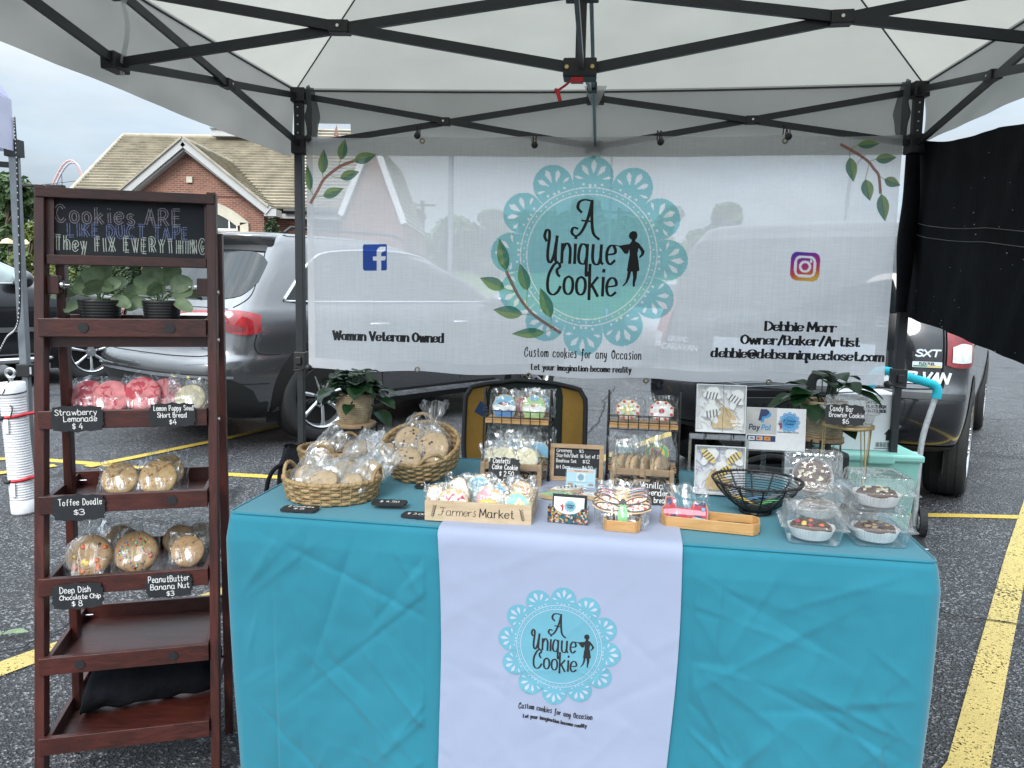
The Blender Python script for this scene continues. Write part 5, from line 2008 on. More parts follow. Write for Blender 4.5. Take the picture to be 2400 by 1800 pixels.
ALLOY = mat('alloy', (.56, .57, .58), .3, metal=.9, var=.08)
LENSR = mat('lens_red', (.27, .006, .010), .14, var=.35, vs_=14, coat=1.0, spec=.6)
LENSD = mat('lens_dark_red', (.16, .004, .008), .08, var=.3, vs_=14, coat=1.0)
LENSW = mat('lens_clear', (.62, .62, .60), .1, var=.2, vs_=30, coat=1.0)
CLAD = mat('black_cladding', (.014, .015, .016), .55, var=.15)
GAP = mat('panel_gap', (.004, .004, .004), .9)
CGLASS = mat('car_glass', (.010, .013, .014), .04, var=.15, vs_=2, spec=.5)
PLATE = mat('number_plate', (.62, .66, .72), .5)

def wheel(parent, x, y, r, rim, w, sg, spokes=7):
 mb = MB()
 prof = [(rim, -w * .42), (rim + .02, -w * .48), (r * .93, -w * .5), (r * .985, -w * .42), (r, -w * .2), (r, w * .2), (r * .985, w * .42), (r * .93, w * .5), (rim + .02, w * .48), (rim, w * .42)]
 rot = M.Rotation(R(90), 3, 'X')
 mb.lathe(prof, 44, (x, y, r), mtx=rot)
 for k in range(4):
  zz = -w * .3 + k * w * .2
  mb.lathe([(r + .001, zz - .006), (r + .003, zz), (r + .001, zz + .006)], 44, (x, y, r), mtx=rot)
 wh = part('wheel', mb, RUBBER, parent)
 o = sg * w * .5
 mb = MB()
 fr_ = lambda a, rad, d: V((x + rad * math.cos(a), y + o * (1 - d), r + rad * math.sin(a)))
 m2 = [(rim, .0), (rim * .96, .05), (rim * .93, .25), (rim * .9, .55)]
 nn = 44
 vs_ = [fr_(2 * math.pi * k / nn, a, d) for a, d in m2 for k in range(nn)]
 mb.add(vs_, [(i * nn + k, i * nn + (k + 1) % nn, (i + 1) * nn + (k + 1) % nn, (i + 1) * nn + k) for i in range(3) for k in range(nn)], 0, True)
 for k in range(spokes):
  a = 2 * math.pi * (k + .25) / spokes
  da = .55 * math.pi / spokes
  pr = [(.17, .9, .2), (.45, .6, .1), (.75, .62, .07), (.97, 1.0, .12)]
  vs_ = []
  for t, ww, d in pr:
   for sgn in (-1, -.35, .35, 1):
    vs_.append(fr_(a + sgn * da * ww * (.4 / max(t, .35)), rim * t, d + (.1 if abs(sgn) == 1 else 0)))
  mb.add(vs_, [(4 * i + j, 4 * i + j + 1, 4 * i + j + 5, 4 * i + j + 4) for i in range(3) for j in range(3)], 0, True)
 vs_ = [fr_(2 * math.pi * k / 24, rim * .24, .12) for k in range(24)]
 mb.add(vs_, [tuple(range(24))], 0)
 mb.add(vs_ + [fr_(2 * math.pi * k / 24, rim * .26, .6) for k in range(24)], [(k, (k + 1) % 24, 24 + (k + 1) % 24, 24 + k) for k in range(24)], 0)
 vs_ = [fr_(2 * math.pi * k / 24, rim * .93, .62) for k in range(24)]
 mb.add(vs_, [tuple(range(24))], 1)
 for k in range(5):
  a = 2 * math.pi * k / 5 + .4
  c_ = fr_(a, rim * .34, .1)
  mb.tube([c_ - V((0, sg * .02, 0)), c_ + V((0, sg * .012, 0))], .012, 6, mi=0)
 mb.tube([fr_(0, 0, .14), fr_(0, 0, .02)], rim * .13, 16)
 part('rim', mb, [ALLOY, GAP], wh)
 return wh

def gapline(sh, mb, pts, kind, sg, w=.006, off=.003):
 """dark seam between panels, following the skin"""
 pts = smooth_pts(pts, 5)
 for (a0, z0), (a1, z1) in zip(pts, pts[1:]):
  f = (lambda a, z, d: sh.side(a, z, sg, d)) if kind == 's' else (lambda a, z, d: sh.rear(a, z, d))
  p, q = f(a0, z0, off), f(a1, z1, off)
  n_ = (f(a0, z0, off + .01) - p).normalized()
  t_ = (q - p).cross(n_)
  if t_.length < 1e-7:
   continue
  t_.normalize()
  mb.quad(p - t_ * w / 2, q - t_ * w / 2, q + t_ * w / 2, p + t_ * w / 2)

def car_common(t, sh, paint, axles, wr, rim, W2, arch, sides=(-1, 1)):
 part('body', sh.body(), paint, t)
 for sg in sides:
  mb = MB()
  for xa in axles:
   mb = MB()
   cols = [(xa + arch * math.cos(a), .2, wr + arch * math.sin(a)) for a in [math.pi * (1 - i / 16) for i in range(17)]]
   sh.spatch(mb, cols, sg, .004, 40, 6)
   part('wheel_arch_shade', mb, GAP, t)  # flat black patch on the skin, painted shade for the wheel well's depth
  for xa in axles:
   wheel(t, xa, sg * (W2 - .105), wr, rim, .235, sg)

def heading(p_rear_wheel, ang, axle, half):
 """location of the car's origin so that its right rear wheel stands at the given ground point"""
 c, s_ = math.cos(ang), math.sin(ang)
 lx, ly = axle, -half
 return V((p_rear_wheel[0] - (lx * c - ly * s_), p_rear_wheel[1] - (lx * s_ + ly * c), 0))

# --- dark grey SUV
GREYP = m_carpaint('paint_grey', (.155, .155, .16), .8, .2)
lv = [(.24, .30, 4.70, .87, .45, .6), (.32, .16, 4.82, .93, .45, .6), (.46, .06, 4.90, .965, .45, .6), (.60, .0, 4.92, .98, .45, .6), (.70, .02, 4.92, .98, .45, .6), (.76, .11, 4.90, .975, .42, .6), (.90, .15, 4.84, .975, .42, .6),
      (1.00, .16, 4.62, .965, .42, .7), (1.07, .18, 4.2, .95, .42, .8), (1.13, .22, 3.72, .925, .42, .7), (1.28, .33, 3.42, .87, .40, .6), (1.43, .45, 3.08, .81, .40, .6), (1.57, .56, 2.72, .745, .38, .6), (1.65, .62, 2.42, .69, .38, .6), (1.695, .70, 2.1, .60, .4, .5), (1.715, 1.0, 1.8, .3, .3, .4)]
sh = Shell(lv)
HA = R(50.5)
loc = heading((-1.63, 6.31), HA, 1.12, .865)
suv = thing('parked_suv', 'dark grey metallic SUV parked behind the ladder shelf and the banner', 'car', loc, HA, group='cars parked in the bays')
car_common(suv, sh, GREYP, (1.12, 3.94), .375, .255, .975, .47)
mb = MB()
sh.rpatch(mb, [(-78, 1.30, 1.45), (-66, 1.19, 1.52), (-40, 1.16, 1.545), (0, 1.16, 1.555), (40, 1.16, 1.545), (66, 1.19, 1.52), (78, 1.30, 1.45)], .006, 60, 12)
rw = part('rear_window', mb, CGLASS, suv)
mb = MB()
for sg in (-1, 1):
 pass
q = [sh.rear(-32 + i * 8, 1.185 + .012 * i, .03) for i in range(5)]
mb.tube(q, [.012, .01, .009, .008, .006], 6)
part('wiper', mb, BLACKP, rw)
mb = MB()

def spo(i, j):
 th = -76 + 152 * i
 a = sh.rear(th, 1.69, .0)
 if j < .5:
  return sh.rear(th, 1.685 - .04 * j, .0 + .16 * (j / .5) * math.cos(R(th)) ** .4)
 k = (j - .5) / .5
 return sh.rear(th, 1.665 - .085 * k, .16 * (1 - k) * math.cos(R(th)) ** .4 + .006)

mb.sheet(spo, 40, 8)
sp_ = part('spoiler', mb, GREYP, suv)
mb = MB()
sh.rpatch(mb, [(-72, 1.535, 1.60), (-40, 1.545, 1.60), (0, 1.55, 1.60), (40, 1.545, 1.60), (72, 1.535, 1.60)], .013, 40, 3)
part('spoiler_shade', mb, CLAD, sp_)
for sg in (-1, 1):
 mb = MB()
 cols = [(sg * 22, .975, 1.055), (sg * 30, .965, 1.075), (sg * 55, .93, 1.085), (sg * 72, .90, 1.08), (sg * 84, .905, 1.06), (sg * 88.5, .92, 1.045)]
 sh.rpatch(mb, cols, .014, 40, 8)
 tl_ = part('tail_light', mb, LENSR, suv)
 mb = MB()
 sh.rpatch(mb, [(sg * 24, 1.015, 1.045), (sg * 30, 1.015, 1.055), (sg * 44, 1.02, 1.06), (sg * 47, 1.03, 1.058)], .02, 20, 4)
 part('reverse_lens', mb, LENSW, tl_)
 mb = MB()
 sh.rpatch(mb, [(sg * 50, .945, .99), (sg * 62, .925, .985), (sg * 72, .93, .965), (sg * 76, .94, .95)], .019, 20, 4)
 sh.rpatch(mb, [(sg * 24, .98, .992), (sg * 46, .955, .975), (sg * 62, .99, 1.0)], .019, 20, 3)
 part('lens_shade', mb, LENSD, tl_)
mb = MB()
sh.rpatch(mb, [(-16, .80, .905), (16, .80, .905)], .006, 16, 4)
part('number_plate', mb, PLATE, suv)
mb = MB()
sh.rpatch(mb, [(-28, .925, .955), (0, .93, .96), (28, .925, .955)], .022, 24, 3)
sh.rpatch(mb, [(-78, .582, .60), (-50, .585, .605), (0, .585, .61), (50, .585, .605), (78, .582, .60)], .02, 50, 3)
part('chrome_trim', mb, CHROME, suv)
mb = MB()
sh.rpatch(mb, [(-89, .25, .48), (-76, .25, .565), (-40, .25, .575), (0, .25, .575), (40, .25, .575), (76, .25, .565), (89, .25, .48)], .008, 60, 6)
part('bumper_cladding', mb, CLAD, suv)
mb = MB()
gapline(sh, mb, [(-58, .885), (-57, .80), (-50, .745), (-30, .735), (0, .735), (30, .735), (50, .745), (57, .80), (58, .885)], 'r', 1, .010)
gapline(sh, mb, [(-70, 1.60), (-74, 1.42), (-76, 1.2), (-64, 1.1)], 'r', 1, .008)
gapline(sh, mb, [(70, 1.60), (74, 1.42), (76, 1.2), (64, 1.1)], 'r', 1, .008)
gapline(sh, mb, [(-60, 1.09), (-30, 1.10), (0, 1.07), (30, 1.10), (60, 1.09)], 'r', 1, .007)
gapline(sh, mb, [(.52, .90), (.50, .82), (.53, .76), (.62, .745), (.72, .745)], 's', -1, .006)
gapline(sh, mb, [(.28, .55), (.45, .53), (.62, .525)], 's', -1, .006)
for xx in (1.75, 2.75, 3.55):
 gapline(sh, mb, [(xx, 1.12), (xx - .03, .8), (xx + .02, .4)], 's', -1, .007)
ps_ = part('panel_seam', mb, GAP, suv)
ps_['kind'] = 'stuff'
for sg in (-1, 1):
 mb = MB()
 sh.spatch(mb, [(.80, 1.155, 1.165), (.95, 1.155, 1.30), (1.12, 1.155, 1.45), (1.35, 1.15, 1.545), (2.0, 1.14, 1.585), (2.6, 1.14, 1.54), (3.0, 1.135, 1.43), (3.35, 1.13, 1.24), (3.5, 1.13, 1.14)], sg, .005, 60, 8)
 sw = part('side_window', mb, CGLASS, suv)
 mb = MB()
 up_ = [(.80, 1.16), (.95, 1.31), (1.12, 1.46), (1.35, 1.555), (2.0, 1.595), (2.6, 1.55), (3.0, 1.44), (3.35, 1.25), (3.5, 1.14)]
 mb.tube([sh.side(a, z, sg, .008) for a, z in smooth_pts(up_, 5)] + [sh.side(a, 1.143, sg, .008) for a in (3.2, 2.6, 2.0, 1.4, .95)], .0135, 6, closed=True)
 part('window_trim', mb, CHROME, sw)
 mb = MB()
 for xx in (1.42, 2.42):
  sh.spatch(mb, [(xx - .04, 1.14, 1.57), (xx + .04, 1.14, 1.575)], sg, .008, 4, 6)
 part('pillar', mb, CLAD, sw)
 for xx in (1.72, 2.75):
  mb = MB()
  mb.tube([sh.side(xx - .1, .955, sg, .01), sh.side(xx - .08, .957, sg, .035), sh.side(xx + .08, .957, sg, .035), sh.side(xx + .1, .955, sg, .01)], .013, 8)
  part('door_handle', mb, CHROME, suv)
 mb = MB()
 mb.ball(sh.side(3.28, 1.16, sg, .14), .11, (.8, 1.1, .75))
 part('wing_mirror', mb, GREYP, suv)
 mb = MB()
 sh.spatch(mb, [(1.55, .30, .345), (2.2, .30, .35), (3.35, .30, .345)], sg, .03, 20, 4)
 part('sill_trim', mb, CHROME, suv)
 mb = MB()
 sh.spatch(mb, [(1.5, .24, .31), (3.4, .24, .31)], sg, .016, 20, 4)
 part('sill_cladding', mb, CLAD, suv)
 mb = MB()
 sh.spatch(mb, [(.3, .25, .36), (.62, .25, .38)], sg, .007, 10, 4)
 part('sill_cladding', mb, CLAD, suv)
 mb = MB()
 mb.tube([V((1.0, sg * .64, 1.70)), V((1.06, sg * .64, 1.745)), V((2.2, sg * .62, 1.755)), V((2.35, sg * .6, 1.70))], .014, 6)
 part('roof_rail', mb, BLACKP, suv)
# round maker's mark on the tailgate
mk = sh.rear(0, 1.035, .012)
FRR = frame(mk, V((0, -1, 0)), V((.15, 0, 1)))
ink = Ink(FRR, .004)
ink.stroke([(.055 * math.cos(a), .062 * math.sin(a)) for a in [2 * math.pi * i / 40 for i in range(41)]], .012, 0, 0)
ink.stroke([(-.012, .05), (-.032, -.03)], .014)
ink.stroke([(.012, .05), (.032, -.03)], .014)
ink.stroke([(-.026, -.012), (-.008, -.012)], .008)
ink.stroke([(.026, -.012), (.008, -.012)], .008)
part('maker_mark', ink.mb, CHROME, suv)

# --- black minivan
BLKP = m_carpaint('paint_black', (.012, .013, .016), .3, .22)
lv = [(.36, .30, 4.85, .86, .32, .6), (.42, .12, 5.0, .93, .32, .6), (.54, .02, 5.08, .965, .30, .6), (.68, .0, 5.1, .975, .30, .6), (.74, .02, 5.1, .975, .30, .6), (.80, .10, 5.08, .975, .26, .6), (.95, .12, 4.98, .975, .26, .7),
      (1.05, .14, 4.7, .965, .26, .8), (1.14, .17, 4.25, .95, .26, .8), (1.22, .20, 4.0, .93, .26, .8), (1.40, .27, 3.6, .885, .25, .7), (1.56, .35, 3.2, .84, .25, .6), (1.66, .42, 2.9, .79, .25, .6), (1.73, .50, 2.6, .71, .26, .6), (1.765, .80, 2.2, .4, .3, .5)]
vh = Shell([(a, b, c, d * .965, e, f) for a, b, c, d, e, f in lv])
VA = R(57)
loc = heading((2.86, 4.95), VA, 1.02, .83)
van = thing('parked_minivan', 'black minivan parked behind the right half of the banner', 'van', loc, VA, group='cars parked in the bays')
car_common(van, vh, BLKP, (1.02, 4.08), .355, .235, .94, .43)
mb = MB()
vh.rpatch(mb, [(-70, 1.22, 1.60), (-55, 1.19, 1.625), (0, 1.18, 1.63), (55, 1.19, 1.625), (70, 1.22, 1.60)], .006, 50, 10)
part('rear_window', mb, CGLASS, van)
for sg in (-1, 1):
 mb = MB()
 vh.rpatch(mb, [(sg * 57, .90, 1.23), (sg * 64, .885, 1.25), (sg * 76, .885, 1.24), (sg * 86, .90, 1.2), (sg * 89, .93, 1.15)], .013, 30, 10)
 tl_ = part('tail_light', mb, LENSR, van)
 mb = MB()
 vh.rpatch(mb, [(sg * 60, .915, 1.0), (sg * 68, .91, 1.02), (sg * 79, .915, 1.01)], .02, 16, 6)
 part('reverse_lens', mb, LENSW, tl_)
mb = MB()
vh.rpatch(mb, [(-80, .705, .74), (-40, .715, .75), (0, .715, .75), (40, .715, .75), (80, .705, .74)], .006, 40, 4)
part('bumper_step', mb, CLAD, van)
mb = MB()
vh.rpatch(mb, [(-88, .37, .42), (0, .37, .44), (88, .37, .42)], .01, 40, 4)
part('bumper_cladding', mb, CLAD, van)
mb = MB()
gapline(vh, mb, [(-56, 1.25), (-56, 1.0), (-55, .80), (-48, .765), (0, .76), (48, .765), (55, .80), (56, 1.0), (56, 1.25)], 'r', 1, .01)
for xx in (1.55, 2.75, 3.7):
 gapline(vh, mb, [(xx, 1.18), (xx, .8), (xx, .4)], 's', -1, .007)
gapline(vh, mb, [(.3, .98), (1.0, .985), (1.6, .98)], 's', -1, .006)
part('panel_seam', mb, GAP, van)
mb = MB()
vh.rpatch(mb, [(-24, .90, 1.0), (24, .90, 1.0)], .008, 16, 4)
pl = part('number_plate', mb, PLATE, van)

def vink(name, txts, m, parent=van, off=.008):
 for txt, th, z, h, w, kw in txts:
  c_ = vh.rear(th, z, off)
  d_ = (vh.rear(th - 4, z, off) - vh.rear(th + 4, z, off))
  ink = Ink(frame(c_, d_, V((.12, 0, 1))), .003)
  ink.text(txt, 0, 0, h, w, **kw)
  part(name, ink.mb, m, parent)

vink('badge_letter', [(c_, th, 1.105, .052, .011, dict(wid=1.9)) for c_, th in zip('DODGE', (26, 13.5, 0, -13.5, -26))], CHROME)
vink('badge_lettering', [('GRAND', 45, .955, .03, .006, dict(wid=1.5)), ('CARAVAN', 43.5, .90, .036, .008, dict(wid=1.5)), ('SXT', -46, .945, .036, .009, dict(wid=1.6, slant=.2))], CHROME)
vink('dealer_lettering', [('NAVELVAN', -40, .80, .055, .014, dict(slant=.25, wid=1.1, sp=1.2))], WHITE)
vink('plate_lettering', [('611 9692', 0, .92, .055, .009, {})], FBBLUE, pl, .012)
mb = MB()
c_ = vh.rear(-46, .9, .012)
d_ = (vh.rear(-50, .9, 0) - vh.rear(-42, .9, 0)).normalized()
FRB = frame(c_, d_, V((.1, 0, 1)))
mb.ext(rrect(-.075, -.016, .075, .016, .004), .003, FRB)
bd_ = part('fuel_badge', mb, CHROME, van)
ink = Ink(FRB, .0045)
ink.text('FLEX FUEL', 0, -.002, .013, .0035)
ink.fill([(-.07, -.013), (.0, -.013), (.0, -.005), (-.07, -.005)], 1)
ink.fill([(.0, -.013), (.07, -.013), (.07, -.005), (.0, -.005)], 2)
part('badge_lettering', ink.mb, [INKP, mat('badge_green', (.03, .25, .08)), mat('badge_yellow', (.6, .45, .05))], bd_)
for sg in (-1, 1):
 mb = MB()
 vh.spatch(mb, [(.75, 1.2, 1.55), (.95, 1.19, 1.62), (2.0, 1.18, 1.64), (3.0, 1.18, 1.60), (3.5, 1.18, 1.42), (3.8, 1.18, 1.22)], sg, .005, 50, 8)
 part('side_window', mb, CGLASS, van)
 mb = MB()
 mb.ball(vh.side(3.75, 1.2, sg, .14), .12, (.8, 1.1, .8))
 part('wing_mirror', mb, BLKP, van)
 mb = MB()
 mb.tube([vh.side(2.0, .99, sg, .035), vh.side(2.22, .99, sg, .035)], .014, 8)
 part('door_handle', mb, BLKP, van)
 mb = MB()
 mb.tube([V((.9, sg * .72, 1.74)), V((1.0, sg * .72, 1.79)), V((2.6, sg * .70, 1.79)), V((2.8, sg * .68, 1.74))], .015, 6)
 part('roof_rail', mb, BLACKP, van)

# --- black SUV at the left edge, seen from its right front flank
lv = [(.30, .2, 4.75, .90, .4, .6), (.45, .05, 4.9, .965, .4, .6), (.65, .0, 4.95, .98, .4, .6), (.90, .05, 4.93, .985, .4, .6), (1.02, .07, 4.85, .975, .4, .7), (1.10, .08, 4.6, .96, .4, .8), (1.17, .10, 4.2, .94, .4, .8), (1.22, .12, 3.75, .925, .4, .7),
      (1.40, .2, 3.4, .87, .4, .6), (1.58, .3, 3.0, .80, .4, .6), (1.70, .4, 2.6, .72, .4, .6), (1.76, .8, 2.2, .45, .4, .5)]
bh = Shell(lv)
BA = R(54.6)
fw_ = PZ(208, 893)
c, s_ = math.cos(BA), math.sin(BA)
loc = heading((fw_.x - 2.95 * c, fw_.y - 2.95 * s_), BA, 1.0, .87)
blk = thing('parked_suv', 'black SUV with chrome side trim cut off by the left picture edge', 'car', loc, BA, group='cars parked in the bays')
car_common(blk, bh, BLKP, (1.0, 3.95), .385, .255, .975, .47, sides=(-1, 1))
for sg in (-1, 1):
 mb = MB()
 bh.spatch(mb, [(.7, 1.25, 1.5), (1.0, 1.245, 1.62), (2.0, 1.24, 1.66), (2.6, 1.24, 1.6), (3.0, 1.24, 1.5), (3.4, 1.24, 1.33), (3.55, 1.24, 1.26)], sg, .005, 50, 8)
 sw = part('side_window', mb, mat('light_glass', (.22, .27, .27), .06, var=.2, vs_=2, coat=1.0), blk)
 mb = MB()
 for xx in (1.5, 2.55):
  bh.spatch(mb, [(xx - .045, 1.23, 1.66), (xx + .045, 1.23, 1.66)], sg, .007, 4, 6)
 part('pillar', mb, CLAD, sw)
 mb = MB()
 mb.tube([bh.side(a, 1.235, sg, .008) for a in (.7, 1.5, 2.5, 3.2, 3.6)], .011, 6)
 mb.tube([bh.side(a, z, sg, .008) for a, z in ((2.0, 1.68), (2.6, 1.62), (3.0, 1.52), (3.4, 1.35), (3.6, 1.25))], .011, 6)
 part('window_trim', mb, CHROME, sw)
 mb = MB()
 bh.spatch(mb, [(1.5, .66, .72), (2.4, .66, .725), (3.42, .67, .72)], sg, .014, 30, 4)
 part('chrome_trim', mb, STEEL, blk)
 mb = MB()
 mb.tube([(1.45, sg * .90, .34), (1.6, sg * .98, .33), (3.3, sg * .98, .33), (3.5, sg * .90, .34)], .04, 8)
 part('step_bar', mb, CHROME, blk)
 mb = MB()
 mb.ball(bh.side(3.18, 1.29, sg, .17), .13, (.75, 1.1, .8))
 mm_ = part('wing_mirror', mb, BLKP, blk)
 mb = MB()
 mb.ball(bh.side(3.13, 1.29, sg, .17), .12, (.7, 1.0, .72))
 part('mirror_glass', mb, MATS['light_glass'], mm_)
 mb = MB()
 gapline(bh, mb, [(3.48, 1.2), (3.46, .8), (3.4, .45)], 's', sg, .008)
 gapline(bh, mb, [(2.45, 1.2), (2.44, .8), (2.42, .45)], 's', sg, .008)
 gapline(bh, mb, [(3.5, 1.10), (4.1, 1.12), (4.6, 1.05)], 's', sg, .008)
 part('panel_seam', mb, GAP, blk)

# --- silver car in the next row, seen faintly through the banner
SILP = m_carpaint('paint_silver', (.45, .46, .47), .6, .3)
lv = [(.25, .2, 4.3, .85, .4, .5), (.45, .02, 4.5, .9, .4, .5), (.70, .0, 4.5, .92, .4, .5), (.90, .1, 4.3, .90, .4, .6), (.98, .15, 3.6, .88, .4, .6), (1.15, .3, 3.2, .80, .4, .5), (1.35, .5, 2.8, .72, .4, .5), (1.48, .8, 2.4, .60, .4, .5), (1.52, 1.1, 2.0, .3, .3, .4)]
th_ = Shell(lv)
sil = thing('parked_car', 'silver car in the far row seen through the banner left of the van', 'car', (2.0, 12.6, 0), R(20), group='cars parked in the bays')
car_common(sil, th_, SILP, (.85, 3.5), .32, .21, .9, .38)
for sg in (-1, 1):
 mb = MB()
 th_.spatch(mb, [(.7, 1.0, 1.1), (1.0, 1.0, 1.34), (2.0, 1.0, 1.42), (2.7, 1.0, 1.3), (3.1, 1.0, 1.05)], sg, .005, 40, 6)
 part('side_window', mb, CGLASS, sil)
mb = MB()
th_.rpatch(mb, [(-65, 1.05, 1.38), (0, 1.03, 1.42), (65, 1.05, 1.38)], .006, 40, 8)
part('rear_window', mb, CGLASS, sil)
for sg in (-1, 1):
 mb = MB()
 th_.rpatch(mb, [(sg * 45, .72, .86), (sg * 70, .72, .87), (sg * 86, .74, .84)], .01, 20, 5)
 part('tail_light', mb, LENSR, sil)

# ------------------------------------------------------------------ makers for cookies, bags, tags, plants
FILM = clear('bag_film', lo=.03, hi=.42, crinkle=.26, scale=20, rough=.2, bump=.3)
FILM2 = clear('bag_film_milky', lo=.14, hi=.6, crinkle=.34, scale=18, rough=.24, bump=.35)
SHELLP = clear('clamshell_plastic', lo=.085, hi=.8, crinkle=.0, scale=30, rough=.07, bump=.15)
ACRYL = clear('acrylic', lo=.06, hi=.5, rough=.03, bump=.05)
DOUGH = m_cookie('cookie_pale', (.43, .31, .18), (.09, .04, .022), .66, 60)
TOFF = m_cookie('cookie_toffee', (.46, .31, .14), (.24, .12, .04), .58, 75)
CHIP = m_cookie('cookie_chip', (.40, .25, .12), (.07, .03, .018), .63, 80)
PINK = m_cookie('cookie_pink', (.66, .24, .25), (.48, .055, .08), .52, 45)
CREAM = m_cookie('cookie_cream', (.68, .63, .45), (.45, .40, .22), .62, 90)
BROWN = m_cookie('brownie', (.085, .036, .020), (.035, .014, .009), .6, 60)
CHOC = mat('chocolate', (.035, .015, .009), .4)
ICE = {}
for k_, c_ in dict(white=(.78, .77, .74), red=(.48, .03, .05), pink=(.72, .33, .40), blue=(.05, .22, .50), sky=(.16, .42, .62), mint=(.25, .60, .50), green=(.12, .45, .14), yellow=(.75, .52, .08), orange=(.70, .15, .03),
                   black=(.015, .015, .017), navy=(.02, .05, .13), tan=(.55, .36, .16), purple=(.35, .22, .50), ice=(.45, .66, .68), lime=(.36, .58, .24), nose=(.50, .24, .10)).items():
 ICE[k_] = mat('icing_' + k_, c_, .45, var=.06, vs_=60)
PAPER = mat('paper_white', (.76, .77, .78), .85, var=.04, vs_=60)
RX90 = M.Rotation(R(90), 4, 'X')

def disc_cookie(mb, c, r, t, rot=None, seed=0.0, n=30, dome=.25, mi=0):
 rot = rot or M.Identity(3)
 c = V(c)
 prof = [(0.001, t / 2 * 1.02), (.35, t / 2), (.7, t / 2 * .96), (.9, t / 2 * .75), (1.0, t * .12), (.99, -t * .3), (.93, -t / 2), (.001, -t / 2)]
 vs_ = []
 for q, z in prof:
  for k in range(n):
   a = 2 * math.pi * k / n
   rr = r * q * (1 + .035 * NZ.noise(V((math.cos(a) * 1.7 + seed, math.sin(a) * 1.7, seed))))
   zz = z + (t * .12 * NZ.noise(V((q * 3 * math.cos(a) + seed, q * 3 * math.sin(a), 2))) if z > 0 else 0)
   vs_.append(c + rot @ V((rr * math.cos(a), rr * math.sin(a), zz)))
 mb.add(vs_, [(i * n + k, (i + 1) * n + k, (i + 1) * n + (k + 1) % n, i * n + (k + 1) % n) for i in range(len(prof) - 1) for k in range(n)], mi, True)

def film_mesh(W, H, T, seed, gather=False, n=30, m=16, z0=0.0):
 """crumpled clear bag standing in the x-z plane"""
 mb = MB()
 vs_ = []
 for j in range(m + 1):
  t = j / m
  if gather:
   w = W * (1.0 if t < .42 else max(.16, 1 - (t - .42) * 4.6)) if t < .6 else W * (.16 + (t - .6) * 1.75)
   th = T * (1 if t < .4 else max(.35, 1 - (t - .4) * 3)) if t < .6 else T * (.35 + .9 * (t - .6))
  else:
   w = W * (.96 + .04 * math.cos(3 * t))
   th = T * (min(1, .25 + t * 5) if t < .5 else max(.1, 1 - (t - .5) * 1.9))
  for k in range(n):
   a = 2 * math.pi * k / n
   ca, sa = math.cos(a), math.sin(a)
   x = w / 2 * math.copysign(abs(ca) ** .75, ca)
   y = th / 2 * math.copysign(abs(sa) ** .9, sa)
   amp = .0035 + .006 * max(0, t - .45)
   x += amp * NZ.noise(V((ca * 3 + seed, sa * 3, t * 7)))
   y += amp * 1.6 * NZ.noise(V((ca * 5, sa * 4 + seed, t * 8)))
   z = z0 + H * t + (.012 * NZ.noise(V((ca * 2.6, sa * 2 + seed, 5))) * t if t > .5 else 0)
   vs_.append(V((x, y, z)))
 mb.add(vs_, [(j * n + k, j * n + (k + 1) % n, (j + 1) * n + (k + 1) % n, (j + 1) * n + k) for j in range(m) for k in range(n)], 0, True)
 mb.add(vs_[:n], [tuple(range(n))], 0)
 return mb

_seed = [0.0]

def sd():
 _seed[0] += 3.71
 return _seed[0]

def bagged(name, label, cat, loc, rz, tilt, cookies, W, H, T, group=None, gather=False, film=None, chips=None, roll=0.0):
 """cookies: (x, y, z, r, thickness, material) standing upright in the bag"""
 t = thing(name, label, cat, loc, rz, group)
 t.rotation_euler = (tilt, roll, rz)
 s_ = sd()
 for k, (x, y, z, r, th, m_) in enumerate(cookies):
  mb = MB()
  disc_cookie(mb, (x, y, z), r, th, M.Rotation(R(90), 3, 'X'), s_ + k)
  ck = part('cookie', mb, m_, t)
  if chips and k == 0:
   rs_ = random.Random(int(s_ * 10))
   for nm, cols, nn, sz in chips:
    for q in range(nn):
     a, d = rs_.uniform(0, 6.28), r * .8 * rs_.random() ** .5
     mb = MB()
     mb.ball((x + d * math.cos(a), y - th / 2, z + d * math.sin(a)), sz * rs_.uniform(.8, 1.2), (1, .6, 1), 7, 5)
     part(nm, mb, rs_.choice(cols), ck)
 part('film', film_mesh(W, H, T, s_, gather), film or FILM, t)
 return t

def shape_cookie(parent, layers, t=.008, lift=.0018, mtx=None):
 """decorated cookie: first layer is the biscuit, the next ones are icing laid on top; x right, y up"""
 base, rest = layers[0], layers[1:]
 mtx = mtx or M()
 mb = MB(mtx)
 mb.ext(base[0], t)
 ck = part('cookie', mb, base[1], parent, bevel=.0012)
 for k, (poly, m_) in enumerate(rest):
  mb = MB(mtx)
  mb.ext(poly, .0012 + lift * .4 * k, z0=t + .0002)
  part('icing', mb, m_, ck)
 return ck

def ell(x, y, a, b, rot=0.0, n=22, a0=0.0, a1=360.0):
 c, s_ = math.cos(R(rot)), math.sin(R(rot))
 out = []
 full = abs(a1 - a0) >= 360
 for i in range(n + (0 if full else 1)):
  th = R(a0 + (a1 - a0) * i / n)
  u, v = a * math.cos(th), b * math.sin(th)
  out.append((x + u * c - v * s_, y + u * s_ + v * c))
 return out

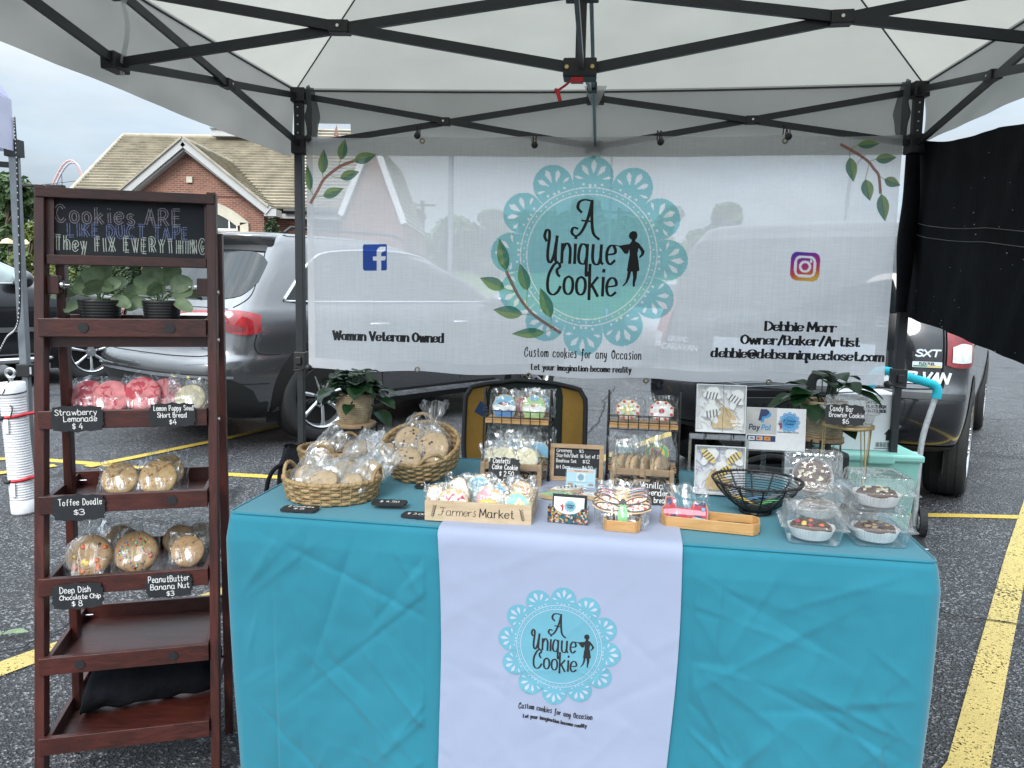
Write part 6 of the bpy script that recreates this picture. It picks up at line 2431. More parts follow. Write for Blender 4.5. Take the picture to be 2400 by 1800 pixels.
def plaque(w, h):
 """scalloped chalk tag outline"""
 q = []
 W, H = w / 2, h / 2
 top = [(-W, H * .42), (-W * .96, H * .5), (-W * .9, H * .62), (-W * .92, H * .82), (-W * .74, H * .84), (-W * .5, H * .93), (-W * .3, H * .86), (-W * .12, H * .93), (0, H), (W * .12, H * .93), (W * .3, H * .86), (W * .5, H * .93), (W * .74, H * .84), (W * .92, H * .82), (W * .9, H * .62), (W * .96, H * .5), (W, H * .42)]
 q = top + [(W * .95, H * .12), (W, 0), (W * .95, -H * .12)] + [(x, -y) for x, y in top[::-1]] + [(-W * .95, -H * .12), (-W, 0), (-W * .95, H * .12)]
 return q

TAGB = mat('tag_black', (.012, .014, .017), .7, var=.25, vs_=40)
CHW = m_chalk('chalk_white', (.80, .80, .78), .62)

def chalk_tag(label, fr, w, h, lines, lay=True):
 t = thing('price_tag', label, 'price tag', group='black chalk price tags')
 t.matrix_basis = fr
 mb = MB()
 mb.ext(plaque(w, h), .004)
 bd = part('board', mb, TAGB, t, bevel=.0006)
 ink = Ink(M(), .0048)
 for txt, x, y, cap, wd_ in lines:
  a_ = layout(txt, cap * h)[1]
  b_ = layout(txt, cap * h, wid=2)[1]
  wid = 1 + (wd_ * w - a_) / (b_ - a_) if wd_ else 1
  ink.text(txt, x * w, y * h, cap * h, .0017, jit=.3, wid=wid)
 part('chalk_writing', ink.mb, CHW, bd)
 return t

def leaf(mb, base, az, el, ln, w, droop, pointed=True, mi=0, fold=.25, nu=7):
 d = V((math.cos(az) * math.cos(el), math.sin(az) * math.cos(el), math.sin(el)))
 side = V((-math.sin(az), math.cos(az), 0))
 up = side.cross(d) * -1
 base = V(base)

 def fn(i, j):
  p = base + d * ln * i + V((0, 0, -droop * i * i))
  if pointed:
   ww = w * (math.sin(math.pi * min(1, i ** .75)) ** .85) if i < 1 else 0
   ww *= 1.0 if i > .12 else .5
  else:
   ww = w * (max(0, 1 - abs(2 * (i - .55) / .92) ** 2.4)) ** .5 if .08 < i else w * .12
  a = (j - .5) * 2
  return p + side * ww * a + up * (abs(a) * ww * fold) + up * .06 * w * math.sin(i * 9 + a * 2)
 mb.sheet(fn, nu, 4, mi)

# ------------------------------------------------------------------ goods on the ladder shelf
SYAW = math.atan2(ux.y, ux.x)

def shelf_pt(k, u, d, dz=-.036):
 a, b, z, dep = TRAYF[k]
 p = a.lerp(b, u) + uy * d
 return V((p.x, p.y, z + dz))

LEAFP = m_leaf('peperomia_leaf', (.14, .21, .115), (.27, .36, .2), .5, .25, 40)
for u, lab, seed, pw in ((.285, 'left of two small rubber-leaf plants in a ribbed black pot on the top tray', 3, .050), (.68, 'right of two small rubber-leaf plants in a ribbed black pot on the top tray', 8, .046)):
 rs = random.Random(seed)
 t = thing('potted_plant', lab, 'potted plant', shelf_pt(0, u, .055, -.034), SYAW, 'small plants in ribbed black pots')
 mb = MB()
 prof = []
 hh = .078
 for i in range(34):
  f = i / 33
  prof.append((pw * (.84 + .16 * f) + (.0012 if i % 3 == 1 else 0), hh * f))
 mb.lathe(prof + [(pw * .9, hh), (pw * .88, hh - .01)], 36, cap0=True)
 part('pot', mb, mat('pot_black', (.016, .016, .017), .35, var=.1), t)
 mb = MB()
 mb.lathe([(.001, hh - .008), (pw * .9, hh - .008)], 24)
 part('soil', mb, mat('soil', (.02, .015, .01), .95), t)
 st, lf = MB(), MB()
 # broad rounded leaves: direction in the plant's front view, lean towards the viewer, length, half width
 for an, lean, reach, ln, w in ((104, -.1, .022, .072, .026), (76, .25, .03, .07, .025), (128, .2, .018, .062, .026), (52, .1, .02, .064, .024), (148, -.3, .02, .055, .022), (30, -.25, .022, .06, .022),
                                   (172, .1, .05, .06, .015), (188, -.3, .045, .055, .015), (10, .1, .045, .06, .016), (-8, -.4, .04, .055, .016), (92, -.6, .012, .052, .024), (62, -.7, .012, .05, .022), (120, -.8, .01, .045, .022)):
  an = R(an + rs.uniform(-9, 9))
  lean += rs.uniform(-.15, .15)
  d = V((math.cos(an), lean, math.sin(an))).normalized()
  s0 = V((rs.uniform(-.012, .012), rs.uniform(-.012, .012), hh - .008))
  s1 = s0 + d * reach + V((0, 0, .016))
  st.tube([s0, s0.lerp(s1, .5) + V((0, 0, .004)), s1], .002, 5)
  face = V((rs.uniform(-.3, .3), -1, rs.uniform(.25, .9)))
  sd_ = d.cross(face).normalized()
  nr = sd_.cross(d)
  ln *= rs.uniform(.88, 1.1)

  def fn(i, j):
   a = (j - .5) * 2
   ww = w * max(0, 1 - abs(2 * (i - .54) / .96) ** 2.3) ** .5
   return s1 + d * ln * i + sd_ * ww * a - nr * (.22 * ww * (1 - a * a) - .05 * ln * math.sin(i * 3)) - V((0, 0, .012 * i * i))
  lf.sheet(fn, 9, 6)
 part('stem', st, LEAFP, t)
 part('foliage', lf, LEAFP, t)
SB = 'bagged cookies on the ladder shelf'
L10 = R(-27)
bagged('bagged_cookies', 'bag of pale pink swirl cookies behind the Strawberry Lemonade tag', 'cookies', shelf_pt(1, .25, .075), SYAW, L10, [(-.026, -.004, .058, .043, .012, PINK), (.03, -.012, .052, .045, .012, PINK)], .155, .112, .04, SB)
bagged('bagged_cookies', 'bag of deep pink swirl cookies at the middle of the second tray', 'cookies', shelf_pt(1, .58, .075), SYAW, L10, [(-.018, -.012, .06, .046, .012, PINK), (.036, .004, .064, .044, .012, PINK)], .145, .122, .04, SB)
bagged('bagged_cookies', 'bag of creamy white shortbread above the Lemon Poppy Seed tag', 'cookies', shelf_pt(1, .83, .06), SYAW, L10, [(.01, -.005, .05, .038, .014, CREAM)], .105, .108, .045, SB, film=FILM2)
bagged('bagged_cookies', 'crumpled bag of white shortbread against the right rail of the second tray', 'cookies', shelf_pt(1, .945, .07), SYAW, L10, [(.0, .0, .034, .03, .012, CREAM)], .075, .075, .03, SB, film=FILM2)
bagged('bagged_cookies', 'left bag with one round toffee cookie on the third tray', 'cookies', shelf_pt(2, .38, .07), SYAW, L10, [(0, 0, .05, .044, .014, TOFF)], .102, .098, .034, SB)
bagged('bagged_cookies', 'right front bag with one round toffee cookie on the third tray', 'cookies', shelf_pt(2, .63, .07), SYAW, L10, [(0, 0, .048, .047, .014, TOFF)], .112, .092, .034, SB)
bagged('bagged_cookies', 'rear bag of toffee cookies half hidden behind the right front toffee bag', 'cookies', shelf_pt(2, .665, .12), SYAW, L10, [(0, 0, .055, .044, .014, TOFF)], .112, .115, .034, SB)
CANDY = [('candy', [ICE['orange'], ICE['orange'], ICE['orange'], ICE['yellow']], 11, .0062), ('chocolate_chip', [CHOC], 3, .003)]
SPRK = [('sprinkle', [ICE['blue'], ICE['yellow'], ICE['green'], ICE['red'], ICE['mint']], 60, .0026)]
bagged('bagged_cookies', 'tied bag with a deep dish cookie topped with orange candies', 'cookies', shelf_pt(3, .2, .06), SYAW, R(-24), [(0, -.004, .055, .054, .03, CHIP)], .118, .20, .055, SB, gather=True, chips=CANDY)
bagged('bagged_cookies', 'bag with a deep dish cookie topped with coloured sprinkles', 'cookies', shelf_pt(3, .49, .065), SYAW, R(-28), [(0, -.004, .055, .054, .03, CHIP)], .118, .125, .05, SB, chips=SPRK)
bagged('bagged_cookies', 'rear deep dish cookie bag half hidden between the candy and sprinkle bags', 'cookies', shelf_pt(3, .33, .15), SYAW, R(-28), [(0, 0, .055, .05, .03, CHIP)], .118, .125, .05, SB, film=FILM2)
bagged('bagged_cookies', 'front bag with a speckled cookie above the Peanut Butter Banana Nut tag', 'cookies', shelf_pt(3, .83, .06), SYAW, L10, [(0, -.003, .052, .042, .013, CHIP)], .10, .105, .034, SB)
bagged('bagged_cookies', 'rear left bag of speckled cookies in the right end of the fourth tray', 'cookies', shelf_pt(3, .80, .12), SYAW, L10, [(-.02, 0, .065, .042, .013, CHIP)], .12, .125, .034, SB)
bagged('bagged_cookies', 'rear right bag of speckled cookies touching the right rail of the fourth tray', 'cookies', shelf_pt(3, .88, .15), SYAW, R(-30), [(0, 0, .06, .042, .013, CHIP)], .11, .12, .034, SB, film=FILM2)

def shelf_tag(label, k, px, py, w, h, lines):
 a, b, z, dep = TRAYF[k]
 o = a - uy * .0335
 d = ray(px, py)
 c_ = CAM + d * ((o - CAM).dot(uy) / d.dot(uy))
 chalk_tag(label, frame(c_, ux, V((0, 0, 1))), w, h, lines)

shelf_tag('chalk tag reading Strawberry Lemonade $4', 1, 182, 981, .116, .068, [('Strawberry', -.02, .14, .20, .78), ('Lemonade', .06, -.09, .19, .62), ('$ 4', 0, -.36, .21, .2)])
shelf_tag('chalk tag reading Lemon Poppy Seed Short Bread $4', 1, 405, 972, .108, .064, [('Lemon Poppy Seed', .03, .18, .19, .84), ('SHort Bread', -.01, -.09, .18, .62), ('$4', 0, -.36, .2, .15)])
shelf_tag('chalk tag reading Toffee Doodle $3', 2, 186, 1189, .118, .069, [('Toffee Doodle', .03, .1, .22, .8), ('$3', 0, -.26, .2, .2)])
shelf_tag('chalk tag reading Deep Dish Chocolate Chip $8', 3, 183, 1396, .115, .069, [('Deep Dish', -.04, .14, .22, .58), ('Chocolate Chip', .05, -.1, .16, .78), ('$ 8', -.02, -.36, .19, .2)])
shelf_tag('chalk tag reading Peanut Butter Banana Nut $3', 3, 397, 1371, .109, .066, [('PeanutButter', 0, .16, .23, .86), ('Banana Nut', .02, -.12, .21, .82), ('$3', .02, -.4, .19, .16)])

# black tote lying in the lowest tray
TOTE = mat('tote_black', (.008, .009, .012), .9, var=.3, vs_=14, bump=.4, bs=60, spec=.2)
t = thing('tote_bag', 'folded black cloth bag lying in the lowest tray of the ladder shelf', 'bag', shelf_pt(5, .55, .17, -.038), SYAW)
mb = MB()

def tote(i, j):
 a = 2 * math.pi * j
 x = (i - .5) * .33
 w = .06 * (1 - .25 * i)
 hgt = .062 + .012 * math.sin(i * 5) + .03 * i * i
 taper = min(1, i * 14, (1 - i) * 9) ** .5
 y = w * math.cos(a) * (.7 + .3 * taper) + .012 * NZ.noise(V((i * 5, math.cos(a) * 2, 3))) + .05 * (i - .5)
 z = hgt * (1 + math.sin(a)) * (.25 + .75 * taper) * .8 + .008 * NZ.noise(V((i * 9, j * 6, 1)))
 return V((x, y, max(.002, z + .01)))

mb.sheet(tote, 40, 26)
part('body', mb, TOTE, t)
mb = MB()
mb.tube(smooth_pts([(-.05, .05, .10), (-.03, .07, .125), (-.02, .10, .11), (-.03, .12, .06)], 5), .008, 6)
mb.tube(smooth_pts([(.10, .03, .12), (.13, .02, .155), (.16, .03, .15), (.165, .02, .10), (.13, -.01, .11)], 5), .012, 7)
part('handle', mb, TOTE, t)

# ------------------------------------------------------------------ goods on the table
def tb(px, py, h=0.0):
 p = PZ(px, py, TZ)
 return V((p.x, p.y, TZ + .0025 + h))

OAK = m_wood('oak', (.30, .19, .10), (.52, .37, .22), scale=7, axis=(1.5, 12, 12), rough=.6)
PALE = m_wood('pale_pine', (.42, .31, .19), (.60, .48, .33), scale=7, axis=(1.5, 12, 12), rough=.65)
RUST = m_wood('weathered_wood', (.22, .15, .09), (.40, .29, .18), scale=8, axis=(2, 12, 12), rough=.7)
BAMB = m_wood('bamboo', (.42, .22, .08), (.62, .38, .16), scale=6, axis=(2, 14, 14), rough=.4)
GRASSW = m_weave('seagrass', (.20, .125, .05), (.44, .31, .16))
ROPEW = m_weave('jute_rope', (.36, .27, .16), (.60, .48, .32))
WIRE = mat('wire_black', (.010, .010, .011), .4)
CLOTHY = TYAW

def basket(label, loc, rz, rx, ry, h, rows, tilt=0.0, hand=((90,), (270,)), group='seagrass baskets of bagged cookies'):
 t = thing('basket', label, 'basket', loc, rz, group)
 t.rotation_euler = (tilt, 0, rz)
 mb = MB()
 n = 132
 for k in range(rows):
  z = h * (k + .5) / rows
  f = .90 + .10 * (k + .5) / rows
  ph = 0 if k % 2 else math.pi
  pts = [((rx * f + .0022 * math.sin(a * 15 + ph)) * math.cos(a), (ry * f + .0022 * math.sin(a * 15 + ph)) * math.sin(a), z + .0012 * NZ.noise(V((math.cos(a) * 6, math.sin(a) * 6, k)))) for a in [2 * math.pi * i / n for i in range(n)]]
  mb.tube(pts, h / rows * .60, 6, closed=True)
 for i in range(30):
  a = 2 * math.pi * i / 30
  ca, sa = math.cos(a), math.sin(a)
  mb.tube([((rx * (.90 + .1 * q) + .0035) * ca, (ry * (.9 + .1 * q) + .0035) * sa, h * q) for q in (0, .5, 1)], .0022, 5)
 part('wall', mb, GRASSW, t)
 mb = MB()
 rim = [(rx * math.cos(a), ry * math.sin(a), h + .002) for a in [2 * math.pi * i / n for i in range(n)]]
 mb.tube(rim, .0055, 7, closed=True)
 tw = [((rx + .004 * math.cos(a * 40)) * math.cos(a), (ry + .004 * math.cos(a * 40)) * math.sin(a), h + .002 + .004 * math.sin(a * 40)) for a in [2 * math.pi * i / 400 for i in range(400)]]
 mb.tube(tw, .003, 5, closed=True)
 part('rim', mb, GRASSW, t)
 for (a0,) in hand:
  mb = MB()
  pts = []
  for i in range(15):
   a = R(a0 - 19 + 38 * i / 14)
   pts.append((rx * 1.0 * math.cos(a), ry * 1.0 * math.sin(a), h + .03 * math.sin(math.pi * i / 14) ** .7))
  mb.tube(pts, .0045, 7)
  c_ = [V(p) for p in smooth_pts(pts, 3)]
  mb.tube([p + V((.003 * math.cos(i * 1.3), .002 * math.sin(i * 1.3), .003 * math.sin(i * 1.3))) for i, p in enumerate(c_)], .003, 5)
  part('handle', mb, GRASSW, t)
 mb = MB()
 mb.lathe([(.001, .003), (1, .003)], 40, sx=rx * .9, sy=ry * .9)
 mb.v = [V((p.x, p.y, .003)) for p in mb.v]
 part('floor', mb, GRASSW, t)
 return t

b1 = tb(738, 1191) + UY * .108
basket('front left oval seagrass basket filled with bagged cookies', b1, CLOTHY, .121, .108, .05, 6, hand=((2,), (178,)))
b2 = tb(800, 1118) + UY * .10
b2 = tb(772, 1103) + UY * .06
basket('rear left seagrass basket with a round back handle under the plant stand', b2, CLOTHY, .112, .10, .05, 6, hand=((90,), (268,)))
b3 = tb(966, 1136) + UY * .10
TILT = R(25)
basket('round seagrass basket tipped towards the camera with chocolate chip cookies', b3 + V((0, 0, .040)), CLOTHY, .108, .106, .062, 7, TILT, hand=((100,), (-58,)))
GB = 'bagged cookies in the baskets'

def lying(label, base, dx, dy, dz, r, tilt, roll, W, H, T, m_=DOUGH, group=GB, film=FILM, rz=0.0, chips=None, gather=False):
 p = base + UX * dx + UY * dy + V((0, 0, dz))
 return bagged('bagged_cookie', label, 'cookie', p, CLOTHY + rz, tilt, [(0, 0, r * 1.02, r, .014, m_)], W, H, T, group, gather, film, chips, roll)

lying('pale cookie in crinkled film leaning at the left end of the front basket', b1, -.075, -.02, .012, .040, R(-42), R(24), .10, .12, .035, film=FILM2)
lying('pale cookie lying at the front middle of the front basket', b1, -.01, -.082, .018, .045, R(-58), R(-8), .115, .13, .035)
lying('pale cookie lying at the front right of the front basket', b1, .06, -.07, .016, .042, R(-60), R(-20), .11, .125, .035)
lying('cookie bag crumpled on top of the pile in the front basket', b1, .015, .0, .035, .036, R(-50), R(40), .10, .12, .035, film=FILM2)
lying('cookie bag pointing up at the right side of the front basket', b1, .07, .02, .03, .036, R(-40), R(35), .085, .125, .03, film=FILM2)
lying('cookie bag standing up at the left side of the rear left basket', b2, -.06, -.03, .02, .034, R(-30), R(38), .075, .12, .03, film=FILM2)
lying('cookie bag lying across the middle of the rear left basket', b2, .02, .0, .025, .036, R(-55), R(70), .085, .13, .03, film=FILM2)
lying('cookie bag at the right end of the rear left basket', b2, .07, -.01, .022, .034, R(-45), R(20), .085, .11, .03, film=FILM2)
CHP = [('chocolate_chip', [CHOC], 9, .0035)]
u3 = V((0, -math.sin(TILT), math.cos(TILT)))

def in3(label, x, y, z, r, lean, roll, H, gather=False, W=None):
 loc = b3 + V((0, 0, .040)) + UX * x + (UY * math.cos(TILT) + V((0, 0, math.sin(TILT)))) * y + (UY * -math.sin(TILT) + V((0, 0, math.cos(TILT)))) * z
 return bagged('bagged_cookie', label, 'cookie', loc, CLOTHY, lean, [(0, 0, r, r, .016, DOUGH)], W or r * 2.2, H, .036, GB, gather, FILM, CHP, roll)

in3('chocolate chip cookie at the upper left of the tipped basket', -.052, -.012, .03, .047, R(-38), R(30), .125)
in3('chip cookie at the tipped basket right in a bag with gathered neck', .042, -.045, .03, .047, R(-34), R(-8), .19, True, .105)
in3('chocolate chip cookie at the bottom left of the tipped basket', -.03, -.095, .028, .043, R(-44), R(4), .10)
in3('chocolate chip cookie half hidden at the back of the tipped basket', .01, .0, .018, .042, R(-36), R(0), .11)
bagged('bagged_cookie', 'crinkled bag corner spilling over the left rim of the tipped basket', 'cookie', b3 + UX * -.115 + UY * -.03 + V((0, 0, .045)), CLOTHY, R(-30), [(.03, 0, .02, .02, .01, DOUGH)], .07, .085, .025, GB, film=FILM2, roll=R(-25))

# plants in woven pots on wire stands
LEAFT = m_leaf('philodendron_leaf', (.006, .028, .010), (.018, .065, .020), .32, .12, 30)

def pot_plant(label, loc, rz, r0, r1, h, leaves, seed, cat='potted plant', spread=1.0):
 rs = random.Random(seed)
 t = thing('potted_plant', label, cat, loc, rz, 'leafy plants in woven pots')
 mb = MB()
 rows = 15
 for k in range(rows):
  f = (k + .5) / rows
  rr = r0 + (r1 - r0) * min(1, f * 1.8) ** .6
  mb.tube([(rr * math.cos(a), rr * math.sin(a), h * f) for a in [2 * math.pi * i / 40 for i in range(40)]], h / rows * .62, 6, closed=True)
 mb.lathe([(.001, .001), (r0, .001)], 30)
 part('pot', mb, ROPEW, t)
 mb = MB()
 mb.lathe([(.001, h * .86), (r1 * .95, h * .86)], 24)
 part('soil', mb, MATS['soil'], t)
 st, lf = MB(), MB()
 for az, el, reach, ln, w in leaves:
  az, el = az + rs.uniform(-10, 10), el + rs.uniform(-8, 8)
  s0 = V((rs.uniform(-.4, .4) * r1, rs.uniform(-.4, .4) * r1, h * .86))
  d = V((math.cos(R(az)) * math.cos(R(el)), math.sin(R(az)) * math.cos(R(el)), math.sin(R(el))))
  s1 = s0 + d * reach
  st.tube([s0, s0.lerp(s1, .5) + V((0, 0, reach * .2)), s1], .0018, 5)
  leaf(lf, s1, R(az + rs.uniform(-15, 15)), R(el * .4 - 12 + rs.uniform(-14, 14)), ln, w, ln * .35, True, fold=rs.uniform(.1, .4), nu=9)
 part('stem', st, LEAFT, t)
 part('foliage', lf, LEAFT, t)
 return t

def plant_stand(label, loc, r, h, legs, group='wood topped wire plant stands'):
 t = thing('plant_stand', label, 'plant stand', loc, CLOTHY, group)
 mb = MB()
 mb.lathe([(.001, h), (r, h), (r + .001, h + .002), (r + .001, h + .011), (r - .001, h + .013), (.001, h + .013)], 40)
 part('top', mb, OAK, t)
 for a in legs:
  mb = MB()
  x, y = (r + .002) * math.cos(R(a)), (r + .002) * math.sin(R(a))
  mb.tube([(x, y, h + .01), (x, y, 0)], .003, 6)
  part('leg', mb, WIRE, t)
 mb = MB()
 mb.tube([(r * math.cos(a), r * math.sin(a), h - .001) for a in [2 * math.pi * i / 32 for i in range(32)]], .002, 5, closed=True)
 part('ring', mb, WIRE, t)
 return t

p1 = tb(820, 1064) + UY * .045
plant_stand('round oak topped wire stand under the left leafy plant', p1, .068, .082, (-115, -50, 10, 65, 130, 190))
rs = random.Random(2)
lv1 = [(a, rs.uniform(8, 75), rs.uniform(.03, .07), rs.uniform(.06, .085), rs.uniform(.024, .034)) for a in range(-180, 180, 9)]
lv1 += [(a, rs.uniform(60, 85), .075, .06, .026) for a in range(0, 360, 60)] + [(-8, -5, .075, .07, .034), (-28, -25, .07, .075, .036), (190, 5, .07, .08, .028), (-92, -12, .055, .05, .02)]
pot_plant('glossy dark green plant in a woven pot left of the tipped basket', p1 + V((0, 0, .0955)), CLOTHY, .040, .057, .095, lv1, 4)
p2 = tb(1930, 1118) + UY * .055
plant_stand('round oak topped wire stand behind the upright clamshell box', p2, .062, .098, (-128, -105, 20, 75, 130, 190))
lv2 = [(205, 20, .05, .12, .05), (190, 36, .05, .10, .045), (150, 62, .06, .09, .04), (265, 70, .07, .09, .042), (80, 70, .09, .09, .036), (250, 5, .05, .07, .04), (-75, -25, .06, .08, .036), (-50, 62, .085, .10, .034), (5, 50, .085, .10, .032), (-25, 38, .085, .09, .034), (30, 62, .095, .09, .03), (300, 75, .09, .09, .036), (222, 50, .055, .10, .045)]
pot_plant('dark green broad leaf plant in a woven pot behind the gold stand', p2 + V((0, 0, .1115)), CLOTHY, .048, .062, .108, lv2, 9)

# loose chalk tags on the table top
FLAT = lambda p, rz=0.0: M.Translation(p) @ M.Rotation(CLOTHY + rz, 4, 'Z')
chalk_tag('chalk tag lying flat before the front left basket', FLAT(tb(703, 1197), .06), .088, .05, [('2 Cookies', .0, .1, .2, .7), ('$ 5', .0, -.25, .2, .3)])
chalk_tag('chalk tag lying flat alone on the teal cloth reading $4.50', FLAT(tb(913, 1190, .008), .12), .086, .05, [('$ 4.50', 0, -.12, .28, .55)])
chalk_tag('chalk tag lying flat against the left end of the Farmers Market crate', FLAT(tb(985, 1212), 0), .088, .05, [('$ 3.00', -.1, -.12, .26, .5)])
chalk_tag('chalk tag lying flat in front of the tipped basket', FLAT(tb(1012, 1144), .02), .09, .05, [('$ 6.00', -.1, -.1, .22, .5)])

# Farmers Market crate
fm0, fm1 = tb(995, 1222), tb(1245, 1236)
fw = (fm1 - fm0).length
FMY = math.atan2(fm1.y - fm0.y, fm1.x - fm0.x)
t = thing('wooden_crate', 'pale wooden crate lettered Farmers Market holding bagged cookies', 'crate', (fm0 + fm1) / 2, FMY)
mb = MB()
dpt, hh = .165, .047
mb.box((0, .004, hh / 2), (fw, .008, hh))
part('front_board', mb, PALE, t, bevel=.0012)
mb = MB()
mb.box((0, dpt, hh / 2), (fw, .008, hh))
part('back_board', mb, PALE, t, bevel=.0012)
for s_ in (-1, 1):
 mb = MB()
 mb.box((s_ * (fw / 2 - .004), dpt / 2 + .002, hh / 2), (.008, dpt - .012, hh - .001))
 part('end_board', mb, PALE, t, bevel=.0012)
mb = MB()
mb.box((0, dpt / 2, .004), (fw - .017, dpt - .012, .006))
part('floor', mb, PALE, t)
ink = Ink(frame((0, 0, 0), (1, 0, 0), (0, 0, 1)), .0006)
k_ = layout('Farmers', .017, True, .1, sp=1.0)[1]
ink.text('Farmers', -.046, .015, .017, .0013, script=True, nib=.3, wid=.085 / k_, slant=.1, sp=1.0)
k_ = layout('Market', .019)[1]
ink.text('Market', .044, .015, .019, .0024, nib=.5, wid=.078 / k_)
for s_ in (-1, 1):
 x0 = s_ * .104
 ink.stroke(smooth_pts([(x0, .008), (x0 + s_ * -.003, .022), (x0 - s_ * .008, .038)], 4), .0005)
 for q in range(6):
  f = q / 6
  bx_, by_ = x0 - s_ * .006 * f, .011 + .026 * f
  for g_ in (-1, 1):
   hi, lo, v = leafpoly(bx_, by_, R(90 + g_ * 40), .007, .0009)
   ink.fill(hi)
   ink.fill(lo)
part('crate_lettering', ink.mb, INKP, t)
FMB = 'bagged decorated cookies in the Farmers Market crate'

def in_crate(label, x, y, z, layers, W, H, T=.03, tilt=R(-16), roll=0.0, film=FILM):
 o = thing('bagged_cookie', label, 'cookie', (fm0 + fm1) / 2 + V((math.cos(FMY), math.sin(FMY), 0)) * x + V((-math.sin(FMY), math.cos(FMY), 0)) * y + V((0, 0, z)), FMY, FMB)
 o.rotation_euler = (tilt, roll, FMY)
 shape_cookie(o, layers, mtx=frame((0, .004, 0), (1, 0, 0), (0, 0, 1)))
 part('film', film_mesh(W, H, T, sd()), film, o)
 return o

HORSE = [(-.022, .0), (.022, 0), (.024, .03), (.016, .05), (.008, .066), (-.004, .07), (-.018, .064), (-.028, .052), (-.026, .044), (-.012, .044), (-.010, .034), (-.02, .02)]
in_crate('white unicorn shaped cookie in a bag at the back left of the crate', -.055, .07, .016, [(HORSE, ICE['tan']), ([(x * .9, y * .94 + .002) for x, y in HORSE], ICE['white']), (ell(-.014, .06, .003, .003), ICE['black']), (ell(-.02, .05, .002, .002), ICE['black'])], .08, 0.076)
in_crate('pale blue bagged cookie behind the unicorn cookie', -.015, .10, .008, [(ell(0, .042, .033, .036), ICE['tan']), (ell(0, .042, .030, .033), ICE['ice']), (ell(.0, .06, .02, .01), ICE['sky'])], .09, 0.080, film=FILM2)
in_crate('cookie with red and white zigzag icing at the crate front left', -.062, .02, .012, [(ell(0, .03, .036, .03), ICE['tan']), ([(-.03, .03), (-.02, .052), (-.012, .042), (0, .056), (.012, .044), (.022, .05), (.032, .03)], ICE['white']), ([(-.028, .034), (-.02, .046), (-.01, .036), (0, .05), (.012, .037), (.022, .045), (.03, .034), (.02, .036), (.012, .031), (0, .042), (-.01, .03), (-.02, .038)], ICE['red']), ([(-.03, .018), (-.02, .03), (-.01, .02), (0, .032), (.012, .02), (.022, .03), (.032, .018), (.03, .012), (-.03, .012)], ICE['red'])], .085, 0.071)
in_crate('bagged tan cookie in crinkled film at the crate left end', -.1, .03, .012, [(ell(0, .035, .022, .028), ICE['tan']), (ell(0, .035, .018, .024), ICE['white'])], .06, 0.067, roll=R(-8), film=FILM2)
in_crate('pink and white wedge cookie in a bag at the crate middle', .022, .04, .016, [([(-.04, .0), (.04, 0), (.04, .04), (-.012, .062), (-.03, .04)], ICE['tan']), ([(-.036, .003), (.0, .003), (.0, .048), (-.012, .058), (-.028, .04)], ICE['pink']), ([(.002, .003), (.037, .003), (.037, .038), (.002, .046)], ICE['white'])], .095, 0.076)
in_crate('yellow and black half round cookie at the crate front middle', .02, .016, .012, [(ell(0, .012, .034, .028, a0=0, a1=180), ICE['tan']), (ell(0, .012, .031, .026, a0=0, a1=180), ICE['yellow']), (ell(0, .012, .022, .016, a0=0, a1=180), ICE['navy']), (ell(0, .012, .012, .008, a0=0, a1=180), ICE['yellow'])], .08, 0.042)
in_crate('blue triangle and green cookie in a bag at the crate back middle', .035, .085, .012, [([(-.035, .0), (.035, 0), (.035, .035), (.012, .06), (.0, .068), (-.02, .04)], ICE['tan']), ([(-.022, .036), (.0, .064), (.022, .038)], ICE['sky']), (ell(-.02, .02, .014, .012), ICE['green']), (ell(.012, .016, .02, .012), ICE['mint'])], .08, 0.071)
in_crate('mint green cookie in a bag at the crate front right', .085, .025, .012, [(ell(0, .028, .032, .028), ICE['tan']), (ell(0, .028, .029, .025), ICE['mint']), (ell(.006, .03, .01, .008), ICE['yellow'])], .08, 0.063)
in_crate('bag of small striped tan cookies at the crate back right', .088, .085, .02, [(ell(0, .03, .03, .03), ICE['tan']), ([(-.02, .02), (-.012, .045), (-.006, .045), (-.014, .02)], ICE['green']), ([(.004, .02), (.012, .045), (.018, .045), (.01, .02)], ICE['orange'])], .075, 0.071, film=FILM2)

# two tier wire racks
def wire_rack(label, loc, W, H, zu, group='two tier black wire racks'):
 t = thing('wire_rack', label, 'rack', loc, CLOTHY, group)
 D = .085
 for s_ in (-1, 1):
  mb = MB()
  x = s_ * W / 2
  mb.tube(smooth_pts([(x, -.005, 0), (x, .0, H * .6), (x, .012, H * .97), (x, .02, H), (x, .03, H * .97), (x, D - .01, H * .6), (x, D, 0)], 5), .0028, 6)
  for y in (-.005, D):
   mb.tube([(x, y, 0), (x, y, .018)], .0045, 8)
  part('side_frame', mb, WIRE, t)
 for z in (.032, zu):
  mb = MB()
  mb.box((0, D / 2 - .005, z + .006), (W - .008, D - .01, .012))
  sh_ = part('shelf', mb, BAMB, t, bevel=.001)
  mb = MB()
  for zz in (z - .002, z + .018, z + .037):
   mb.tube([(-W / 2, -.012, zz), (W / 2, -.012, zz)], .0014, 5)
   for s_ in (-1, 1):
    mb.tube([(s_ * W / 2, -.012, zz), (s_ * W / 2, D, zz)], .0014, 5)
  for i in range(1, 7):
   x = -W / 2 + W * i / 7
   mb.tube([(x, -.012, z - .002), (x, -.012, z + .037)], .0014, 5)
  mb.tube([(-W / 2, D, z + .018), (W / 2, D, z + .018)], .0014, 5)
  part('wire_guard', mb, WIRE, sh_)
 return t

r1 = tb(1208, 1126)
wire_rack('left black wire rack with gnome cookies on its upper shelf', r1, .186, .252, .158)
r2 = tb(1503, 1134)
wire_rack('right black wire rack with two round flower cookies on its upper shelf', r2, .196, .252, .154)

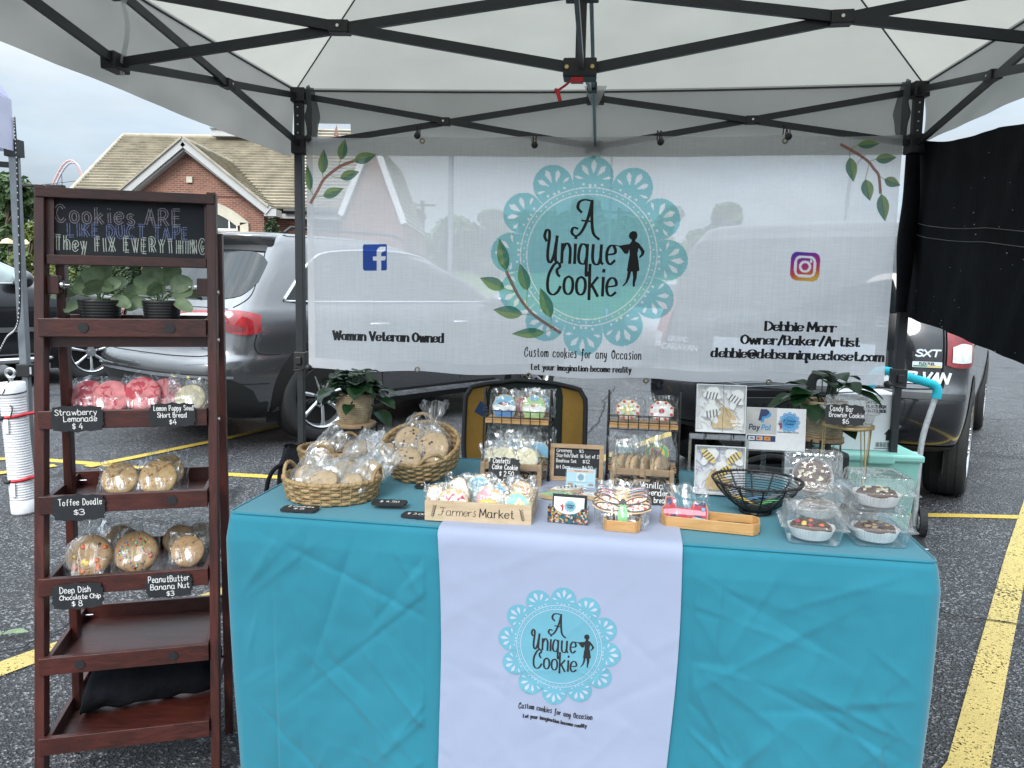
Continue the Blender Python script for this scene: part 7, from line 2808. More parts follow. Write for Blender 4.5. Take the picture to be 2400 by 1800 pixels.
def standing(name, label, base, dx, dy, dz, layers, W, H, T=.03, tilt=R(-12), group=None, film=FILM, roll=0.0, cat='cookie'):
 o = thing(name, label, cat, base + UX * dx + UY * dy + V((0, 0, dz)), CLOTHY, group)
 o.rotation_euler = (tilt, roll, CLOTHY)
 shape_cookie(o, layers, mtx=frame((0, .004, 0), (1, 0, 0), (0, 0, 1)))
 if W:
  part('film', film_mesh(W, H, T, sd()), film, o)
 return o

RK = 'bagged decorated cookies on the wire racks'

def gnome(coat, hat):
 body = [(-.026, .0), (.026, 0), (.034, .022), (.033, .034), (.024, .056), (.008, .064), (-.012, .063), (-.026, .054), (-.034, .034), (-.034, .022)]
 return [(body, ICE['tan']), ([(x * .93, y * .94 + .001) for x, y in body], hat), ([(-.025, .002), (.025, .002), (.03, .022), (-.03, .022)], coat),
   ([(-.034, .030), (-.028, .018), (-.012, .022), (0, .016), (.012, .022), (.028, .018), (.034, .030), (.016, .036), (-.016, .036)], ICE['white'])]

g1 = standing('bagged_cookie', 'blue gnome cookie with a white beard on the left rack', r1, -.04, .025, .172, gnome(ICE['blue'], ICE['sky']) + [(ell(0, .038, .018, .005), ICE['navy']), (ell(0, .036, .0055, .005), ICE['nose'])], .088, .082, group=RK)
g2 = standing('bagged_cookie', 'green gnome cookie with a white beard on the left rack', r1, .045, .025, .172, gnome(ICE['lime'], ICE['lime']) + [(ell(.0, .056, .013, .007), ICE['sky']), (ell(-.004, .036, .006, .005), ICE['nose'])], .09, .084, group=RK)
standing('bagged_cookie', 'blue cookie half hidden behind the green gnome cookie', r1, .06, .055, .172, [(ell(0, .035, .03, .03), ICE['tan']), (ell(0, .035, .027, .027), ICE['sky'])], .085, .08, group=RK, film=FILM2)
standing('bagged_cookie', 'bag with a red and grey cookie between the two gnome cookies', r1, .004, .045, .172, [(ell(0, .03, .026, .028), ICE['tan']), (ell(.004, .03, .02, .022), ICE['red'])], .07, .075, group=RK, film=FILM2)

def octo(c1, dots, mid):
 o = [(.036 * math.cos(R(22.5 + 45 * i)), .030 + .030 * math.sin(R(22.5 + 45 * i))) for i in range(8)]
 L_ = [(o, ICE['tan']), ([(x * .92, .03 + (y - .03) * .92) for x, y in o], c1), (ell(0, .03, .008, .007), mid)]
 for i in range(8):
  L_.append((ell(.029 * math.cos(R(22.5 + 45 * i)), .03 + .024 * math.sin(R(22.5 + 45 * i)), .0042, .0036, n=10), dots))
 return L_

fl_ = octo(ICE['white'], ICE['red'], ICE['yellow'])
for i in range(8):
 fl_.append((ell(.016 * math.cos(R(45 * i)), .03 + .014 * math.sin(R(45 * i)), .007, .0025, 45 * i, n=10), ICE[('yellow', 'lime')[i % 2]]))
standing('bagged_cookie', 'octagonal cookie with yellow and green petals on the right rack', r2, -.045, .03, .17, fl_, .092, .07, group=RK)
standing('bagged_cookie', 'octagonal white cookie with red dots on the right rack', r2, .048, .03, .17, octo(ICE['white'], ICE['red'], ICE['red']), .095, .075, group=RK)
FISH = [(-.05, .012), (-.03, .0), (.02, 0), (.045, .014), (.05, .03), (.03, .055), (-.02, .06), (-.045, .045)]
standing('bagged_cookie', 'large blue and yellow cookie at the left of the lower left rack shelf', r1, -.03, .02, .046, [(FISH, ICE['tan']), ([(x * .94, y * .94 + .002) for x, y in FISH], ICE['sky']), ([(-.02, .05), (.0, .058), (.006, .046), (-.012, .042)], ICE['yellow'])], .13, .11, group=RK)
standing('bagged_cookie', 'blue cookie with yellow fins at the right of the lower left rack shelf', r1, .045, .035, .046, [(FISH, ICE['tan']), ([(x * .94, y * .94 + .002) for x, y in FISH], ICE['sky']), ([(-.03, .02), (-.02, .056), (-.01, .058), (-.016, .02)], ICE['yellow']), (ell(.02, .012, .013, .006), ICE['yellow'])], .13, .10, group=RK)
standing('bagged_cookie', 'bagged blue cookie at the back of the lower left rack shelf', r1, .0, .06, .05, [(FISH, ICE['tan']), ([(x * .94, y * .94 + .002) for x, y in FISH], ICE['sky']), ([(-.01, .03), (.0, .058), (.02, .058), (.006, .03)], ICE['yellow'])], .13, .125, group=RK, film=FILM2)
SUNF = [(ell(0, .03, .034, .03), ICE['tan']), (ell(0, .03, .030, .027), ICE['green']), (ell(0, .03, .022, .019), ICE['yellow']), (ell(.002, .03, .009, .008), ICE['red']), (ell(-.012, .038, .008, .005), ICE['orange'])]
standing('bagged_cookie', 'yellow and red flower cookie in a bag on the lower right rack shelf', r2, .04, .03, .05, SUNF, .115, .105, group=RK)
standing('bagged_cookie', 'clear bag with a mint cookie at the left of the lower right rack shelf', r2, -.045, .03, .046, [(ell(0, .03, .03, .028), ICE['tan']), (ell(0, .03, .027, .025), ICE['ice'])], .11, .10, group=RK, film=FILM2)

# slatted cart crates with spoked wheels
def cart(label, loc, W, rz=0.0, group='wooden cart crates with black spoked wheels'):
 t = thing('cart_crate', label, 'crate', loc, CLOTHY + rz, group)
 D, H = .085, .062
 for y in (0.0, D):
  for s_ in (-1, 1):
   mb = MB()
   mb.box((s_ * (W / 2 - .006), y, H / 2), (.012, .009, H))
   part('post', mb, RUST, t, bevel=.001)
  for z in (.052, .024):
   mb = MB()
   mb.box((0, y + (.001 if y == 0 else -.001), z), (W - .0245, .006, .018))
   part('slat', mb, RUST, t, bevel=.001)
 mb = MB()
 mb.box((0, -.0045, .052), (.012, .004, .022))
 part('slat', mb, RUST, t)
 for s_ in (-1, 1):
  for z in (.052, .024):
   mb = MB()
   mb.box((s_ * (W / 2 - .006), D / 2, z), (.006, D - .0095, .018))
   part('slat', mb, RUST, t)
 mb = MB()
 mb.box((0, D / 2, .014), (W - .02, D - .012, .005))
 part('floor', mb, RUST, t)
 for s_ in (-1, 1):
  mb = MB()
  cx_, rr = s_ * (W / 2 - .042), .021
  y = -.011
  mb.tube([(cx_ + rr * math.cos(a), y, rr + .0015 + rr * math.sin(a)) for a in [2 * math.pi * i / 28 for i in range(28)]], .0026, 6, closed=True)
  for i in range(6):
   a = math.pi * i / 3
   mb.tube([(cx_, y, rr + .0015), (cx_ + rr * math.cos(a), y, rr + .0015 + rr * math.sin(a))], .0016, 5)
  mb.tube([(cx_, y - .004, rr + .0015), (cx_, y + .006, rr + .0015)], .005, 10)
  part('wheel', mb, WIRE, t)
 return t

c1 = tb(1197, 1140)
cart('left cart crate heaped with confetti cake cookies', c1, .168)
c2 = tb(1503, 1154)
cart('right cart crate holding vanilla lavender shortbread', c2, .168)
rs = random.Random(31)
NM = ['far left', 'left', 'middle left', 'middle', 'middle right', 'right', 'far right']
for i in range(6):
 p = c1 + UX * (-.062 + .025 * i) + UY * (.03 + .02 * (i % 2)) + V((0, 0, .02))
 bagged('bagged_cookie', 'confetti cake cookie bag at the %s of the left cart crate' % NM[i if i < 3 else i + 1], 'cookie', p, CLOTHY + rs.uniform(-.5, .5), R(-10 + rs.uniform(-14, 10)), [(0, 0, .045, .034, .012, CREAM)], .082, .098, .034, 'bagged cookies in the cart crates', film=FILM2 if i % 2 else FILM, roll=R(rs.uniform(-25, 25)))
for i in range(7):
 p = c2 + UX * (-.060 + .020 * i) + UY * .032 + V((0, 0, .02))
 bagged('bagged_cookie', 'vanilla lavender shortbread on edge at the %s of right cart' % NM[i], 'cookie', p, CLOTHY + R(62 + rs.uniform(-15, 15)), R(-8), [(0, 0, .04, .036, .012, DOUGH)], .078, .092 if i % 3 else .125, .026, 'bagged cookies in the cart crates', gather=(i % 3 == 0), roll=R(rs.uniform(-14, 4)))

def lean_frame(loc, back, rz=0.0):
 """board leaning back by the given angle: x right, y up the board, z towards the camera"""
 m_ = M.Rotation(CLOTHY + rz, 4, 'Z') @ M.Rotation(-back, 4, 'X') @ M.Rotation(R(90), 4, 'X')
 m_.translation = loc
 return m_

def lean_tag(label, px, py, w, h, lines, back=R(14), dz=.0, rz=0.0):
 f_ = lean_frame(tb(px, py, dz), back, rz)
 f_ = f_ @ M.Translation((0, h / 2, 0))
 return chalk_tag(label, f_, w, h, lines)

lean_tag('chalk tag reading Confetti Cake Cookie $2.50 leaning on the left cart crate', 1180, 1152, .086, .062, [('Confetti', -.1, .22, .2, .52), ('Cake Cookie', .02, -.04, .2, .78), ('$ 2.50', .08, -.32, .2, .45)], R(16), .028)
lean_tag('chalk tag reading Vanilla Lavender Short bread leaning on the right cart crate', 1530, 1188, .086, .062, [('Vanilla', -.06, .2, .24, .66), ('Lavender', .02, -.08, .22, .8), ('Short bread', .0, -.36, .2, .85)], R(16))

# framed chalk menu
f_ = lean_frame(tb(1350, 1130), R(12), R(2))
t = thing('menu_board', 'small oak framed chalkboard listing gnome, starfish and beehive cookie prices', 'menu board')
t.matrix_basis = f_
W_, H_ = .149, .103
mb = MB()
for c_, s_ in (((0, .006, .005), (W_, .012, .012)), ((0, H_ - .006, .005), (W_, .012, .012)), ((-W_ / 2 + .006, H_ / 2, .005), (.0118, H_ - .0242, .0118)), ((W_ / 2 - .006, H_ / 2, .005), (.0118, H_ - .0242, .0118))):
 mb.box(c_, s_)
part('frame', mb, OAK, t, bevel=.001)
mb = MB()
mb.box((0, H_ / 2, .002), (W_ - .022, H_ - .022, .004))
s_ = part('slate', mb, SLATE, t)
ink = Ink(M(), .0046)
for txt, x, y, wd in (('Gnomes', -.036, .080, .042), ('$5', .012, .080, .012), ('Starfish/Shell', -.027, .066, .06), ('$6 (set of 2)', .036, .066, .052), ('Beehive Set', -.029, .051, .056), ('$12', .026, .051, .02), ('Art Deco -', -.034, .034, .046), ('$4.50', .03, .034, .028)):
 a_, b_ = layout(txt, .0095)[1], layout(txt, .0095, wid=2)[1]
 ink.text(txt, x, y, .0095, .0013, wid=1 + (wd - a_) / (b_ - a_), jit=.3)
part('chalk_writing', ink.mb, CHW, s_)

# blue information card in an acrylic stand
t = thing('info_card', 'small pale blue card in a clear stand before the chalk menu', 'card')
t.matrix_basis = lean_frame(tb(1360, 1146), R(16), R(-1))
mb = MB()
mb.box((0, .027, 0), (.078, .05, .001))
cd = part('card', mb, mat('card_blue', (.36, .60, .70), .6, var=.03), t)
ink = Ink(M(), .0007)
ink.fill(rrect(-.034, .042, .034, .0485, .001), 0)
ink.text('PRE ORDER COOKIES', 0, .0437, .003, .0007, mi=4)
ink.fill(rrect(-.0115, .018, .0115, .04, .0005), 1)
ink.lift += 3e-4
doily(ink, 0, .029, .010, 2, 1, 4, words=False)
ink.lift -= 3e-4
ink.stroke([(-.036, .0155), (.036, .0155)], .0006, mi=4)
for x in (-.027, .028):
 ink.fill(ell(x, .0095, .0085, .0034), 3)
for x in range(5):
 ink.disc(-.012 + .006 * x, .009, .0018, 1, 10)
part('card_print', ink.mb, [mat('card_peach', (.72, .36, .22)), PAPER, TEALR, mat('card_brown', (.25, .13, .08)), INKP], cd)
mb = MB()
mb.box((0, .028, .0016), (.084, .056, .0012))
mb.box((0, .002, -.012), (.084, .0015, .03))
part('holder', mb, ACRYL, t)

# business card holder
t = thing('card_holder', 'resin flecked card holder with a white business card on the runner front', 'card holder', tb(1330, 1232, .004), CLOTHY + R(-3))
FLECK = None
m_, nd_ = new_mat('resin_flecks')
tc0 = nd_('ShaderNodeTexCoord')
v_ = nd_('ShaderNodeTexVoronoi', {'Vector': tc0.outputs['Object'], 'Scale': 210.0})
sp0 = nd_('ShaderNodeSeparateColor', {0: v_.outputs['Color']})
cc0 = ramp(nd_, sp0.outputs[0], [(.0, (.015, .10, .12)), (.3, (.012, .02, .03)), (.45, (.22, .05, .03)), (.62, (.40, .24, .05)), (.75, (.45, .38, .28)), (.9, (.03, .05, .06))])
e_ = list(m_.node_tree.nodes)[-1]
e_.color_ramp.interpolation = 'CONSTANT'
b0 = nd_('ShaderNodeBsdfPrincipled', {'Base Color': cc0, 'Roughness': .2, 'Coat Weight': 1.0})
nd_('ShaderNodeOutputMaterial', {0: b0.outputs[0]})
FR_ = [(-.046, 0), (.046, 0), (.046, .036), (.032, .036), (.026, .028), (.014, .022), (0, .020), (-.014, .022), (-.026, .028), (-.032, .036), (-.046, .036)]
mb = MB(frame((0, 0, 0), (1, 0, 0), (0, 0, 1)))
mb.ext(FR_, .003)
mb2 = MB()
mb2.box((-.0445, .0125, .018), (.003, .022, .035))
mb2.box((.0445, .0125, .018), (.003, .022, .035))
mb2.box((0, .0125, .0015), (.086, .022, .003))
part('front_plate', mb, m_, t)
part('tray', mb2, m_, t)
mb = MB(lean_frame((0, .0, 0), R(8)))
mb = MB(M.Translation((0, .022, .002)) @ M.Rotation(R(-8), 4, 'X') @ M.Rotation(R(90), 4, 'X'))
mb.box((0, .029, 0), (.08, .056, .0025))
part('back_plate', mb, CLAD, t)
CM = M.Translation((0, .012, .004)) @ M.Rotation(R(-8), 4, 'X') @ M.Rotation(R(90), 4, 'X')
cdt = thing('business_card', 'white business card with a teal emblem standing in the resin holder', 'card')
cdt.matrix_basis = M.Translation(t.location) @ M.Rotation(CLOTHY + R(-3), 4, 'Z') @ CM
mb = MB()
mb.box((0, .026, 0), (.07, .05, .002))
cd = part('card', mb, PAPER, cdt)
ink = Ink(M(), .0014)
doily(ink, .003, .031, .014, 0, 1, 2, words=False)
ink.lift += 9e-4
ink.text('A Unique', .003, .032, .0035, .0006, mi=2)
ink.text('Cookie', .003, .027, .0035, .0006, mi=2)
for sx in (-1, 1):
 ink.stroke(smooth_pts([(sx * .031, .044), (sx * .026, .048), (sx * .02, .0475)], 4), .0005, mi=2)
 ink.stroke([(sx * .0325, .01), (sx * .0325, .04)], .0004, mi=2)
s0 = .0018
ink.fill([(-.016 + u * s0, .018 + v * s0) for u, v in WOMAN], 3)
part('card_print', ink.mb, [TEALR, PAPER, INKP, ICE['red']], cd)

# fish shaped cookies lying on the runner, dragonfly stack, truck tray
for px, py, c_, lab, rz in ((1306, 1172, 'lime', 'flat bagged cookie with green icing behind the card holder', .15), (1330, 1158, 'white', 'flat bagged cookie with black stripes behind the green one', .35), (1398, 1174, 'white', 'flat bagged white cookie left of the dragonfly stack', -.2)):
 o = thing('flat_cookie', lab, 'cookie', tb(px, py, .004), CLOTHY + rz, 'flat bagged cookies on the runner')
 P = [(-.048, .0), (-.03, .018), (.0, .026), (.03, .018), (.042, .004), (.03, -.014), (.0, -.022), (-.03, -.016)]
 ly = [(P, ICE['tan']), ([(x * .93, y * .9) for x, y in P], ICE[c_])]
 if 'stripes' in lab:
  ly += [([(-.02 + .01 * i, .0), (-.016 + .01 * i, .016), (-.013 + .01 * i, .016), (-.016 + .01 * i, .0)], ICE['black']) for i in range(5)]
 elif c_ == 'lime':
  ly += [(ell(0, .0, .02, .012), ICE['mint']), (ell(.02, .004, .007, .005), ICE['green'])]
 else:
  ly += [(ell(-.04, .0, .006, .004), ICE['red'])]
 shape_cookie(o, ly, .009)
 mb = MB()
 mb.sheet(lambda i, j: V(((i - .5) * .125, (j - .5) * .07, .0135 * (math.sin(math.pi * i) * math.sin(math.pi * j)) ** .35 + .0035 * NZ.noise(V((i * 6 + px, j * 5, 1))))), 20, 12)
 part('film', mb, FILM, o)

dg = tb(1455, 1252, .003)
t = thing('wood_holder', 'small bamboo block holding the dragonfly cookie stack', 'holder', dg, CLOTHY + R(-3), )
mb = MB()
HX, HD, HZ = .041, .07, .024
hex_ = [(-HX, 0.012), (-HX + .008, 0), (HX - .008, 0), (HX, .012), (HX, HD), (-HX, HD)]
mb.ext(hex_, .004)
for i in range(6):
 a, b = hex_[i], hex_[(i + 1) % 6]
 mb.beam((a[0] * .96, a[1] * .96 + .001, HZ / 2 + .002), (b[0] * .96, b[1] * .96 + .001, HZ / 2 + .002), .004, HZ - .004)
part('body', mb, BAMB, t, bevel=.0008)

def dragonfly(wing, body):
 P = []
 L_ = []
 wings = [(-.033, .046, .03, .0095, -8), (.033, .046, .03, .0095, 8), (-.03, .062, .028, .0075, -16), (.03, .062, .028, .0075, 16)]
 base = ell(0, .05, .062, .022, n=26)
 base = [(-.008, .0), (.008, 0), (.012, .03), (.04, .034), (.062, .042), (.06, .054), (.04, .07), (.012, .066), (0, .072), (-.012, .066), (-.04, .07), (-.06, .054), (-.062, .042), (-.04, .034), (-.012, .03)]
 L_.append((base, ICE['tan']))
 for x, y, a, b, r_ in wings:
  L_.append((ell(x, y, a, b, r_), ICE['black']))
  L_.append((ell(x, y, a * .84, b * .68, r_), wing))
 L_.append(([(-.007, .002), (.007, .002), (.011, .034), (.006, .052), (-.006, .052), (-.011, .034)], body))
 L_.append((ell(0, .058, .006, .007), ICE['black']))
 return L_

DN = ['frontmost dragonfly cookie with pale wings and a green body', 'second dragonfly cookie with orange wings', 'third dragonfly cookie with pink wings', 'fourth dragonfly cookie with pink and tan wings', 'fifth dragonfly cookie with red wings', 'sixth dragonfly cookie with blue wings', 'rearmost dragonfly cookie with purple pink wings']
WG = [m_cookie('wing_pale', (.70, .60, .50), (.40, .10, .07), .52, 160), ICE['nose'], ICE['pink'], ICE['nose'], ICE['red'], ICE['sky'], ICE['pink']]
DC = [ICE['green'], ICE['navy'], ICE['black'], ICE['green'], ICE['black'], ICE['green'], ICE['navy']]
for i in range(7):
 o = thing('bagged_cookie', DN[i] + ' in the bamboo block', 'cookie', dg + UX * rs.uniform(-.004, .004) + UY * (.012 + .0085 * i) + V((0, 0, .004 + .0016 * i)), CLOTHY, 'dragonfly cookies stacked in the bamboo block')
 o.rotation_euler = (R(-24), 0, CLOTHY + rs.uniform(-.05, .05))
 shape_cookie(o, dragonfly(WG[i], DC[i]), .005, .0004, mtx=frame((0, .0, 0), (1, 0, 0), (0, 0, 1)))
 if i in (0, 3, 6):
  part('film', film_mesh(.118, .085, .02, sd()), FILM, o)

ty0, ty1 = tb(1548, 1236), tb(1778, 1260)
t = thing('wooden_tray', 'long narrow bamboo tray beside the dragonfly block', 'tray', (ty0 + ty1) / 2, math.atan2((ty1 - ty0).y, (ty1 - ty0).x))
mb = MB()
TL, TDp = (ty1 - ty0).length / 2, .072
oc = [(-TL, .016), (-TL + .012, 0), (TL - .012, 0), (TL, .016), (TL, TDp - .012), (TL - .012, TDp), (-TL + .012, TDp), (-TL, TDp - .012)]
mb.ext(oc, .004)
part('floor', mb, BAMB, t)
mb = MB()
for i in range(8):
 a, b = oc[i], oc[(i + 1) % 8]
 mb.beam((a[0], a[1] + .002, .0145), (b[0], b[1] + .002, .0145), .0045, .021)
part('rim', mb, BAMB, t, bevel=.0008)
for i in range(3):
 o = thing('flat_cookie', ('dark brittle strip', 'dark flat strip behind the first', 'dark flat strip at the right end')[i] + ' lying in the bamboo tray', 'cookie', (ty0 + ty1) / 2 + UX * (.045 + .008 * i) + UY * (.02 + .016 * i) + V((0, 0, .005)), CLOTHY + R(-4), 'dark strips in the bamboo tray')
 mb = MB()
 mb.ext([(-.04, -.005), (.03, -.006), (.036, .002), (.02, .006), (-.036, .005)], .004)
 part('cookie', mb, CHOC, o)
TRK = [(-.05, .006), (.05, .006), (.052, .03), (.046, .05), (.022, .052), (.012, .034), (-.02, .036), (-.026, .058), (-.044, .06), (-.046, .04), (-.052, .032)]
standing('bagged_cookie', 'red truck shaped cookie in a bag standing in the bamboo tray', (ty0 + ty1) / 2, -.052, .03, .006,
         [(TRK, ICE['tan']), ([(x * .96, y * .95 + .002) for x, y in TRK], ICE['red']), ([(-.048, .02), (.046, .02), (.046, .03), (-.02, .033), (-.048, .03)], ICE['pink']), ([(-.042, .042), (-.03, .042), (-.032, .056), (-.041, .057)], ICE['navy']), ([(.024, .042), (.046, .042), (.045, .05), (.024, .051)], ICE['navy']), (ell(-.024, .008, .012, .011, a0=0, a1=180), ICE['navy']), (ell(.03, .008, .012, .011, a0=0, a1=180), ICE['navy']), (ell(.04, .034, .004, .004), ICE['sky']), ([(.0, .004), (.05, .004), (.05, .012), (.02, .016)], ICE['ice'])], .112, .088, .034, group=None)

# ------------------------------------------------------------------ right end of the table
def bee(ink, x, y, a, s, mats=(0, 1, 2)):
 w, b, k = mats
 c, q = math.cos(a), math.sin(a)
 f = lambda u, v: (x + u * c - v * q, y + u * q + v * c)
 for u, v, ra, rb, ro in ((-.2 * s, .55 * s, .52 * s, .30 * s, 60), (.35 * s, .5 * s, .5 * s, .28 * s, 110), (.1 * s, -.55 * s, .48 * s, .3 * s, -70)):
  p = f(u, v)
  ink.disc(p[0], p[1], ra, w, 16, rb, rot=a + R(ro), lift=4e-4)
 p = f(0, 0)
 ink.disc(p[0], p[1], .85 * s, b, 20, .36 * s, rot=a, lift=2.2e-3)
 for d in (-.5, -.2, .1, .4):
  p, p2 = f(d * s, -.3 * s), f((d + .05) * s, .3 * s)
  l0 = ink.lift
  ink.lift += 2.6e-3
  ink.stroke([p, p2], .13 * s, mi=k)
  ink.lift = l0

def bee_box(label, fr, filler, seed):
 t = thing('cookie_box', label, 'cookie box', group='clear topped boxes of bee cookies')
 t.matrix_basis = fr
 S_, D_ = .128, .026
 mb = MB()
 mb.box((0, S_ / 2, -D_ / 2 - .0), (S_, S_, .003))
 for s_ in (-1, 1):
  mb.box((s_ * (S_ / 2 - .001), S_ / 2, 0), (.002, S_ - .0045, D_))
  mb.box((0, S_ / 2 + s_ * (S_ / 2 - .001), 0), (S_, .002, D_))
 part('carton', mb, PAPER, t)
 rs_ = random.Random(seed)
 mb = MB()
 for _ in range(90):
  x, y = rs_.uniform(-.058, .058), rs_.uniform(.008, .12)
  a = rs_.uniform(0, 3.14)
  l_ = rs_.uniform(.006, .014)
  z = rs_.uniform(-.011, -.006)
  dx, dy = l_ * math.cos(a), l_ * math.sin(a)
  mb.add([(x - dx, y - dy, z), (x + dx, y + dy, z + .002), (x + dx + .002, y + dy + .001, z + .002), (x - dx + .002, y - dy + .001, z)], [(0, 1, 2, 3)])
 fp = part('paper_shred', mb, filler, t)
 fp['kind'] = 'stuff'
 mb = MB()
 hv = [(-.026, .0), (.03, 0), (.036, .012), (.034, .024), (.028, .034), (.022, .046), (.008, .056), (-.006, .056), (-.018, .046), (-.024, .034), (-.03, .024), (-.032, .012)]
 mb.ext([(x + .0 + (.008 if seed == 1 else -.004), y + .012) for x, y in hv], .006, z0=-.006)
 part('hive_cookie', mb, m_cookie('hive_icing', (.62, .42, .17), (.45, .26, .08), .6, 50) if 'hive_icing' not in MATS else MATS['hive_icing'], t, bevel=.0012)
 for bx_, by_, a in (((-.024, .098, R(-8)), (.036, .09, R(-28)), (-.022, .05, R(12))) if seed == 1 else ((-.03, .10, R(-45)), (.036, .098, R(40)), (.012, .062, R(35)))):
  ink = Ink(M(), .001)
  bee(ink, bx_, by_, a, .028)
  part('bee_cookie', ink.mb, [ICE['white'], ICE['white'] if seed == 1 else ICE['yellow'], ICE['black']], t)
 mb = MB()
 mb.box((0, S_ / 2, D_ / 2 + .0008), (S_, S_, .0012))
 ld = part('lid', mb, ACRYL, t)
 if seed == 1:
  ink = Ink(M(), D_ / 2 + .002)
  for txt, y, h in (('baked', .028, .009), ('JUST FOR', .019, .0045), ('you', .010, .009)):
   ink.text(txt, .042, y, h, .0012, script=(h > .005))
  part('lid_lettering', ink.mb, PAPER, ld)
  mb = MB()
  z = D_ / 2 + .003
  mb.tube(smooth_pts([(.004, .127, z), (.005, .1, z), (.006, .07, z), (.004, .03, z), (.005, .001, z)], 5), .0006, 5)
  mb.tube(smooth_pts([(.006, .07, z), (-.016, .092, z), (-.01, .08, z + .003), (.006, .07, z), (.024, .05, z + .002), (.02, .042, z), (.006, .07, z), (-.014, .045, z), (-.026, .02, z)], 6), .0006, 5)
  part('string', mb, mat('twine', (.22, .17, .07), .9), ld)
 return t

KRAFT = mat('shred_kraft', (.60, .50, .42), .9, var=.3, vs_=120)
LILAC = mat('shred_lilac', (.42, .36, .58), .9, var=.25, vs_=120)
bq = tb(1684, 1163)
bee_box('lower box of bee and beehive cookies on lilac shred behind the black bowl', lean_frame(bq, R(10)) @ M.Translation((0, .002, .0)), LILAC, 2)
rz_ = bq + UY * .045
t = thing('acrylic_riser', 'clear acrylic riser carrying the upper bee cookie box', 'riser', rz_, CLOTHY)
mb = MB()
mb.box((0, .03, .142), (.15, .07, .003))
for s_ in (-1, 1):
 mb.box((s_ * .0745, .03, .07), (.003, .07, .14))
part('body', mb, ACRYL, t)
up = rz_ + UY * .02 + V((0, 0, .1445))
t = thing('display_easel', 'small black easel under the upper bee cookie box', 'easel', up, CLOTHY)
mb = MB()
for s_ in (-1, 1):
 mb.tube([(s_ * .036, -.018, 0), (s_ * .036, -.016, .012), (s_ * .036, .03, .010), (s_ * .036, .035, 0)], .002, 5)
 mb.tube([(s_ * .036, .02, .010), (s_ * .02, .045, .09)], .002, 5)
mb.tube([(-.04, -.012, .011), (.04, -.012, .011)], .002, 5)
mb.tube([(-.02, .045, .09), (.02, .045, .09)], .002, 5)
part('body', mb, WIRE, t)
bee_box('upper box of bee and beehive cookies tied with twine on the clear riser', lean_frame(up + V((0, 0, .013)) - UY * .006, R(10)) @ M.Translation((0, .0, .012)), KRAFT, 1)

# payment sign
sg_ = tb(1812, 1122)
t = thing('payment_sign', 'white payment sign with a blue double P logo in a clear stand', 'sign', sg_, CLOTHY + R(1))
SM = M.Translation((0, .0, .082)) @ M.Rotation(R(-7), 4, 'X') @ M.Rotation(R(90), 4, 'X')
W_, H_ = .166, .122
mb = MB(SM)
mb.box((0, H_ / 2, 0), (W_, H_, .002))
pn = part('panel', mb, PAPER, t)
ink = Ink(SM, .0014)
ink.fill([(-W_ / 2 + .001, .045), (.002, .045), (.002, H_ - .001), (-W_ / 2 + .001, H_ - .001)], 0)
ink.lift += 2e-4

def pee(x, y, s):
 return [(x, y), (x + .28 * s, y), (x + .36 * s, y + .38 * s), (x + .62 * s, y + .40 * s), (x + .92 * s, y + .62 * s), (x + .95 * s, y + .88 * s), (x + .72 * s, y + 1.05 * s), (x + .2 * s, y + 1.05 * s)]

ink.fill(pee(-.043, .079, .031), 2)
ink.lift += 3e-4
ink.fill(pee(-.050, .084, .032), 1)
ink.text('Pay', -.0745, .058, .014, .0032, align='l', mi=1, slant=.12, wid=.95)
ink.text('Pal', -.039, .058, .014, .0032, align='l', mi=2, slant=.12, wid=.95)
ink.fill(rrect(-W_ / 2 + .003, .024, .0, .041, .001), 1)
ink.lift += 3e-4
for x, mi_ in ((-.067, 3), (-.045, 0), (-.023, 4)):
 ink.fill(rrect(x - .009, .027, x + .009, .038, .0008), mi_)
ink.lift += 3e-4
ink.text('VISA', -.067, .0305, .0045, .0011, mi=1, slant=.15)
ink.disc(-.048, .0325, .0038, 5, 14)
ink.disc(-.042, .0325, .0038, 4, 14)
ink.text('DISC', -.023, .031, .003, .0007, mi=7)
ink.lift -= 9e-4
doily(ink, .037, .082, .030, 2, 3, 7, words=False)
ink.lift += 1.2e-3
ink.text('A Unique', .037, .084, .006, .0008, mi=7, script=True)
ink.text('Cookie', .037, .075, .006, .0008, mi=7, script=True)
ink.fill([(.012 + u * .0026, .058 + v * .0026) for u, v in WOMAN], 6)
ink.text('Custom cookies for any Occasion', .034, .052, .003, .0006, mi=7, script=True)
part('sign_print', ink.mb, [mat('sign_grey', (.50, .50, .47)), mat('sign_navy', (.02, .035, .12)), mat('sign_blue', (.05, .30, .58)), PAPER, mat('sign_orange', (.65, .25, .05)), ICE['red'], mat('sign_dark_red', (.30, .05, .08)), INKP], pn)
mb = MB()
mb.box((0, -.004, .081), (W_ + .012, .012, .004))
for s_ in (-1, 1):
 mb.box((s_ * .03, .004, .04), (.012, .004, .08))
mb.box((0, .01, .001), (.11, .07, .002))
part('stand', mb, ACRYL, t)

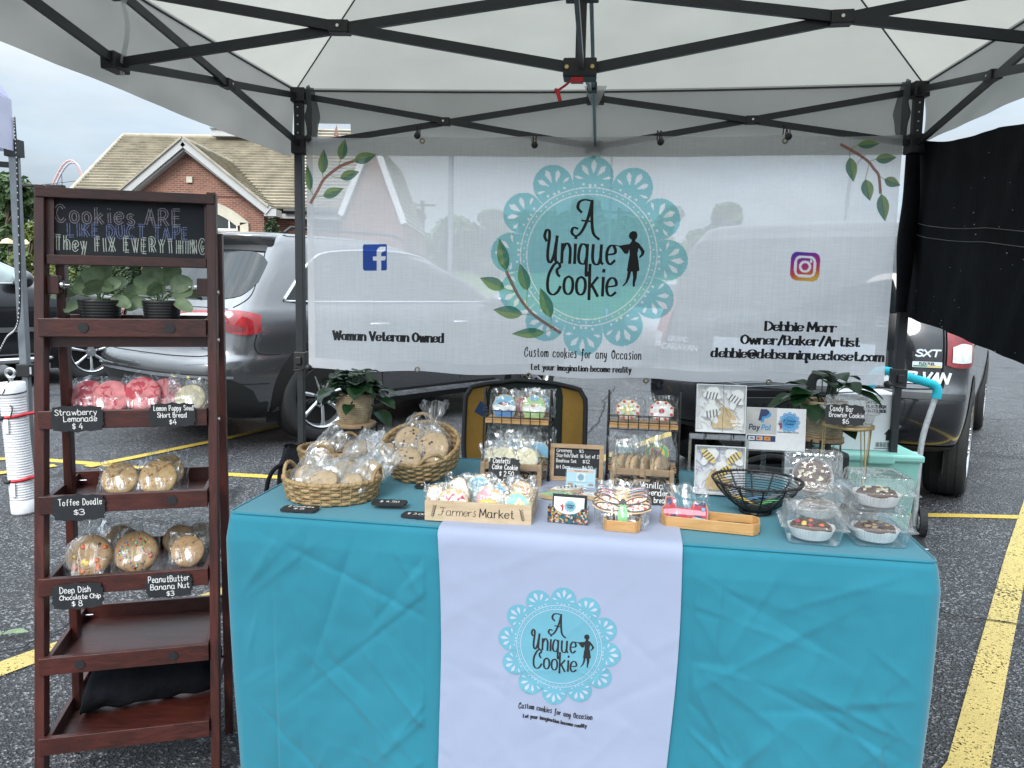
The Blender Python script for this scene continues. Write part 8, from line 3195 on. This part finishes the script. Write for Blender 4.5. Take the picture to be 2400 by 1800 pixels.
# black wire bowl
bw = tb(1775, 1211) + UY * .034
t = thing('wire_bowl', 'black wire bowl with a beaded rim in front of the payment sign', 'bowl', bw, CLOTHY)
prof = [(.036, 0), (.036, .010), (.046, .016), (.062, .028), (.078, .044), (.092, .060), (.1035, .078)]
mb = MB()
circ = lambda r, z, n=64: [(r * math.cos(a), r * math.sin(a), z) for a in [2 * math.pi * i / n for i in range(n)]]
for f in [i / 15 for i in range(1, 15)]:
 k = f * 5
 i = int(k)
 r_, z_ = [prof[i + 1][q] + (prof[min(i + 2, 6)][q] - prof[i + 1][q]) * (k - i) for q in (0, 1)]
 mb.tube(circ(r_, z_), .0011, 5, closed=True)
part('wire', mb, WIRE, t)
mb = MB()
for i in range(12):
 a = 2 * math.pi * i / 12
 mb.tube([((r_ + .0012) * math.cos(a), (r_ + .0012) * math.sin(a), z_) for r_, z_ in prof], .0021, 6)
part('rib', mb, WIRE, t)
mb = MB()
mb.lathe([(.001, .008), (.036, .008), (.038, .003), (.038, 0), (.001, 0)], 36)
mb.tube(circ(.037, .012), .003, 6, closed=True)
part('foot', mb, WIRE, t)
mb = MB()
mb.tube(circ(.1045, .079), .0028, 6, closed=True)
for i in range(78):
 a = 2 * math.pi * i / 78
 mb.ball((.1055 * math.cos(a), .1055 * math.sin(a), .080), .0038, n=6, m=4)
part('beaded_rim', mb, WIRE, t)
for x, y, c_, lab in ((-.03, -.008, 'yellow', 'small yellow candy pack lying in the black wire bowl'), (.0, .012, 'blue', 'small blue candy pack lying in the black wire bowl'), (.022, -.02, 'green', 'small green candy pack lying in the black wire bowl'), (.036, .012, 'ice', 'clear crinkled bag lying in the black wire bowl')):
 o = thing('candy_pack', lab, 'candy', bw + UX * x + UY * y + V((0, 0, .030 + .006 * (c_ == 'ice'))), CLOTHY, 'small packs in the black wire bowl')
 o.rotation_euler = (R(-20), R(10 if x < 0 else -10), CLOTHY + x * 20)
 mb = MB()
 mb.sheet(lambda i, j: V(((i - .5) * .05, (j - .5) * .034, .005 * math.sin(math.pi * i) * math.sin(math.pi * j) + .003 * NZ.noise(V((i * 5, j * 5, x * 50))))), 12, 10)
 part('wrapper', mb, FILM2 if c_ == 'ice' else ICE[c_], o, solid=.002)

# clamshell boxes of brownie cookies
def rsq(h, r, z, n=8, rip=0.0, k=0):
 out = []
 for cx_, cy_, a0 in ((1, 1, 0), (-1, 1, 90), (-1, -1, 180), (1, -1, 270)):
  for i in range(n + 1):
   a = R(a0 + 90 * i / n)
   out.append(((h - r) * cx_ + r * math.cos(a), (h - r) * cy_ + r * math.sin(a)))
 # resample to even steps
 pts = out + [out[0]]
 L_ = [0]
 for p, q in zip(pts, pts[1:]):
  L_.append(L_[-1] + math.hypot(q[0] - p[0], q[1] - p[1]))
 N_ = 120
 res = []
 j = 0
 for i in range(N_):
  s_ = L_[-1] * i / N_
  while L_[j + 1] < s_:
   j += 1
  f = (s_ - L_[j]) / max(1e-9, L_[j + 1] - L_[j])
  x, y = pts[j][0] + (pts[j + 1][0] - pts[j][0]) * f, pts[j][1] + (pts[j + 1][1] - pts[j][1]) * f
  d = math.hypot(x, y) or 1
  w_ = rip * (1 if i % 4 < 2 else -1)
  res.append(V((x + x / d * w_, y + y / d * w_, z)))
 return res

def loft(rings, cap0=False, cap1=False):
 mb = MB()
 n = len(rings[0])
 mb.add([p for r in rings for p in r], [(i * n + k, i * n + (k + 1) % n, (i + 1) * n + (k + 1) % n, (i + 1) * n + k) for i in range(len(rings) - 1) for k in range(n)], 0, False)
 if cap0:
  mb.add(rings[0], [tuple(range(n))], 0)
 if cap1:
  mb.add(rings[-1], [tuple(range(n))], 0)
 return mb

def clamshell(label, loc, rz, top, tiltx=0.0, fill=True):
 t = thing('clamshell_box', label, 'clamshell box', loc, rz, 'clear clamshell boxes of brownie cookies')
 t.rotation_euler = (tiltx, 0, rz)
 part('base', loft([rsq(.050, .010, .001), rsq(.052, .010, .004), rsq(.0585, .011, .034, rip=.0004), rsq(.066, .012, .036), rsq(.069, .012, .0375)], cap0=True), SHELLP, t)
 part('lid', loft([rsq(.0685, .012, .0385), rsq(.066, .012, .040), rsq(.0595, .011, .042, rip=.0009), rsq(.055, .010, .070, rip=.0011), rsq(.053, .010, .073), rsq(.048, .009, .0735), rsq(.045, .008, .0715)], cap1=True), SHELLP, t)
 if not fill:
  return t
 mb = MB()
 n = 96
 vs_ = []
 for r_, z in ((.036, .004), (.040, .006), (.0445, .017), (.049, .029)):
  for k in range(n):
   a = 2 * math.pi * k / n
   q = r_ + (.0009 if k % 2 else -.0009) * (z / .034)
   zz = z + (.004 * NZ.noise(V((math.cos(a) * 2, math.sin(a) * 2, loc[0] * 9))) if z > .025 else 0)
   vs_.append((q * math.cos(a), q * math.sin(a), zz))
 mb.add(vs_, [(i * n + k, i * n + (k + 1) % n, (i + 1) * n + (k + 1) % n, (i + 1) * n + k) for i in range(3) for k in range(n)], 0, False)
 mb.add(vs_[:n], [tuple(range(n))], 0)
 part('paper_cup', mb, PAPER, t, solid=.0005)
 mb = MB()
 disc_cookie(mb, (0, 0, .023), .0425, .026, None, loc[0] * 7)
 ck = part('brownie_cookie', mb, BROWN, t)
 rs_ = random.Random(int(loc[0] * 1e4))
 for nm, m_, k, s_ in top:
  for _ in range(k):
   a, d = rs_.uniform(0, 6.28), .032 * rs_.random() ** .5
   mb = MB()
   c_ = (d * math.cos(a), d * math.sin(a), .0365)
   if nm == 'candy':
    mb.ball(c_, s_, (1, 1, .6), 8, 6)
   else:
    mb.box(c_, (s_ * rs_.uniform(1, 2.4), s_, s_ * .6), M.Rotation(rs_.uniform(0, 3), 3, 'Z'))
   part(nm, mb, m_, ck)
 return t

NUT = [('wafer_piece', CREAM, 14, .006), ('chocolate_chunk', CHOC, 5, .006)]
BAR = [('caramel_piece', TOFF, 8, .006), ('chocolate_chunk', CHOC, 6, .006)]
MMS = [('candy', ICE['yellow'], 2, .006), ('candy', ICE['orange'], 2, .006), ('candy', ICE['red'], 2, .006), ('chocolate_chunk', CHOC, 4, .006)]
cA = tb(1915, 1286) + UY * .066
clamshell('front left clamshell with candy topped brownie cookie at the table edge', cA, CLOTHY + R(-4), MMS)
cB = tb(1936, 1242) + UY * .10
clamshell('clamshell just behind the front left clamshell', cB, CLOTHY + R(-2), BAR)
cC = tb(2070, 1291) + UY * .066
clamshell('bottom clamshell of the right hand stack at the table corner', cC, CLOTHY + R(2), BAR)
clamshell('top clamshell of the right hand stack at the table corner', cC + V((.004, .012, .0745)), CLOTHY + R(5), NUT)
cD = cB + UY * .085 + UX * .012
clamshell('upright clamshell showing a whole brownie cookie with wafer pieces', cD + V((-.0, .03, .068)), CLOTHY + R(-6), NUT, R(72))
cE = cC + UY * .14
clamshell('clamshell behind the right hand stack', cE, CLOTHY + R(3), BAR)

# gold riser with a clamshell and its tag
GOLD = mat('gold_metal', (.42, .31, .15), .45, metal=.5, var=.1)
gp = tb(2000, 1160) + UY * .10
t = thing('gold_riser', 'round gold wire stand lifting a clamshell above the upright box', 'stand', gp, CLOTHY)
zt = .165
mb = MB()
mb.lathe([(.001, zt), (.066, zt), (.068, zt + .002), (.068, zt + .008), (.066, zt + .010), (.001, zt + .010)], 44)
part('top', mb, GOLD, t)
for a in (-60, 20, 100, 180):
 mb = MB()
 x, y = .062 * math.cos(R(a)), .062 * math.sin(R(a))
 tx, ty = -math.sin(R(a)) * .016, math.cos(R(a)) * .016
 mb.tube([(x - tx, y - ty, zt), (x * 1.05, y * 1.05, .004), (x + tx, y + ty, zt)], .0019, 6)
 part('leg', mb, GOLD, t)
clamshell('clamshell on the round gold stand in front of the woven plant pot', gp + V((0, 0, zt + .011)), CLOTHY + R(-3), [], fill=False)
f_ = lean_frame(gp + V((0, 0, zt + .011)) - UY * .066 - UX * .03, R(10), R(-2)) @ M.Translation((0, .032, .012))
chalk_tag('chalk tag reading Candy Bar Brownie Cookie $6 leaning on the gold stand box', f_, .104, .062, [('Candy Bar', -.08, .16, .22, .56), ('Brownie Cookie', .04, -.1, .2, .84), ('$6', .02, -.38, .22, .16)])

# ------------------------------------------------------------------ behind the table
MUST = mat('chair_mustard', (.36, .20, .035), .8, var=.15, vs_=9, bump=.3, bs=30)
OLIV = mat('chair_dark', (.016, .024, .020), .85, var=.25, vs_=9, bump=.3, bs=30)
ch0 = PY(1225, 1100, 3.0)
t = thing('camping_chair', 'folding camping chair with dark back and mustard side panels behind the left wire rack', 'chair', (ch0.x, 3.0, 0), R(-4))

def chair_back(u, v):
 """u -1..1 across, v 0..1 up"""
 w = .245 * (.86 + .14 * min(1, v * 2.2))
 if v > .88:
  w *= 1 - .10 * ((v - .88) / .12) ** 2
 return V((u * w, -.07 * (1 - u * u) * -1 + .10 * v - .0, .42 + .455 * v + .022 * (1 - u * u) * v + .006 * NZ.noise(V((u * 3, v * 4, 2)))))

for nm, a, b, m_ in (('back_panel', -.66, .62, OLIV), ('side_panel', -1, -.66, MUST), ('side_panel', .62, 1, MUST)):
 mb = MB()
 mb.sheet(lambda i, j: chair_back(a + (b - a) * i, j), 14, 18)
 part(nm, mb, m_, t, solid=.012)
mb = MB()
ed = [chair_back(-1, j / 12) for j in range(13)] + [chair_back(-1 + 2 * i / 16, 1) for i in range(1, 16)] + [chair_back(1, 1 - j / 12) for j in range(13)]
mb.tube([p + V((0, -.004, 0)) for p in ed], .010, 7)
part('edge_binding', mb, CLAD, t)
mb = MB()
mb.sheet(lambda i, j: V(((i - .5) * .46, -.42 * j + .02, .43 + .015 * j - .02 * math.sin(math.pi * i))), 8, 8)
part('seat', mb, OLIV, t, solid=.012)
mb = MB()
for s_ in (-1, 1):
 mb.tube([(s_ * .22, .05, 0), (s_ * .22, .10, .45), (s_ * .19, .2, .84)], .011, 8)
 mb.tube([(s_ * .25, -.42, 0), (s_ * .25, -.40, .50), (s_ * .24, .02, .52)], .011, 8)
 mb.tube([(s_ * .25, -.42, .02), (-s_ * .25, -.38, .43)], .009, 8)
part('frame', mb, BLACKM, t)
mb = MB()
for s_ in (-1, 1):
 mb.box((s_ * .255, -.2, .528), (.05, .36, .022))
 part('armrest', mb, CLAD, t, bevel=.006)
 mb = MB()
mb = MB()
mb.box((-.165, -.005, .80), (.045, .004, .05), M.Rotation(R(28), 3, 'Y'))
part('label_patch', mb, ICE['navy'], t)

# black bag at the left tent leg
t = thing('black_bag', 'limp black cloth bag slumped at the foot of the left tent leg', 'bag', V((PZ(715, 1100, .35).x * 1.28, 3.35, 0)))
bx_ = PY(705, 1060, 3.35)
t.location = (bx_.x, 3.35, 0)
mb = MB()

def sack(i, j):
 a = 2 * math.pi * i
 r_ = .13 * (1 - .45 * j ** 2) * (1 + .25 * NZ.noise(V((math.cos(a) * 1.5, math.sin(a) * 1.5, j * 3)))) + .02 * NZ.noise(V((i * 14, j * 6, 2)))
 return V((r_ * math.cos(a) * 1.0, r_ * .7 * math.sin(a), .57 * j + .03 * NZ.noise(V((math.cos(a) * 2, math.sin(a) * 2, 4))) * j))

mb.sheet(sack, 32, 18)
part('body', mb, TOTE, t)
mb = MB()
mb.tube(smooth_pts([(-.05, -.05, .50), (-.10, -.08, .47), (-.13, -.08, .38), (-.12, -.07, .25)], 5), .010, 6)
part('strap', mb, TOTE, t)

# stack behind the right end: rolling crate, carton, mint bin, bag, hand truck
cr0 = PY(1822, 930, 4.05)
t = thing('rolling_crate', 'black folding crate with a wire lid standing under the banner right half', 'crate', (cr0.x, 4.2, 0), R(8))
mb = MB()
for z in (.06, .42):
 for s_ in (-1, 1):
  mb.box((0, s_ * .15, z + .16), (.40, .012, .30))
  mb.box((s_ * .20, 0, z + .16), (.012, .288, .30))
 mb.box((0, 0, z + .012), (.39, .29, .02))
part('body', mb, BLACKP, t)
mb = MB()
for z in (.06, .42):
 for k in range(9):
  mb.box((-.18 + .045 * k, -.158, z + .16), (.012, .006, .27))
 mb.box((0, -.16, z + .295), (.40, .012, .03))
part('rib', mb, CLAD, t)
mb = MB()
for y in (-.14, .0, .14):
 mb.tube([(-.2, y, .785), (.2, y, .80)], .004, 6)
mb.tube([(-.2, -.14, .785), (-.2, .14, .785)], .004, 6)
mb.tube([(.2, -.14, .80), (.2, .14, .80)], .004, 6)
part('wire_lid', mb, GREYM, t)
mb = MB()
for s_ in (-1, 1):
 mb.tube([(s_ * .15 - .02, -.15, .04), (s_ * .15 + .02, -.15, .04)], .04, 14)
part('wheel', mb, RUBBER, t)
hx = PY(1928, 880, 3.45)
t = thing('luggage_handle', 'black telescopic trolley handle rising behind the right woven pot', 'trolley', (hx.x, 3.45, 0), R(4))
mb = MB()
for s_ in (-1, 1):
 mb.tube([(s_ * .048, 0, .05), (s_ * .048, 0, .90)], .014, 8)
part('tube', mb, BLACKP, t)
mb = MB()
mb.tube(smooth_pts([(-.048, 0, .83), (-.047, 0, .89), (-.025, 0, .915), (.025, 0, .915), (.047, 0, .89), (.048, 0, .83)], 5), .021, 10)
part('grip', mb, BLACKP, t)
mb = MB()
mb.box((0, .02, .32), (.26, .16, .5))
part('case', mb, CLAD, t, bevel=.02)
mb = MB()
mb.box((0, .1, .035), (.30, .30, .02))
for s_ in (-1, 1):
 mb.tube([(s_ * .13 - .015, .0, .035), (s_ * .13 + .015, .0, .035)], .035, 14)
part('base', mb, RUBBER, t)

CART_ = mat('carton_white', (.68, .69, .70), .75, var=.05, vs_=7)
MINT = mat('mint_plastic', (.27, .58, .50), .38, var=.04)
mb0 = PY(2052, 1060, 3.8)
t = thing('storage_bin', 'mint green plastic bin with a lid beside the right tent leg', 'storage bin', (mb0.x - .04, 3.82, 0), R(-4))
mb = MB()
mb.add([V((x * (.165 + .03 * z), y * (.14 + .03 * z), z * .46 + .02)) for z in (0, 1) for x, y in ((-1, -1), (1, -1), (1, 1), (-1, 1))], [(0, 1, 5, 4), (1, 2, 6, 5), (2, 3, 7, 6), (3, 0, 4, 7), (3, 2, 1, 0)])
mb.box((-.03, -.164, .33), (.14, .01, .2))
part('body', mb, MINT, t, bevel=.012)
mb = MB()
mb.box((0, 0, .497), (.42, .37, .035))
mb.box((.0, -.19, .495), (.13, .02, .05))
part('lid', mb, MINT, t, bevel=.012)
wx = PY(2030, 960, 4.12)
t = thing('carton', 'white cardboard box with black print standing on the mint bin', 'box', (mb0.x - .06, 3.85, .516), R(-5))
mb = MB()
mb.box((0, 0, .14), (.27, .22, .28))
bxo = part('body', mb, CART_, t, bevel=.002)
ink = Ink(frame((0, -.1105, 0), (1, 0, 0), (0, 0, 1)), .001)
for k, txt in enumerate(('DO NOT', 'PLACE BOX', 'ON ITS SIDE')):
 ink.text(txt, -.02, .235 - .022 * k, .013, .0038, align='l', wid=1.15)
part('carton_lettering', ink.mb, INKP, bxo)
ink = Ink(frame((0, -.1105, 0), (1, 0, 0), (0, 0, 1)), .001)
ink.fill([(.072, .082), (.094, .112), (.116, .082), (.106, .082), (.106, .052), (.082, .052), (.082, .082)])
part('carton_arrow', ink.mb, INKP, bxo)
ink = Ink(frame((0, -.1105, 0), (1, 0, 0), (0, 0, 1)), .001)
for k in range(16):
 ink.fill([(.035 + .0055 * k, .018), (.035 + .0055 * k + (.003 if k % 3 else .0015), .018), (.035 + .0055 * k + (.003 if k % 3 else .0015), .043), (.035 + .0055 * k, .043)])
ink.stroke([(.03, .012), (.125, .012)], .003)
part('barcode', ink.mb, INKP, bxo)

q = PY(1830, 1100, 2.95)
t = thing('duffel_bag', 'black and mint zip bag lying open behind the black wire bowl', 'bag', (q.x, 2.95, 0), R(-6))
mb = MB()

def duf(i, j):
 a = 2 * math.pi * j
 x = (i - .5) * .46
 e = min(1, i * 8, (1 - i) * 8) ** .5
 return V((x, .15 * math.cos(a) * e, .35 + .25 * math.sin(a) * e + .35 * max(0, 0) + .012 * NZ.noise(V((i * 5, j * 5, 1)))))

mb.sheet(duf, 24, 26)
part('body', mb, CLAD, t)
mb = MB()
mb.sheet(lambda i, j: duf(.12 + .76 * i, .06 + .12 * j) + V((0, -.006, .006)), 16, 6)
part('mint_panel', mb, MINT, t)
mb = MB()
mb.tube([duf(.1 + .8 * i / 20, .27) + V((0, -.02 * math.sin(i * .6), .012 + .03 * math.sin(math.pi * i / 20))) for i in range(21)], .012, 6)
part('strap', mb, CLAD, t)

ht = V((2.17, 4.0, 0))
t = thing('hand_truck', 'silver tube hand truck with a turquoise foam grip beside the van', 'hand truck', (ht.x - .14, ht.y, 0), R(-20))
zt_ = .86
mb = MB()
for s_ in (-.13, .13):
 pass
P0 = [(.13, .05, .06), (.13, .05, .30), (.135, .05, .52), (.17, .06, .70), (.185, .06, .76)]
mb.tube(smooth_pts(P0, 5), .015, 10)
P1 = [(-.13, .05, .06), (-.13, .05, .52), (-.13, .06, .70), (-.13, .06, .80)]
mb.tube(smooth_pts(P1, 5), .015, 10)
for z in (.2, .45):
 mb.tube([(-.13, .05, z), (.13, .05, z)], .009, 8)
part('frame', mb, mat('galvanised', (.50, .51, .52), .4, metal=.35, var=.2, vs_=40), t)
mb = MB()
mb.tube(smooth_pts([(.185, .06, .75), (.188, .06, .79), (.165, .06, .82), (.06, .06, .85), (-.03, .06, .875), (-.09, .06, .88), (-.125, .06, .85), (-.13, .06, .79)], 5), .023, 12)
part('foam_grip', mb, mat('turquoise_foam', (.015, .40, .50), .9, bump=.4, bs=60), t)
mb = MB()
mb.box((0, -.09, .008), (.34, .22, .006))
part('toe_plate', mb, STEEL, t, bevel=.002)
for s_ in (-1, 1):
 mb = MB()
 mb.tube([(s_ * .17 - .018, .06, .075), (s_ * .17 + .018, .06, .075)], .075, 22)
 part('wheel', mb, RUBBER, t)
 mb = MB()
 mb.tube([(s_ * .17 - .022, .06, .075), (s_ * .17 + .022, .06, .075)], .042, 18)
 part('hub_cap', mb, STEEL, t)
# pedestal weight of the neighbour tent
nl = PZ(78, 1178)
nt_ = thing('canopy_tent', 'neighbouring pale lavender white canopy on a grey leg at the left edge', 'canopy tent', (nl.x, nl.y, 0))
PT = PY(38, 345, nl.y + .02)
mb = MB()
mb.beam((0, 0, .78), (PT.x - nl.x, 0, PT.z + .02), .042, .042, up=(0, 1, 0))
mb.beam((0, 0, 0), ((PT.x - nl.x) * .5, 0, .85), .034, .034, up=(0, 1, 0))
lg = part('leg', mb, GREYM, nt_, bevel=.003)
mb = MB()
qx = (PT.x - nl.x) * .42
mb.box((qx + .005, -.01, .77), (.075, .06, .07))
part('height_lock', mb, BLACKP, lg, bevel=.004)
mb = MB()
mb.box((qx + .035, -.03, .77), (.02, .012, .04))
part('button', mb, WHITE, lg)
LAV = mat('lavender_cloth', (.66, .66, .80), .85, var=.04, vs_=3, trans=.3)
mb = MB()
ex, ez = PT.x - nl.x, PT.z
NX0 = -2.4

def nval(i, j):
 x = ex + .02 + (NX0 - ex) * i
 return V((x, -.03 + .015 * NZ.noise(V((i * 9, j * 3, 2))), ez + .24 - .27 * j + .012 * NZ.noise(V((i * 4, j, 7)))))

mb.sheet(nval, 40, 8)
mb.sheet(lambda i, j: V((ex + .02 + .012 * NZ.noise(V((i * 6, j * 2, 5))), -.03 - 2.4 * i, ez + .24 - .27 * j)), 30, 8)
mb.sheet(lambda i, j: V((ex + .02 + (NX0 - ex) * i * (1 - j * .5), -.03 - (1.2) * j + 0 * i, ez + .24 + .65 * j * 0 + .8 * j)), 10, 8)
mb.sheet(lambda i, j: V((ex + .02 + (NX0 - ex) / 2 * j, -.03 - 2.4 * i * (1 - j) - 1.2 * j, ez + .24 + .8 * j)), 10, 8)
part('canopy', mb, LAV, nt_)
mb = MB()
mb.beam((ex, .0, ez - .005), (NX0, 0, ez - .1), .016, .034)
mb.beam((ex, .0, ez - .1), (NX0, 0, ez + .03), .016, .03)
mb.box((ex, 0, ez - .01), (.07, .07, .09))
part('truss_bar', mb, FRAME, nt_)
mb = MB()
cp0 = V((ex + .03, -.03, ez + .15))
rope = smooth_pts([tuple(cp0), (ex + .035, -.04, ez - .2), (qx + .02, -.06, 1.1), (qx - .05, -.08, .95), (-.14, -.09, .78)], 8)
mb.tube(rope, .006, 6)
cd_ = part('cord', mb, CLAD, nt_)
mb = MB()
for i in range(0, len(rope) - 1, 1):
 a, b = V(rope[i]), V(rope[i + 1])
 for f in (.2, .7):
  c_ = a.lerp(b, f)
  mb.ball(c_ + V((0, -.0045, 0)), .0042, (.8, .5, 1.4), 6, 4)
part('cord_fleck', mb, WHITE, cd_)
wq = PZ(58, 1201)
t = thing('tent_weight', 'white ribbed pipe weight with an eye bolt strapped to the grey tent leg', 'tent weight', (wq.x, wq.y, 0))
t.rotation_euler = (0, R(-2.5), 0)
PIPE = mat('pvc_white', (.70, .70, .72), .45, var=.05)
mb = MB()
hW, rW = .72, .062
prof = [(.001, 0), (rW, 0), (rW + .002, .01), (rW + .002, .075), (rW - .003, .08)]
k = 40
for i in range(k):
 z0, z1 = .08 + (hW - .16) * i / k, .08 + (hW - .16) * (i + 1) / k
 prof += [(rW - .002, z0 + .001), (rW + .0008, z0 + .004), (rW + .0008, z1 - .003), (rW - .002, z1)]
prof += [(rW + .003, hW - .075), (rW + .004, hW - .07), (rW + .004, hW), (rW - .002, hW + .006), (.001, hW + .008)]
mb.lathe(prof, 36)
part('pipe', mb, PIPE, t)
mb = MB()
mb.tube([(0, 0, hW), (0, 0, hW + .03)], .012, 10)
mb.tube([(0 + .024 * math.cos(a), 0, hW + .055 + .024 * math.sin(a)) for a in [2 * math.pi * i / 20 for i in range(20)]], .008, 8, closed=True)
part('eye_bolt', mb, STEEL, t)
mb = MB()
ring = lambda z, r_, n=28: [(r_ * math.cos(a), r_ * math.sin(a), z + .006 * math.sin(a)) for a in [2 * math.pi * i / n for i in range(n)]]
for z in (.67, .55):
 mb.tube(ring(z, rW + .004), .004, 5, closed=True)
mb.tube(smooth_pts([(.02, -rW * .7, hW + .02), (.0, -rW - .004, .68), (-.05, -rW * .6, .62), (.03, -rW, .60), (.02, -rW - .004, .54)], 6), .0035, 5)
part('cord', mb, CLAD, t)
for z, zz in ((.54, .545), (.19, .195)):
 mb = MB()
 mb.tube(smooth_pts([(-.01, -rW - .008, z), (.045, -rW * .78, zz), (rW + .005, -.01, zz + .004), (rW + .055, .02, zz + .012)], 5), .009, 7)
 bg = part('bungee_strap', mb, RED, t)
 mb = MB()
 mb.tube(smooth_pts([(-.012, -rW - .008, z), (-.05, -rW * .85, z - .005), (-rW - .02, -rW * .3, z + .01)], 5), .011, 7)
 part('hook', mb, BLACKP, bg)
 mb = MB()
 mb.box((-.004, -rW - .012, z - .045), (.026, .002, .075), M.Rotation(R(3), 3, 'Y'))
 part('paper_tag', mb, PAPER, bg)
# stray leaf on the asphalt
mb = MB()
q = PZ(6, 1492, .008)
leaf(mb, (0, 0, .01), R(10), R(8), .09, .022, .01)
leaf(mb, (0, -.02, .008), R(150), R(6), .07, .02, .006)
single('fallen_leaf', mb, LEAFP, 'pale green fallen leaf on the asphalt at the left picture edge', 'leaf', loc=q)

# wood behind everything, seen as one mass through the banner
rs = random.Random(77)
mb = MB()
for i in range(44):
 px = 900 + 850 * i / 43
 h = 3.0 + 1.4 * NZ.noise(V((i * .33, 2, 0))) + .9 * NZ.noise(V((i * 1.1, 5, 0)))
 if 1130 < px < 1520:
  h += 1.2
 c_ = V((PY(px, 600, 66).x, 66 + rs.uniform(-2, 2), 2.2 + h * .45))
 leaf_cloud(mb, c_, (1.3, 1.2, h * .62), 330, .34, rs)
struct('far_wood', mb, LEAF_D, 'stuff')
